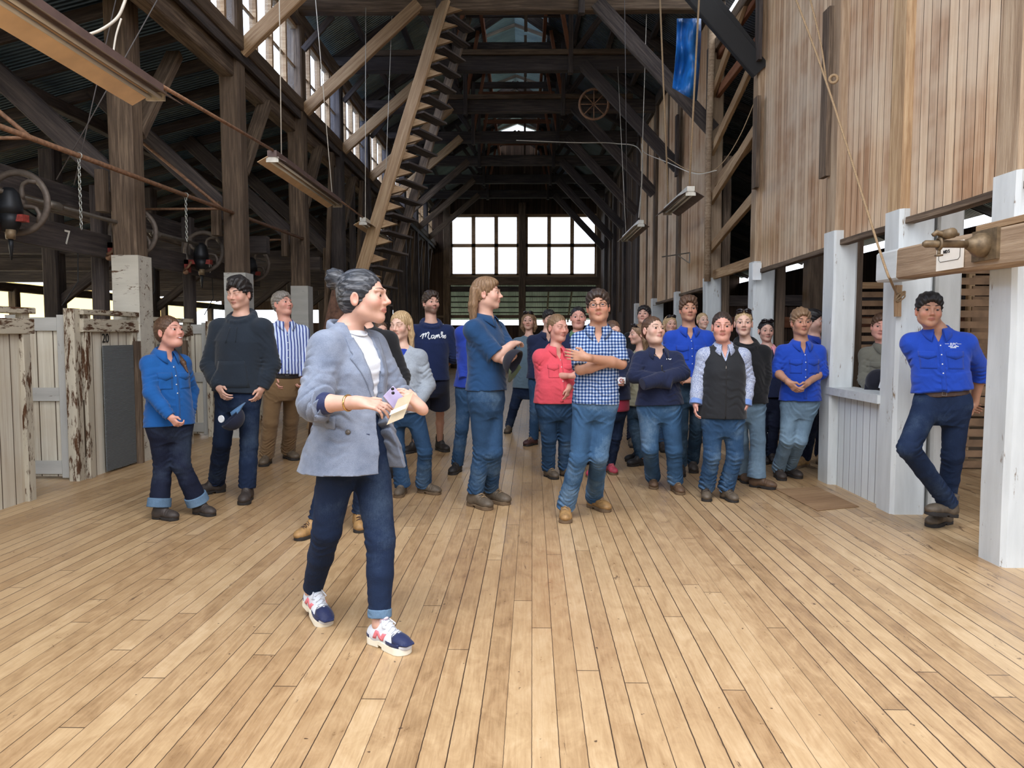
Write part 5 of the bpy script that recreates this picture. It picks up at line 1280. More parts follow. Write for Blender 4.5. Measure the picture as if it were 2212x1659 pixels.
def pants_mesh(o, T, e, side, vox, legr, hipw):
    sc = o.sc; F = Field(); wz = T.get('waist', .20)
    p, ab, sd = o.tors(-.34, wz, T.get('woff', .002)); F.loft(p, o.s, o.f, ab, 0, .03, sides=sd)
    r = T.get('r', (.092, .066, .064, .064)); r = [q*legr for q in r]
    for i in (0, 1):
        H_, K_, A_ = o.hp[i], o.kn[i], o.ank[i]; fd = (A_-K_).normalized()
        if T.get('shorts'): F.cone(H_, K_, r[0]*sc, (r[0]+.0)*sc, k=.04, clip1=T['shorts']); continue
        F.cone(H_, K_, r[0]*sc, r[1]*sc, k=.045); md = K_+(A_-K_)*.4
        F.cone(K_, md, r[1]*sc, r[2]*sc, k=.02)
        F.cone(md, A_, r[2]*sc, r[3]*sc, k=.015, clip1=T.get('len', 1.05))
        if T.get('cuff'):
            L_ = (A_-md).length; t = T.get('len', 1.05); c1 = md+(A_-md)*t; c0 = c1-(A_-md).normalized()*T['cuff']
            G_ = Field(); G_.cone(c0, c1, r[3]*sc+.006, r[3]*sc+.009, k=.004, clip0=0, clip1=1); G_.fold(c1, fd, .1, .002, .03); fmesh('cuff', G_, vox*.8, T.get('cuffmat', T['mat']), e)
        td = (K_-H_).normalized(); fa = T.get('fold', .005)
        F.fold(K_-o.f*.02, td+fd, .10, fa, .045); F.fold(md+(A_-md)*.75, fd+o.s*.3, .12, fa*T.get('stack', 1.2), .04); F.fold(H_+(K_-H_)*.15+o.f*.04, td+o.s*side[i]*.9, .11, fa*.9, .05)
    F.gen = .0009; F.seed = o.P.x*5
    ob = fmesh('shorts' if T.get('shorts') else ('jeans' if 'denim' in T['mat'] or 'jean' in T['mat'] else 'trousers'), F, T.get('vox', vox), T['mat'], e)
    if T.get('belt'):
        G_ = Field(); p, ab, sd = o.tors(wz-.10, wz-.02, T.get('woff', .002)+.008); G_.loft(p, o.s, o.f, ab, 0, .01, sides=sd); b = fmesh('belt', G_, min(vox, .005), T['belt'], e)
        bv = bvh_of(ob if b is None else b); c = o.P+o.su*o.L*(wz-.06); hit = bv.ray_cast(c+o.f*.5, -o.f)
        if hit[0] is not None: MB().ring(hit[0]+o.f*.004, o.f, .019, .0035, 4, 6).obj('buckle', 'silver', b or ob)
    return ob
def shoe_mesh(o, i, T, e):
    sc = o.sc*T.pop('scale', 1.0); g = o.gp[i]; d = o.fd[i]; pitch = T.pop('pitch', (0, 0))[i]; side = d.cross(UP)
    if pitch: d = (d*math.cos(R_(pitch))-UP*math.sin(R_(pitch))).normalized()
    u = side.cross(d); M = Matrix((side, d, u)).transposed(); P = lambda x, y, z: g+(side*x+d*y+u*z)*sc
    st = T.get('style', 'boot'); F = Field(); E = lambda c, r, k=.02, op='u': F.ell(P(*c), [q*sc for q in r], M, k, op); K = lambda a, b, ra, rb, k=.02, **q: F.cone(P(*a), P(*b), ra*sc, rb*sc, k, **q)
    E((0, -.085, .045), (.036, .045, .045)); E((0, .02, .05), (.040, .09, .038), .03); E((0, .085, .040), (.046, .060, .034), .03); K((0, -.055, .05), (0, -.01, .09), .035, .034, .03)
    if st in ('boot', 'lace'): K((0, -.062, .05), (0, -.06, .16), .040, .046, .03, clip1=1.0)
    ax = A3(u); gg = A3(g)
    F.func(lambda Q: (Q-gg)@ax-.016*sc, gg-.3, gg+.3, .003, 's')
    if st != 'sneaker': F.gen = .0008
    F.fold(P(0, .045, .07), d, .05, .0022, .018)
    bt = fmesh(T.get('name', 'boot'), F, T.get('vox', .005), T['mat'], e)
    S = Field(); w = T.get('sw', 1.0); gs = Field
    def sole(Q):
        q = (Q-gg)@np.array(M, dtype=f4); x, y, z = q[..., 0]/sc, q[..., 1]/sc, q[..., 2]/sc
        yc = np.clip(y, -.085, .085); r = np.interp(yc, [-.085, -.03, .03, .085], [.040, .036, .045, .050])*w
        dd = np.sqrt(x*x+(y-yc)**2)-r; z0 = 0.0+.012*((y > -.03) & (y < .0)); top_ = T.get('st', .026)+.010*np.clip((y-.1)/.05, 0, 1)
        return np.maximum(np.maximum(dd, z-top_), z0-z)*sc
    S.func(sole, gg-.2*sc, gg+.2*sc, .004); fmesh('sole', S, T.get('vox', .005)*.8, T.get('sole', 'sole_black'), bt)
    if st == 'lace':
        m = MB()
        for k in range(5):
            y = .05-k*.026; z = .088+k*.014; a, b = P(-.022, y, z-.004), P(.022, y+.006, z-.004); m.tube([a, P(0, y, z+.006), b], .003, 5); m.tube([P(.022, y, z-.004), P(0, y+.012, z+.004), P(-.022, y+.02, z-.010)], .003, 5)
        m.obj('laces', T.get('lace', 'rope'), bt, smooth=True)
    o.shoeP = getattr(o, 'shoeP', {}); o.shoeP[i] = P
MATS['sole_black'] = m_simple('black_rubber_sole', srgb(38, 34, 32), .8); MATS['sole_tan'] = m_simple('tan_rubber_sole', srgb(104, 84, 62), .8)
def leather(n, c, v=.25): MATS[n] = m_simple(n, c, .6, 0, v, 25); return n
leather('boot_dark', srgb(58, 50, 46)); leather('boot_black', srgb(36, 33, 34)); leather('boot_tan', srgb(158, 122, 76)); leather('boot_brown', srgb(98, 74, 54)); leather('boot_grey', srgb(92, 80, 66)); leather('boot_pink', srgb(176, 66, 84)); leather('boot_maroon', srgb(70, 42, 40))
leather('belt_brown', srgb(74, 52, 40)); leather('belt_black', srgb(34, 30, 30))
# ================================================================== THE PEOPLE
import time as _t
_T0 = _t.time()
QUICK = globals().get('QUICK_SET')
cloth('blue_drill', srgb(24, 84, 150)); cloth('royal_cotton', srgb(30, 68, 170)); cloth('royal_deep', srgb(34, 58, 148)); cloth('charcoal_fleece', srgb(36, 44, 54), .12, .95, 300)
cloth('navy_fleece', srgb(28, 40, 76), .1, .95, 300); cloth('navy_knit', srgb(30, 38, 66)); cloth('teal_navy_shirt', srgb(28, 62, 100)); cloth('coral_cotton', srgb(222, 84, 98)); cloth('grey_teal_tee', srgb(92, 112, 126))
cloth('black_fleece', srgb(24, 25, 28), .15, .95, 300); cloth('black_softshell', srgb(34, 36, 40), .12, .7, 300); cloth('grey_marle_fleece', srgb(150, 158, 168), .16, .95, 90, .3); cloth('khaki_grey_cotton', srgb(104, 102, 92)); cloth('brown_canvas', srgb(122, 98, 70)); cloth('white_tee', srgb(204, 208, 216), .03, .8)
cloth('beige_fleece', srgb(150, 146, 124)); cloth('pink_cotton', srgb(226, 150, 160)); cloth('maroon_cotton', srgb(150, 44, 66)); cloth('navy_shorts', srgb(26, 32, 54)); cloth('green_tee', srgb(86, 120, 84)); cloth('pale_blue_cuff', srgb(110, 138, 196)); cloth('cap_green', srgb(70, 78, 58)); cloth('cap_navy', srgb(30, 34, 52)); cloth('cap_blue', srgb(84, 120, 160)); cloth('cap_black', srgb(30, 30, 40)); cloth('navy_lining', srgb(34, 42, 78), .06, .5)
cloth('blazer_blue_grey', srgb(104, 114, 134), .16, .85, 420, .25, c2=srgb(136, 145, 162)); cloth('sock_black', srgb(26, 26, 30))
denim('denim_dark', srgb(26, 40, 66), .10); denim('denim_mid', srgb(44, 72, 104), .28); denim('denim_blue', srgb(56, 88, 122), .38); denim('denim_light', srgb(108, 132, 152), .5); denim('denim_ink', srgb(24, 30, 50), .06); denim('denim_teal', srgb(38, 60, 80), .2)
denim('denim_cuff', srgb(92, 118, 144), .3)
pattern('check_shirt', 'check', srgb(178, 184, 198), srgb(88, 116, 158), srgb(28, 46, 92), -5); pattern('stripe_shirt', 'stripe', srgb(176, 194, 232), srgb(34, 48, 122), srgb(236, 242, 250), 25); pattern('print_shirt', 'print', srgb(178, 186, 204), srgb(92, 108, 154), srgb(222, 228, 240)); pattern('camo', 'camo', srgb(96, 92, 76), srgb(132, 124, 104), srgb(70, 66, 58))
def cap(lab, c, up, brim, mat, bmat=None, extra=None):
    c = Vector(c); u = Vector(up).normalized(); b = Vector(brim); b = (b-u*b.dot(u)).normalized(); s = b.cross(u); M = Matrix((s, b, u)).transposed()
    e = empty('cap', c, lab, 'cap'); F = Field(); F.ell(c, (.088, .106, .104), M); F.ell(c-u*.006, (.078, .096, .094), M, .003, 's'); a = A3(u); cc = A3(c); F.func(lambda P: (P-cc)@a, cc-.2, cc+.2, .003, 's'); fmesh('crown', F, .004, mat, e)
    vs = []; n = 12
    for i in range(n+1):
        t = -1+2*i/n; x = .078*t; y0 = .10*math.sqrt(max(0, 1-(x/.082)**2))
        for j in range(4): q = j/3; vs.append(tuple(c+s*x+b*(y0+.07*q*(1-t*t*.8))+u*(.004-.018*t*t*q-.012*q)))
    fs = [(i*4+j, (i+1)*4+j, (i+1)*4+j+1, i*4+j+1) for i in range(n) for j in range(3)]
    br = mkobj('brim', vs, fs, bmat or mat, e, True); m = br.modifiers.new('t', 'SOLIDIFY'); m.thickness = .004; return e
def want(k): return QUICK is None or k in QUICK

# 1 ---- walking woman in the blazer
if want(1):
    def opening(o):
        n0, cs, cf, su = A3(o.P), A3(o.cs), A3(o.cf), A3(o.su); L = o.L
        def fn(P):
            q = P-n0; t = (q@su)/L; x = q@cs; y = q@cf
            w = np.interp(t, [-.4, 0, .25, .5, .8, 1.0], [.10, .052, .026, .030, .052, .062]); return np.maximum((np.abs(x-.01)-w)*.8, .0-y)
        return fn
    jt = dict(name='blazer', mat='blazer_blue_grey', neck='none', open=opening, sleeve='rolled', roll=.16, arm=(.078, .070, .068), off=.012, fold=.013, hem=-.3, vox=.0045,
              prof=[(-.30, .238, .262, -.03), (-.1, .212, .235, -.02), (.1, .188, .185, -.005), (.35, .160, .150, .005), (.6, .172, .152, .008), (.78, .166, .130, .0), (.88, .128, .100, 0), (.95, .092, .084, 0), (1.02, .076, .076, -.01)])
    o = person('w1', 'woman in a blue-grey blazer and white sneakers walking across the floor, closest to the camera', 3.45, 1.72, 58, 'f', 'fair', hd=(786, 641, 0), nk=(752, 713, .02), pel=(766, 944, 0),
        feet=((684, 1336), (838, 1398)), fy=(38, 52), lift=(.022, 0), hyaw=80, hpitch=2, hs=1.07, sw=.155, hipw=1.0, knee=((706, 1146, 0), (822, 1168, -.06)), wrist=((778, 870, -.34), (908, 880, -.16)), elbow=((680, 872, -.24), (858, 862, .16)),
        hnd=(dict(d=(.95, -.1, -.12), n=(.1, .4, -.9), curl=[.25, .35, .45, .55], thumb=.2, tside=(0, -.3, 1)), dict(d=(-.62, -.38, .72), n=(-.55, .45, -.75), curl=[.45, .55, .62, .7], thumb=.3, tside=(-.3, .9, .2))),
        top=jt, pants=dict(mat='denim_dark', r=(.098, .066, .060, .047), len=.86, waist=.32, fold=.004, stack=.5), hair=dict(style='topbun', mat='hair_streaked', face=.98, vox=.0035), vox=.0038, mouth=.3, brow='hair_dark', armr=.96, legr=1.02)
    e = o.e
    # white tee under the blazer
    F = Field(); o.torso(F, .26, .985, .006, .006); F.ell(o.P+o.su*o.L*.62+o.cf*.055, (.125, .075, .07), Matrix((o.cs, o.cf, o.su)).transposed(), .05); F.ell(o.N+UP*.06+o.cf*.03, (.066, .078, .058), Matrix((o.cs, o.cf, UP)).transposed(), .006, 's'); F.fold(o.P+o.su*o.L*.4+o.cf*.1, UP, .15, .003, .05)
    fmesh('tee', F, .005, 'white_tee', e); MB().tube([o.N+UP*(.004-.030*math.cos(a))+o.cs*.066*math.sin(a)+o.cf*(.074*math.cos(a)+.022) for a in [2*math.pi*k/24 for k in range(24)]], .0045, 6, True).obj('tee_neckband', 'white_tee', e, smooth=True)
    # lining cuff on the near arm, folded jean cuffs
    F = Field(); a, b = o.el[0], o.wr[0]; F.cone(a+(b-a)*.08, a+(b-a)*.36, .058, .044, k=.004, clip0=0, clip1=1); fmesh('sleeve_lining', F, .004, 'navy_lining', e)
    F = Field(); c = o.el[0]+(o.wr[0]-o.el[0])*.14; v_ = (o.wr[0]-o.el[0]).normalized(); F.cone(c-v_*.05, c+v_*.012, .071, .074, k=.004, clip0=0, clip1=1); F.fold(c, v_, .1, .004, .02); fmesh('rolled_cuff', F, .004, 'blazer_blue_grey', e)
    F = Field(); a, b = o.kn[1], o.ank[1]; c0 = a+(b-a)*.895; v_ = (b-a).normalized(); F.cone(c0-v_*.03, c0+v_*.008, .0545, .0545, k=.004, clip0=0, clip1=1); F.fold(c0, v_+o.s, .1, .002, .02); fmesh('jean_cuff', F, .004, 'denim_cuff', e)
    # bracelet
    c = o.el[0]+(o.wr[0]-o.el[0])*.74; MB().ring(c, v_ if False else (o.wr[0]-o.el[0]), .034, .0032, 30, 8, 1.6).obj('bracelet', 'gold', e, smooth=True)
    # lapels, flap and buttons on the blazer surface
    mp = o.map; L = o.L
    def lap(q):
        def sh_(x, z, u, v):
            t = v; w0 = float(np.interp(t, [.30, .5, .8, 1.0], [.026, .030, .052, .062])); lw = float(np.interp(t, [.30, .34, .55, .76, .765, .80, .93], [.0, .012, .045, .074, .05, .058, .05])); return q*(w0-.004+lw*u)+.01, L*t
        vs = []; fs = []; nx, nz = 6, 34
        for j in range(nz+1):
            for i in range(nx+1): vs.append(sh_(0, 0, i/nx, .30+.63*j/nz))
        for j in range(nz):
            for i in range(nx): a = j*(nx+1)+i; fs.append((a, a+1, a+nx+2, a+nx+1))
        return fold2d(vs, fs, mp, .001, .005, 'lapel', 'blazer_blue_grey', o.top)
    lap(-1); lap(1)
    F = Field()   # collar round the back of the neck
    for k in range(14):
        a = math.pi*.32+(2*math.pi-math.pi*.64)*k/14; b = math.pi*.32+(2*math.pi-math.pi*.64)*(k+1)/14; q = lambda a: o.N+o.cs*.078*math.sin(a)+o.cf*(.086*math.cos(a)-.004)+UP*(.012-.028*math.cos(a)); F.cone(q(a), q(b), .011, .011, k=.008); F.cone(q(a)-UP*.018, q(b)-UP*.018, .013, .013, k=.012)
    fmesh('collar', F, .004, 'blazer_blue_grey', o.top)
    def pxm(u, v):
        d = ray(u, v).normalized(); hit = o.bv.ray_cast(CAMP, d)
        if hit[0] is None: return CAMP+d*3.3, -d
        n = hit[1]; n = n if n.dot(d) < 0 else -n; return hit[0], n
    vs, fs = grid2(678, 724, 896, 918, 8, 4, lambda x, z, u, v: (x, z+5*u+(6*u if v == 1 else 0))); fold2d(vs, fs, pxm, .001, .005, 'pocket_flap', 'blazer_blue_grey', o.top)
    MATS['horn'] = m_simple('dark_horn_button', srgb(84, 78, 72), .3, 0, .3, 90)
    p, n = pxm(752, 934); MB().disc(p+n*.004, n, .0115, .005, 20).obj('button', 'horn', o.top, smooth=True); p, n = pxm(792, 938); MB().bar(p+n*.002-Vector((.012, 0, 0)), p+n*.002+Vector((.012, .006, -.002)), .003, .003, n).obj('buttonhole', 'navy_lining', o.top)
    # sneakers
    def sneaker(i):
        P = None; T = dict(style='sneaker', mat='white_tee', sole='sole_cream', st=.036, vox=.0038, name='sneaker', pitch=(14, 0)); shoe_mesh(o, i, T, e); P = o.shoeP[i]
        sn = [c for c in e.children if c.name.startswith('sneaker')][-1]; bv = bvh_of(sn); g = o.gp[i]; sd = (P(1, 0, 0)-P(0, 0, 0)).normalized(); dd = (P(0, 1, 0)-P(0, 0, 0)).normalized(); uu = (P(0, 0, 1)-P(0, 0, 0)).normalized()
        def side_map(q):
            def m(y, z):
                st_ = P(q*.2, y, z); h_ = bv.ray_cast(st_, -sd*q)
                if h_[0] is None: return P(q*.04, y, z), sd*q
                n = h_[1]; return h_[0], n if n.dot(sd*q) > 0 else -n
            return m
        def top_map(x, y):
            h_ = bv.ray_cast(P(x, y, .3), -uu)
            if h_[0] is None: return P(x, y, .05), uu
            return h_[0], h_[1] if h_[1].dot(uu) > 0 else -h_[1]
        vs, fs = grid2(-.046, .046, .078, .150, 10, 12, lambda x, z, u, v: (x*(1-.5*v*v), z-(.022*abs(math.sin(u*math.pi*2)) if v == 0 else 0))); fold2d(vs, fs, top_map, 0, .002, 'toe_overlay', 'navy_lining', sn)
        for q in (-1, 1):
            m_ = side_map(q)
            vs, fs = grid2(.03, .115, .036, .052, 10, 3); fold2d(vs, fs, m_, 0, .002, 'side_overlay', 'navy_lining', sn)
            vs, fs = grid2(-.125, -.085, .036, .05, 6, 3); fold2d(vs, fs, m_, 0, .002, 'heel_overlay', 'navy_lining', sn)
            for nn, pts in enumerate(([(-.055, .045), (-.035, .045), (-.020, .082), (-.040, .082)], [(-.040, .082), (-.020, .082), (.012, .045), (-.008, .045)], [(-.008, .045), (.012, .045), (.027, .078), (.007, .078)])):
                (a, b, c, d_) = pts; vs = [(a[0]+(b[0]-a[0])*u+((d_[0]+(c[0]-d_[0])*u)-(a[0]+(b[0]-a[0])*u))*v, a[1]+(d_[1]-a[1])*v) for v in (0, .25, .5, .75, 1) for u in (0, .5, 1)]; fs = [(r*3+k, r*3+k+1, r*3+k+4, r*3+k+3) for r in range(4) for k in range(2)]
                fold2d(vs, fs, m_, 0, .0025, 'side_letter', 'pink_trim', sn)
        m = MB()
        for k in range(6):
            y = .065-k*.020; a, _ = top_map(-.022, y); b, _ = top_map(.022, y+.004); c, _ = top_map(0, y+.002); m.tube([a+uu*.003, c+uu*.006, b+uu*.003], .0032, 6); a2, _ = top_map(.02, y+.004); b2, _ = top_map(-.02, y-.014); m.tube([a2+uu*.003, (a2+b2)/2+uu*.008, b2+uu*.003], .0032, 6)
        t = P(0, -.035, .115)
        for q in (-1, 1): m.tube([t, t+sd*q*.02+dd*.02+uu*.012, t+sd*q*.038+dd*.045-uu*.012, t+sd*q*.02+dd*.05-uu*.02, t+dd*.01], .0034, 6); m.tube([t, t+sd*q*.02+dd*.05-uu*.02, t+sd*q*.03+dd*.08-uu*.045], .0034, 6)
        m.obj('laces', 'white_tee', sn, smooth=True)
        F = Field(); F.cone(P(0, -.045, .10), P(0, -.02, .135), .022, .018, k=.01, flat=(sd.cross(uu) if False else uu, .5)); fmesh('tongue', F, .004, 'pink_pale', sn)
    MATS['sole_cream'] = m_simple('cream_foam_sole', srgb(228, 222, 204), .7, 0, .03); MATS['pink_trim'] = m_simple('pink_suede', srgb(214, 116, 124), .8, 0, .06); MATS['pink_pale'] = m_simple('pale_pink_mesh', srgb(232, 206, 220), .8, 0, .03)
    sneaker(0); sneaker(1)
    # phone and brochure
    MATS['phone'] = m_simple('lavender_phone_back', srgb(176, 164, 200), .3, 0, .01); MATS['leaflet'] = m_simple('printed_leaflet', srgb(176, 160, 132), .5, 0, .18, 9); MATS['leaflet_pale'] = m_simple('pale_leaflet_edge', srgb(226, 220, 204), .5, 0, .03)
    def plate(name, lab, cat, quad, t, mat):
        e2 = empty(name, quad[0], lab, cat); q = [Vector(p) for p in quad]; n = (q[1]-q[0]).cross(q[3]-q[0]).normalized()*t; V = [tuple(p) for p in q]+[tuple(p+n) for p in q]
        mkobj('panel' if name == 'leaflet' else 'case', V, [(3,2,1,0),(4,5,6,7),(0,1,5,4),(1,2,6,5),(2,3,7,6),(3,0,4,7)], mat, e2); return e2, q, n
    dz = 3.04
    ph, q, n = plate('mobile_phone', 'lavender mobile phone with two round camera lenses in the walking woman\'s hands', 'phone', [W(829, 856, dz), W(850, 834, dz+.03), W(872, 858, dz+.05), W(850, 882, dz+.02)], .008, 'phone')
    if n.y > 0: n = -n
    for u_, v_ in ((848, 840), (849, 849)):
        c = W(u_, v_, dz-.004); MB().disc(c-n.normalized()*.0, n, .0062, .006, 16).obj('camera_lens', 'black', ph, smooth=True)
    lf, q, n = plate('leaflet', 'folded brown printed leaflet held under the phone by the walking woman', 'leaflet', [W(835, 918, 3.0), W(871, 903, 3.03), W(893, 847, 3.08), W(860, 862, 3.05)], .0015, 'leaflet')
    mkobj('pale_band', [tuple(W(*p)) for p in ((841, 897, 2.998), (876, 882, 3.028), (880, 872, 3.036), (845, 887, 3.006))], [(0, 1, 2, 3)], 'leaflet_pale', lf)
B_ = lambda **k: dict(style='boot', mat='boot_dark', **k)
# 2 ---- laughing woman in blue
if want(2):
    o = person('w2', 'smiling woman in a bright blue drill shirt and dark jeans with turned-up pale cuffs', 5.68, 1.56, 52, 'f', 'pink', .6, hd=(366, 716, 0), nk=(357, 764, .02), pel=(366, 905, 0), feet=((356, 1122), (440, 1112)), fy=(72, 62), hyaw=68, hpitch=10, hs=1.04,
        sw=.155, hipw=1.08, belly=1.12, bust=1.15, elbow=((326, 848, -.2), None), wrist=((368, 900, -.22), (408, 905, .16)), knee=((352, 1005, 0), (392, 1005, 0)), hnd=(dict(curl=.9), dict(curl=.8)), top=dict(mat='blue_drill', neck='collar', placket=True, pockets=True, hem=-.10, loose=.02, arm=(.068, .06, .044), vd=.7, fold=.006), pants=dict(mat='denim_ink', r=(.098, .074, .076, .088), waist=.08, len=.96, cuff=.07, cuffmat='denim_cuff', stack=.6),
        shoes=B_(), hair=dict(style='tail', mat='hair_brown', face=.98, path=[(.02, -.09, .0), (.05, -.10, -.08), (.06, -.03, -.17), (.055, .03, -.24), (.06, .05, -.31)]), mouth=1.2, brow='hair_brown')
    h = o.h; m = MB(); m.tube([h(-.015, .0955, -.0615), h(0, .0985, -.0625), h(.015, .0955, -.0615)], .0028, 6); m.obj('teeth', 'thread_white', o.e, smooth=True)
# 3 ---- tall youth in dark hoodie
if want(3):
    o = person('w3', 'tall dark-haired youth in a charcoal hoodie looking down, cap in hand', 6.3, 1.9, -8, 'm', 'fair', .3, hd=(517, 634, 0), nk=(522, 686, .03), pel=(515, 838, 0), feet=((455, 1066), (532, 1084)), fy=(-45, 10), hyaw=-14, hpitch=-8, hs=1.08, sw=.19,
        elbow=((452, 790, .02), (588, 788, .02)), wrist=((474, 838, -.14), (566, 838, -.05)), knee=((480, 955, 0), (538, 960, 0)), hnd=(dict(curl=.55, n=(.6, .5, 0)), dict(curl=.5)), top=dict(mat='charcoal_fleece', name='hoodie', hood=True, kanga=True, neck='crew', hem=-.06, loose=.03, arm=(.078, .066, .05), fold=.006), pants=dict(mat='denim_dark', r=(.090, .068, .068, .066), len=.98),
        shoes=dict(style='boot', mat='boot_dark'), hair=dict(style='mop', mat='hair_black', vol=.02), brow='hair_black', eyes='closed', mouth=.3)
    cp = cap('blue trucker cap with a red and white badge hanging from the dark hooded youth\'s hand', W(500, 902, 6.05), (.6, .3, -.75), (-.3, 0, 1), 'cap_navy', 'cap_blue')
    MB().disc(W(478, 905, 6.0), (.4, 1, 0), .03, .01, 12).obj('badge', 'thread_white', cp)
# 4 ---- older man striped shirt
if want(4):
    o = person('w4', 'older man in a blue striped shirt and brown work trousers looking up', 7.95, 1.85, 30, 'm', 'pink', .8, hd=(610, 656, 0), nk=(616, 699, 0), pel=(612, 822, 0), feet=((574, 1004), (628, 992)), fy=(5, 45), hyaw=58, hpitch=10, hs=1.08, sw=.185, hipw=1.05, belly=1.25, elbow=((588, 765, 0), (660, 768, .05)), wrist=((594, 815, -.1), (655, 815, -.02)), hnd=(dict(curl=.6), dict(curl=.9)),
        top=dict(mat='stripe_shirt', neck='collar', hem=.15, loose=.02, placket=True, arm=(.068, .060, .05), blouse=True), pants=dict(mat='brown_canvas', r=(.104, .078, .076, .074), waist=.18, belt='belt_black', stack=2.0, fold=.008), shoes=B_(scale=1.05) | {'mat': 'boot_grey'}, hair=dict(style='short', mat='hair_grey', face=1.08), brow='hair_grey')
# 5,6 ---- hidden behind the walking woman
if want(5):
    person('w5', 'person in a black fleece, jeans and brown lace-up boots mostly hidden behind the walking woman', 5.2, 1.62, 10, 'f', 'fair', hd=(782, 668, 0), nk=(790, 712, 0), pel=(775, 872, 0), feet=((668, 1160), (776, 1143)), fy=(-30, 15), sw=.185, hipw=1.05, wrist=((740, 880, -.1), (865, 872, -.12)), elbow=(None, (868, 812, .0)), hnd=({}, dict(hide=True)),
        top=dict(mat='black_fleece', name='fleece', neck='crew', hem=-.08, loose=.03, stand=True, arm=(.072, .062, .05)), pants=dict(mat='denim_dark', r=(.09, .066, .062, .056), len=.86, waist=.08), shoes=dict(style='lace', mat='boot_tan', lace='belt_brown'), hair=dict(style='back', mat='hair_brown'), vox=.007)
    person('w6', 'girl whose face peeks between the walking woman and the grey jacket', 7.4, 1.5, 20, 'f', 'fair', hd=(822, 716, 0), nk=(824, 758, 0), pel=(822, 868, 0), feet=((812, 1028), (842, 1030)), hyaw=30, top=dict(mat='navy_knit', neck='crew', hem=-.1), pants=dict(mat='denim_dark'), shoes=dict(style='boot', mat='boot_black'), hair=dict(style='back', mat='hair_brown', vox=.006), vox=.008)
# 7 ---- blonde in grey jacket
if want(7):
    o = person('w7', 'blonde woman in a pale grey fleece jacket over a blue collar, beside the walking woman', 6.45, 1.62, -6, 'f', 'light', .3, hd=(865, 703, 0), nk=(868, 752, .02), pel=(872, 878, 0), feet=((866, 1070), (926, 1066)), fy=(-5, 62), hyaw=-18, hpitch=-4, hs=1.05, sw=.172, hipw=1.0, bust=.9, elbow=((838, 832, 0), (926, 832, 0)), wrist=((846, 868, -.18), (902, 872, -.16)), knee=(None, (918, 975, 0)), hnd=(dict(hide=True), dict(hide=True)), eyes='closed',
        top=dict(mat='grey_marle_fleece', name='fleece_jacket', neck='zip', vw=.07, vd=1.5, hem=-.10, loose=.03, arm=(.072, .064, .052), stand=False, fold=.006), pants=dict(mat='denim_mid', r=(.096, .068, .068, .080), waist=.06, len=1.06), shoes=dict(style='sneaker', mat='boot_grey', sole='sole_tan', name='shoe'), hair=dict(style='long', mat='hair_blonde', face=1.02), brow='hair_brown', mouth=.4)
    F = Field(); o.torso(F, .3, .985, .002, .0); F.ell(o.P+o.su*o.L*.62+o.cf*.05, (.12, .07, .07), Matrix((o.cs, o.cf, o.su)).transposed(), .05); F.ell(o.N+UP*.055+o.cf*.03, (.055, .07, .06), Matrix((o.cs, o.cf, UP)).transposed(), .006, 's'); fmesh('undershirt', F, .006, 'royal_deep', o.e)
# 8 ---- navy hoodie with script print
if want(8):
    o = person('w8', 'bearded young man in a navy hoodie with white script, navy shorts and black boots', 8.55, 1.88, 14, 'm', 'fair', .2, hd=(931, 654, 0), nk=(931, 700, 0), pel=(930, 818, 0), feet=((890, 978), (955, 974)), fy=(-40, 35), hyaw=30, hpitch=4, hs=1.08, sw=.19, belly=1.05, elbow=((890, 775, .12), (982, 768, .1)), wrist=((905, 820, .2), (962, 792, .22)), hnd=(dict(hide=True), dict(hide=True)), sleeve='rolled', beard=.75,
        top=dict(mat='navy_fleece', name='hoodie', hood=True, kanga=False, neck='crew', hem=-.02, loose=.03, arm=(.078, .066, .052), sleeve='rolled', roll=.35, fold=.006), pants=dict(mat='navy_shorts', shorts=.78, r=(.112, .1, .1, .1), waist=.05), shoes=dict(style='boot', mat='boot_black'), hair=dict(style='mop', mat='hair_dark', vol=.0), brow='hair_dark')
    ST_ = [[(120,490),(180,420),(240,370),(190,580)],[(195,560),(240,420),(320,350),(290,510)],[(295,500),(330,400),(400,325),(430,350),(385,500),(430,570),(490,520)],[(600,430),(520,440),(500,500),(530,550),(590,500),(610,440),(590,530),(630,560)],
           [(630,560),(665,430),(650,530),(700,420),(722,430),(700,520),(760,400),(772,430),(780,520),(830,500)],[(835,410),(850,320),(890,320),(875,400),(850,500),(900,440),(932,440),(905,525),(872,505)],[(960,445),(940,520),(980,540),(1000,480),(970,435),(1020,425)]]
    m = MB()
    for st in ST_:
        pts = []
        for (a, b), (c, d) in zip(st[:-1], st[1:]):
            for k in range(4):
                t = k/4; u_, v_ = 900+(a+(c-a)*t)*.063, 695+(b+(d-b)*t)*.063+2; dr = ray(u_, v_).normalized(); hit = o.bv.ray_cast(CAMP, dr)
                if hit[0] is not None: pts.append(hit[0]-dr*.003)
        if len(pts) > 2: m.tube(pts, .0058, 6)
    m.obj('script_lettering', 'thread_white', o.top, smooth=True)
    for i in (0, 1):
        F = Field(); F.cone(o.ank[i]+UP*.0, o.ank[i]+UP*.10, .044, .048, k=.004, clip1=1); fmesh('sock', F, .006, 'sock_black', o.e)
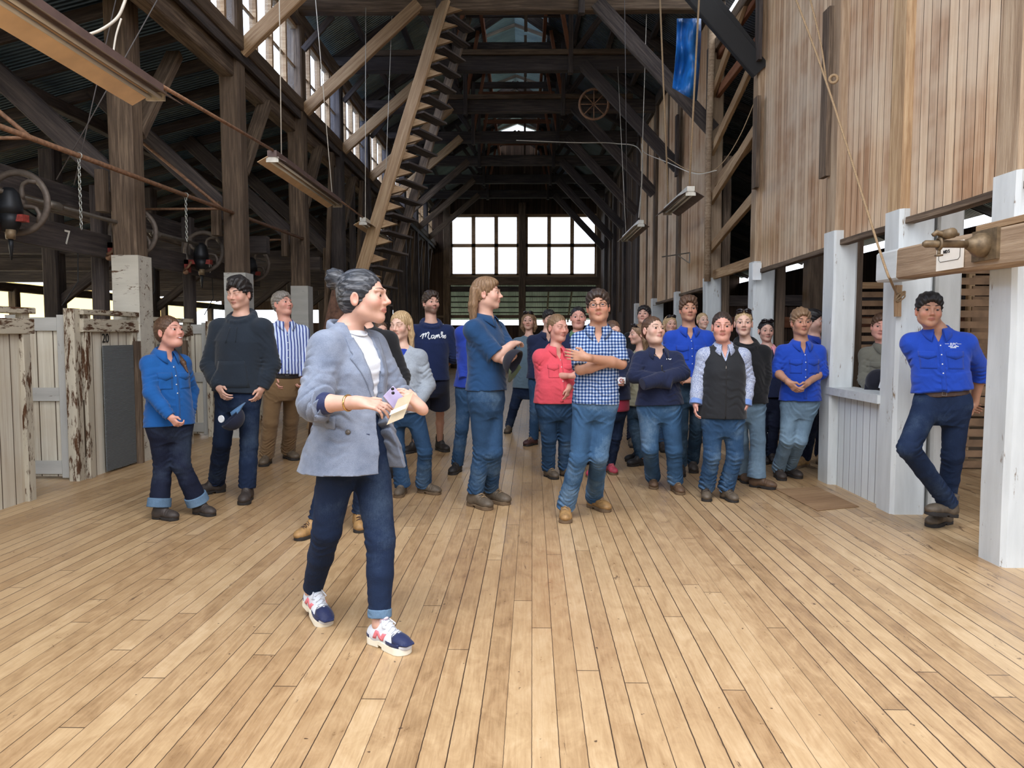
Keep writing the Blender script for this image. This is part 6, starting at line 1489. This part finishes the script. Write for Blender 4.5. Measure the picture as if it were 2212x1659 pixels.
# 9 ---- mullet
if want(9):
    o = person('w9', 'tall youth with a long mullet in a dark teal shirt, arms folded, in profile', 5.98, 1.88, 62, 'm', 'fair', hd=(1052, 634, 0), nk=(1047, 688, .02), pel=(1050, 846, 0), feet=((1035, 1096), (1070, 1086)), fy=(42, 52), hyaw=82, hpitch=2, hs=1.06, sw=.175, belly=.95, hipw=.95, elbow=((1074, 770, -.16), (1100, 762, .06)), wrist=((1105, 745, -.10), (1088, 778, -.16)), knee=((1042, 975, 0), (1066, 975, 0)),
        hnd=(dict(d=(.5, .75, .25), n=(.1, .3, -1), curl=.5), dict(d=(.75, -.6, 0), n=(-.5, -.3, .8), curl=.6)), top=dict(mat='teal_navy_shirt', neck='collar', placket=False, hem=.02, loose=.022, sleeve='half', arm=(.068, .062, .05), vd=.7, vw=.03, fold=.007), pants=dict(mat='denim_mid', r=(.088, .068, .064, .062), waist=.12, belt='belt_black', fold=.007, stack=1.4, len=.90), shoes=dict(style='lace', mat='boot_grey', sole='sole_tan', scale=1.05), hair=dict(style='mullet', mat='hair_sandy', face=1.04), brow='hair_brown')
    cap('dark cap with olive brim held under the mullet-haired youth\'s folded arms', W(1114, 784, 5.72), (-.75, .35, .45), (.55, -.15, -.85), 'cap_black', 'cap_green')
# 10,11
if want(10):
    person('w10', 'person in a royal blue shirt and jeans almost hidden behind the mullet-haired youth', 7.55, 1.72, 25, 'm', 'fair', hd=(1030, 668, 0), nk=(1030, 702, 0), pel=(1022, 838, 0), feet=((984, 1022), (1062, 985)), fy=(-15, 25), sw=.17, elbow=((998, 770, 0), None), wrist=((1000, 818, -.15), (1050, 815, 0)), hnd=(dict(hide=True), dict(hide=True)), top=dict(mat='royal_deep', neck='collar', hem=.02, loose=.025, blouse=True), pants=dict(mat='denim_mid', waist=.1), shoes=dict(style='lace', mat='boot_black', lace='sole_black'), hair=dict(style='short', mat='hair_brown', vox=.006), vox=.007)
if want(11):
    o = person('w11', 'woman in a grey teal long-sleeved tee standing far back with one foot out', 10.6, 1.72, -8, 'f', 'fair', .3, hd=(1142, 693, 0), nk=(1143, 728, 0), pel=(1140, 828, 0), feet=((1098, 935), (1162, 930)), fy=(-10, 30), hs=1.08, sw=.18, hipw=1.1, bust=1.0, belly=1.1, wrist=((1118, 815, -.05), (1176, 815, -.05)), hnd=(dict(hide=True), dict(hide=True)), top=dict(mat='grey_teal_tee', neck='crew', hem=-.1, loose=.025, arm=(.072, .064, .05)), pants=dict(mat='denim_dark', r=(.098, .07, .064, .06)), shoes=dict(style='boot', mat='boot_grey'), hair=dict(style='bob', mat='hair_sandy', vox=.006, sunglasses=True), vox=.0075)
# 12,13,14
if want(12):
    o = person('w12', 'woman in a coral pink work shirt with rolled sleeves, eyes lowered', 7.2, 1.62, 22, 'f', 'pink', .9, hd=(1205, 707, 0), nk=(1200, 754, 0), pel=(1198, 868, 0), feet=((1190, 1032), (1226, 1030)), fy=(25, 30), hyaw=32, hpitch=-4, hs=1.1, sw=.175, hipw=1.12, belly=1.3, bust=1.1, elbow=((1172, 812, 0), None), wrist=((1236, 812, -.22), (1228, 838, -.14)), eyes='closed',
        hnd=(dict(d=(1, .1, .1), curl=.5), dict(d=(-.2, -.1, -1), n=(-.6, .4, 0), curl=.4)), top=dict(mat='coral_cotton', neck='collar', placket=True, pockets=True, hem=-.02, loose=.03, sleeve='rolled', roll=.12, arm=(.076, .066, .05), vw=.05, fold=.007), pants=dict(mat='denim_mid', r=(.106, .078, .074, .072), waist=.08, fold=.007), shoes=dict(style='lace', mat='boot_grey'), hair=dict(style='back', mat='hair_sandy', face=.98), brow='hair_sandy', armr=1.1)
if want(13):
    person('w13', 'person in a navy work shirt and dark cap behind the coral pink shirt', 9.5, 1.7, 10, 'm', 'fair', hd=(1186, 690, 0), nk=(1182, 722, 0), pel=(1172, 820, 0), feet=((1147, 962), (1184, 955)), fy=(-40, 10), sw=.2, elbow=((1148, 775, 0), None), wrist=((1150, 820, -.05), (1210, 815, 0)), hnd=(dict(hide=True), dict(hide=True)), top=dict(mat='navy_knit', neck='collar', hem=.0, loose=.04), pants=dict(mat='denim_mid'), shoes=dict(style='lace', mat='boot_maroon'), hair=dict(style='short', mat='hair_black', vox=.006, vol=.01), vox=.0075)
if want(14):
    person('w14', 'dark-haired woman with hair pulled back behind the checked shirt', 8.7, 1.76, -2, 'f', 'pink', .9, hd=(1249, 686, 0), nk=(1248, 722, 0), pel=(1244, 832, 0), feet=((1226, 1000), (1262, 1000)), hs=1.12, hpitch=3, sw=.19, hipw=1.1, belly=1.2, top=dict(mat='navy_knit', neck='collar', cmat='green_tee', hem=-.05, loose=.03), pants=dict(mat='denim_dark'), shoes=dict(style='boot', mat='boot_black'), hair=dict(style='back', mat='hair_black', vox=.005), vox=.007)
# 15 ---- checked shirt
if want(15):
    o = person('w15', 'youth in glasses and a blue checked shirt, arms folded, nearest of the group', 5.55, 1.74, -4, 'm', 'tan', hd=(1292, 662, 0), nk=(1292, 712, .03), pel=(1287, 858, 0), feet=((1222, 1122), (1292, 1100)), fy=(-4, 32), hyaw=-6, hpitch=6, hroll=4, hs=1.05, sw=.150, hipw=.90, belly=.88, elbow=((1254, 798, -.12), (1342, 786, -.05)), wrist=((1322, 784, -.15), (1266, 772, -.27)), knee=((1250, 990, -.02), (1294, 985, 0)),
        hnd=(dict(hide=True), dict(d=(-.98, .1, .16), n=(.1, 1, 0), curl=.3, tside=(0, 0, 1), spread=.4)), top=dict(mat='check_shirt', neck='collar', placket=.0, hem=-.10, loose=.014, sleeve='half', arm=(.058, .054, .05), vw=.04, vd=1.05, fold=.007), pants=dict(mat='denim_blue', r=(.088, .068, .066, .072), waist=.02, fold=.007, stack=1.6), shoes=dict(style='lace', mat='boot_tan', sole='sole_tan', scale=1.05), hair=dict(style='quiff', mat='hair_dark'), brow='hair_dark', iris='iris_blue', vox=.005, mouth=.8)
    h = o.h; g = empty('glasses', o.Hc, None); g.parent = o.e; g.location = o.Hc-abs_loc(o.e)
    m = MB()
    for q in (-1, 1):
        m.tube([h(q*(.033+.022*math.cos(a)), .105-.012*abs(math.cos(a)), -.003+.016*math.sin(a)) for a in [2*math.pi*k/16 for k in range(16)]], .0016, 5, True); m.tube([h(q*.055, .092, .003), h(q*.078, .0, .0)], .0016, 5)
    m.tube([h(-.011, .106, .0), h(.011, .106, .0)], .0016, 5); m.obj('glasses_frame', 'black_iron', o.e, smooth=True); bpy.data.objects.remove(g)
# 16,17,18
if want(16):
    o = person('w16', 'person in a navy jacket and pink lace-up boots looking down behind the checked shirt', 7.4, 1.62, 20, 'f', 'fair', hd=(1324, 716, 0), nk=(1326, 752, 0), pel=(1322, 868, 0), feet=((1282, 1028), (1320, 1022)), fy=(-30, 12), sw=.17, hpitch=-8, elbow=(None, (1352, 812, 0)), wrist=((1290, 850, 0), (1335, 828, -.2)), hnd=(dict(hide=True), dict(d=(.4, -.5, .1), curl=.7)), top=dict(mat='navy_knit', neck='crew', hem=.05, loose=.03, arm=(.07, .062, .052)), pants=dict(mat='denim_dark'), shoes=dict(style='lace', mat='boot_pink', sole='sole_tan', lace='pink_trim' if 'pink_trim' in MATS else 'rope'), hair=dict(style='back', mat='hair_brown', vox=.006), vox=.007)
    F = Field(); o.torso(F, -.16, .12, .012, .012); fmesh('shirt_tail', F, .008, 'maroon_cotton', o.e)
    c = W(1343, 822, 7.12); p = MB(); p.box((c.x-.04, c.y-.005, c.z-.03), (c.x+.035, c.y+.005, c.z+.03)); ph = p.obj('phone_in_case', 'thread_white', origin=c); tag(ph, 'pale phone with a dark ring held behind the checked shirt', 'phone')
    MB().ring(c+Vector((-.004, -.008, 0)), (0, 1, 0), .016, .004, 20, 6).obj('ring_grip', 'boot_pink', ph, smooth=True)
if want(17):
    person('w17', 'dark-haired youth in a black fleece looking up at the back', 9.9, 1.75, -10, 'm', 'fair', hd=(1391, 681, 0), nk=(1386, 716, 0), pel=(1382, 812, 0), feet=((1366, 965), (1400, 968)), hyaw=-20, hpitch=12, sw=.18, hs=1.06, top=dict(mat='black_fleece', neck='crew', hem=-.06, loose=.03, stand=True), pants=dict(mat='denim_ink'), shoes=dict(style='boot', mat='boot_grey'), hair=dict(style='short', mat='hair_black', vox=.006), vox=.0075)
if want(18):
    person('w18', 'girl with sunglasses on her hair in a beige top, turned to one side', 8.15, 1.6, -62, 'f', 'fair', hd=(1378, 722, 0), nk=(1384, 760, .02), pel=(1378, 866, 0), feet=((1376, 1006), (1372, 996)), fy=(-60, -70), hyaw=-75, hpitch=-2, sw=.15, hipw=1.0, bust=.9, elbow=((1352, 800, -.1), None), wrist=((1355, 838, -.15), (1372, 840, 0)), hnd=(dict(hide=True), dict(hide=True)), top=dict(mat='beige_fleece', neck='crew', hem=-.1, loose=.025, arm=(.066, .058, .05)), pants=dict(mat='denim_teal'), shoes=dict(style='sneaker', mat='boot_black', name='shoe'), hair=dict(style='long', mat='hair_sandy', sunglasses=True, vox=.006), vox=.007)
# 19 ---- navy quarter zip
if want(19):
    o = person('w19', 'woman in a navy quarter-zip jumper with arms folded low, looking up sideways', 6.6, 1.58, 4, 'f', 'light', .7, hd=(1411, 713, 0), nk=(1420, 758, .02), pel=(1424, 872, 0), feet=((1411, 1052), (1463, 1064)), fy=(-6, 8), hyaw=24, hpitch=10, hroll=-3, hs=1.08, sw=.182, hipw=1.16, belly=1.12, bust=1.2, elbow=((1370, 812, -.10), (1474, 806, -.10)), wrist=((1452, 828, -.19), (1388, 830, -.25)), knee=((1404, 968, -.02), (1456, 972, -.02)), hnd=(dict(hide=True), dict(hide=True)),
        top=dict(mat='navy_knit', name='jumper', neck='zip', collar=True, copen=.55, vw=.05, vd=.8, hem=-.02, loose=.03, arm=(.074, .066, .056), fold=.006, logo=[('~', .075, .80, .09, 0)], zipper=(.62, .74)), pants=dict(mat='denim_blue', r=(.112, .082, .074, .080), waist=.0, len=1.0, fold=.006), shoes=dict(style='lace', mat='boot_brown', sole='sole_tan'), hair=dict(style='back', mat='hair_brown', face=.98), brow='hair_dark', vox=.0055, armr=1.05)
    MB().tube([o.N+o.cs*.05*math.sin(a)+o.cf*(.072+.02*math.cos(a))+UP*(-.02-.05*math.cos(a)*.6) for a in [-1.6+3.2*k/14 for k in range(15)]], .0012, 5).obj('necklace', 'gold', o.e, smooth=True)
# 20,21,22
if want(20):
    o = person('w20', 'tall brown-haired youth in a bright blue work shirt behind the navy jumper', 7.5, 1.8, -2, 'm', 'tan', hd=(1487, 668, 0), nk=(1488, 712, .02), pel=(1490, 835, 0), feet=((1470, 1026), (1497, 1018)), fy=(-10, -8), hyaw=-2, hpitch=4, hs=1.06, sw=.185, elbow=((1444, 780, 0), (1532, 780, 0)), wrist=((1462, 822, -.18), (1498, 822, -.2)), hnd=(dict(hide=True), dict(d=(-.9, -.1, .1), curl=.8)), top=dict(mat='royal_cotton', neck='collar', placket=True, pockets=True, hem=.15, loose=.025, blouse=True, arm=(.07, .06, .05), fold=.006), pants=dict(mat='denim_teal', waist=.18, belt='belt_brown'), shoes=B_(), hair=dict(style='mop', mat='hair_brown', vol=.005), brow='hair_dark')
if want(21):
    person('w21', 'fair-haired woman with sunglasses on her head far behind the navy jumper', 9.6, 1.66, 8, 'f', 'fair', hd=(1448, 700, 0), nk=(1449, 733, 0), pel=(1449, 828, 0), feet=((1432, 975), (1464, 975)), top=dict(mat='pale_blue_cuff', neck='crew', hem=-.1), pants=dict(mat='denim_mid'), shoes=dict(style='boot', mat='boot_dark'), hair=dict(style='long', mat='hair_blonde', sunglasses=True, vox=.006), vox=.0075)
if want(22):
    person('w22', 'blonde woman whose face shows behind the tall youth in blue', 10.2, 1.72, 10, 'f', 'light', hd=(1518, 693, 0), nk=(1518, 724, 0), pel=(1520, 818, 0), feet=((1506, 955), (1536, 955)), hpitch=6, top=dict(mat='navy_knit', neck='crew', hem=-.1), pants=dict(mat='denim_dark'), shoes=dict(style='boot', mat='boot_dark'), hair=dict(style='back', mat='hair_blonde', vox=.006), vox=.0075)
# 23 ---- vest
if want(23):
    o = person('w23', 'woman in a black vest over a pale printed shirt, arms straight at her sides', 6.3, 1.6, -6, 'f', 'pink', .5, hd=(1560, 705, 0), nk=(1563, 749, .02), pel=(1561, 893, 0), feet=((1526, 1078), (1574, 1080)), fy=(-12, 14), hyaw=-12, hpitch=0, hs=1.06, sw=.180, hipw=1.02, belly=1.1, bust=.9, elbow=((1508, 822, .03), (1616, 820, .03)), wrist=((1503, 872, -.03), (1610, 875, -.03)), hnd=(dict(curl=.5), dict(curl=.5)), knee=((1538, 985, 0), (1588, 985, 0)),
        top=dict(mat='print_shirt', neck='collar', hem=.0, loose=.01, arm=(.070, .060, .052), vw=.03), pants=dict(mat='denim_mid', r=(.100, .076, .072, .078), waist=.0, len=1.02, fold=.008, stack=1.6), shoes=dict(style='lace', mat='boot_grey', lace='boot_dark'), hair=dict(style='back', mat='hair_dark', face=.98), brow='hair_dark', vox=.0055)
    def vo(o):
        n0, cs, cf = A3(o.N), A3(o.cs), A3(o.cf)
        def fn(P): q = P-n0; x = np.abs(q@cs); z = q[..., 2]; return np.minimum(.150*o.sc-x, 9)*-1*-1 if False else np.minimum(-(x-.0)+.16, 9)*0+np.where(z > -.30, .148*o.sc-x, .05)*1.0
        return fn
    F = Field(); o.torso(F, -.07, .97, .020, .016); F.ell(o.P+o.su*o.L*.62+o.cf*.06, (.13, .075, .08), Matrix((o.cs, o.cf, o.su)).transposed(), .05)
    for i, q in enumerate((-1, 1)):
        F.cone(o.N+UP*.012, o.sh[i]-o.cs*q*.03, .056*o.sc, .064*o.sc, k=.05)
        F.cone(o.sh[i]+o.cs*q*.050+UP*.05, o.sh[i]+o.cs*q*.055-UP*.13, .052, .062, k=.01, op='s')
    F.ell(o.N+UP*.055+o.cf*.03, (.074, .084, .07), Matrix((o.cs, o.cf, UP)).transposed(), .006, 's'); a3 = A3(o.N); cs_, cf_ = A3(o.cs), A3(o.cf)
    F.func(lambda P: np.maximum((np.abs((P-a3)@cs_)-.05*np.clip(((P-a3)[..., 2]+.12)/.12, -1, 2))*.85, .0-(P-a3)@cf_), a3-.2, a3+.2, .004, 's'); F.gen = .001; F.fold(o.P+o.su*o.L*.3, UP+o.cs*.4, .2, .005, .06)
    v = fmesh('vest', F, .0055, 'black_softshell', o.e); bv = bvh_of(v); mp = nearest_map(bv, o); vs, fs = grid2(-.005, .005, -.03, o.L*.78, 1, 20); fold2d(vs, fs, mp, 0, .0015, 'zip', 'black', o.e)
    p, n = mp(0, o.L*.72); MB().bar(p+n*.006, p+n*.006-UP*.04, .009, .003, n).obj('zip_pull', 'silver', o.e)
    for i in (0, 1):
        F = Field(); a, b = o.el[i], o.wr[i]; F.cone(a+(b-a)*.78, a+(b-a)*1.02, .050, .054, k=.004, clip0=0, clip1=1); fmesh('turned_cuff', F, .005, 'pale_blue_cuff', o.e)
# 24,25
if want(24):
    person('w24', 'blonde with sunglasses pushed up, black hoodie and pale flared jeans, behind the black vest', 7.0, 1.68, 0, 'f', 'light', hd=(1606, 698, 0), nk=(1612, 744, .02), pel=(1612, 868, 0), feet=((1606, 1040), (1646, 1054)), fy=(0, 50), hyaw=-14, hpitch=2, hs=1.04, sw=.175, elbow=(None, (1652, 810, 0)), wrist=((1590, 870, 0), (1640, 872, -.05)), hnd=(dict(hide=True), dict(hide=True)), top=dict(mat='black_fleece', name='hoodie', hood=True, neck='crew', hem=-.02, loose=.03, arm=(.076, .066, .054)), pants=dict(mat='denim_light', r=(.09, .07, .074, .09), len=1.0, waist=.05), shoes=dict(style='boot', mat='boot_brown'), hair=dict(style='back', mat='hair_blonde', sunglasses=True, vox=.005), vox=.006)
if want(25):
    person('w25', 'dark-haired woman with sunglasses up and a pink collar, behind the black hoodie', 8.3, 1.62, -4, 'f', 'fair', hd=(1655, 714, 0), nk=(1658, 752, 0), pel=(1660, 852, 0), feet=((1648, 1000), (1668, 1000)), hs=1.02, sw=.165, hpitch=-2, top=dict(mat='navy_knit', neck='collar', cmat='pink_cotton', vw=.04, hem=-.05, loose=.025), pants=dict(mat='denim_ink', r=(.086, .064, .062, .068)), shoes=dict(style='boot', mat='boot_dark'), hair=dict(style='back', mat='hair_black', sunglasses=True, vox=.006), vox=.007)
# 26,27
if want(26):
    o = person('w26', 'curly-haired youth in a royal blue shirt and faded jeans, fingers touching, by the white post', 7.1, 1.68, -2, 'm', 'tan', hd=(1730, 696, 0), nk=(1730, 742, .02), pel=(1728, 862, 0), feet=((1684, 1034), (1712, 1030)), fy=(-4, 18), hyaw=-2, hs=1.06, sw=.178, elbow=((1676, 802, 0), (1774, 804, 0)), wrist=((1704, 826, -.20), (1744, 828, -.20)), knee=((1700, 950, 0), (1728, 950, 0)),
        hnd=(dict(d=(.55, -.3, -.65), n=(.6, .5, .3), curl=.45), dict(d=(-.65, -.3, -.55), n=(-.6, .5, .3), curl=.55)), top=dict(mat='royal_cotton', neck='collar', placket=True, pockets=True, hem=-.03, loose=.026, sleeve='rolled', roll=.12, arm=(.070, .062, .052), vw=.035, fold=.006), pants=dict(mat='denim_light', r=(.092, .07, .066, .066), waist=.05, fold=.006), shoes=dict(style='lace', mat='boot_dark', lace='boot_grey'), hair=dict(style='curly', mat='hair_sandy', vol=.008), brow='hair_dark', vox=.0055)
    MB().ring(o.el[0]+(o.wr[0]-o.el[0])*.93, o.wr[0]-o.el[0], .031, .003, 20, 6).obj('watch_band', 'silver', o.e, smooth=True)
if want(27):
    person('w27', 'man in a navy blue shirt and tan boots half hidden behind the white post', 7.85, 1.78, 38, 'm', 'fair', hd=(1756, 694, 0), nk=(1758, 732, 0), pel=(1760, 852, 0), feet=((1732, 1008), (1772, 1000)), fy=(-50, -20), hyaw=58, hs=1.02, sw=.18, beard=.3, top=dict(mat='royal_deep', neck='collar', hem=.0, loose=.02), pants=dict(mat='denim_ink'), shoes=dict(style='lace', mat='boot_tan', sole='sole_tan'), hair=dict(style='short', mat='hair_black', vox=.006), vox=.0065)
# 28 ---- in the opening behind the half wall
if want(28):
    o = person('w28', 'boy in a khaki grey shirt leaning into view behind the half wall, cap in hand', 7.0, 1.64, -14, 'm', 'pink', .2, hd=(1903, 706, 0), nk=(1909, 748, .02), pel=(1905, 868, 0), feet=((1890, 1040), (1930, 1040)), hyaw=-22, hroll=-8, hs=1.02, sw=.165, elbow=((1868, 820, .0), None), wrist=((1884, 850, -.2), (1915, 818, -.2)), hnd=(dict(d=(.5, -.3, -.4), curl=.5), dict(d=(-.8, 0, .2), curl=.5)), top=dict(mat='khaki_grey_cotton', neck='collar', placket=True, pockets=True, hem=-.05, loose=.03, arm=(.07, .062, .05), fold=.007), pants=dict(mat='denim_dark'), shoes=B_(), hair=dict(style='short', mat='hair_brown'), brow='hair_brown', vox=.006)
    cp = cap('black cap with a white stripe held by the boy behind the half wall', W(1893, 822, 6.72), (-.3, -.85, .5), (-.3, .2, -.9), 'cap_black', 'cap_black')
    MB().bar(W(1908, 806, 6.6), W(1899, 838, 6.6), .012, .004, (0, -1, 0)).obj('stripe', 'thread_white', cp)
# 29 ---- leaning man
if want(29):
    o = person('w29', 'dark-haired man in a royal blue shirt leaning on the white post, ankles crossed', 5.42, 1.74, -22, 'm', 'tan', .15, hd=(2007, 670, 0), nk=(2024, 716, .04), pel=(2036, 866, 0), feet=((2034, 1146), (2030, 1134)), fy=(-72, -60), lift=(.105, 0), hyaw=-16, hpitch=0, hroll=-2, hs=1.04, sw=.182, belly=1.02, elbow=((1998, 812, .2), (2118, 802, .10)), wrist=((2078, 866, .24), (2104, 872, .16)), knee=((1962, 968, -.22), (2058, 985, .0)),
        hnd=(dict(d=(.8, .1, -.4), n=(0, -1, 0), curl=.5), dict(d=(-.35, 0, -1), n=(-.5, .6, 0), curl=.7)), top=dict(mat='royal_cotton', neck='collar', placket=True, pockets=True, hem=.15, loose=.028, blouse=True, sleeve='rolled', roll=.3, arm=(.072, .064, .054), vw=.032, vd=.8, fold=.007, logo=[('RPC', .082, .80, .026, .2)], marks=[(-.052, -.028, .003, .005), (.026, .050, .002, .004), (-.033, -.005, -.016, -.011), (0, .031, -.017, -.012), (-.024, .014, -.026, -.021)]),
        pants=dict(mat='denim_dark', r=(.094, .072, .066, .062), waist=.18, belt='belt_brown', fold=.006, stack=1.3), shoes=dict(style='boot', mat='boot_grey', scale=1.06, pitch=(-8, 0)), hair=dict(style='short', mat='hair_black', vol=.004), brow='hair_black', vox=.0048)
# ================================================================== LIGHT
w = bpy.data.worlds.new('world'); SC.world = w; w.use_nodes = True
nt = w.node_tree; bg = nt.nodes['Background']; bg.inputs[0].default_value = (*srgb(236, 243, 255), 1); bg.inputs[1].default_value = 7.0
def area(name, loc, rot, sx, sy, power, col):
    l = bpy.data.lights.new(name, 'AREA'); l.shape = 'RECTANGLE'; l.size = sx; l.size_y = sy; l.energy = power; l.color = col
    o = bpy.data.objects.new(name, l); C.objects.link(o); o.location = loc; o.rotation_euler = rot; return o
# added overhead lamp above the camera, shining where the nave roof is left off
area('added_overhead_light', (0, -1.5, 10.5), (R_(20), 0, 0), 12, 7, 3000, srgb(255, 250, 244))
area('aisle_daylight', (-15.5, 14, 1.2), (0, R_(-96), 0), 2.2, 30, 2200, srgb(255, 244, 222))
area('clerestory_daylight', (-5.6, 11, 7.6), (0, R_(-62), 0), 3.5, 22, 3200, srgb(184, 210, 255))
SC.view_settings.view_transform = 'Standard'; SC.view_settings.look = 'None'; SC.view_settings.gamma = 1
SC.view_settings.exposure = -0.95; SC.view_settings.use_curve_mapping = False
SC.cycles.use_adaptive_sampling = True; SC.cycles.adaptive_threshold = .04; SC.cycles.max_bounces = 6; SC.cycles.diffuse_bounces = 3; SC.cycles.transparent_max_bounces = 8
SC.cycles.use_denoising = True; SC.cycles.sample_clamp_indirect = 8
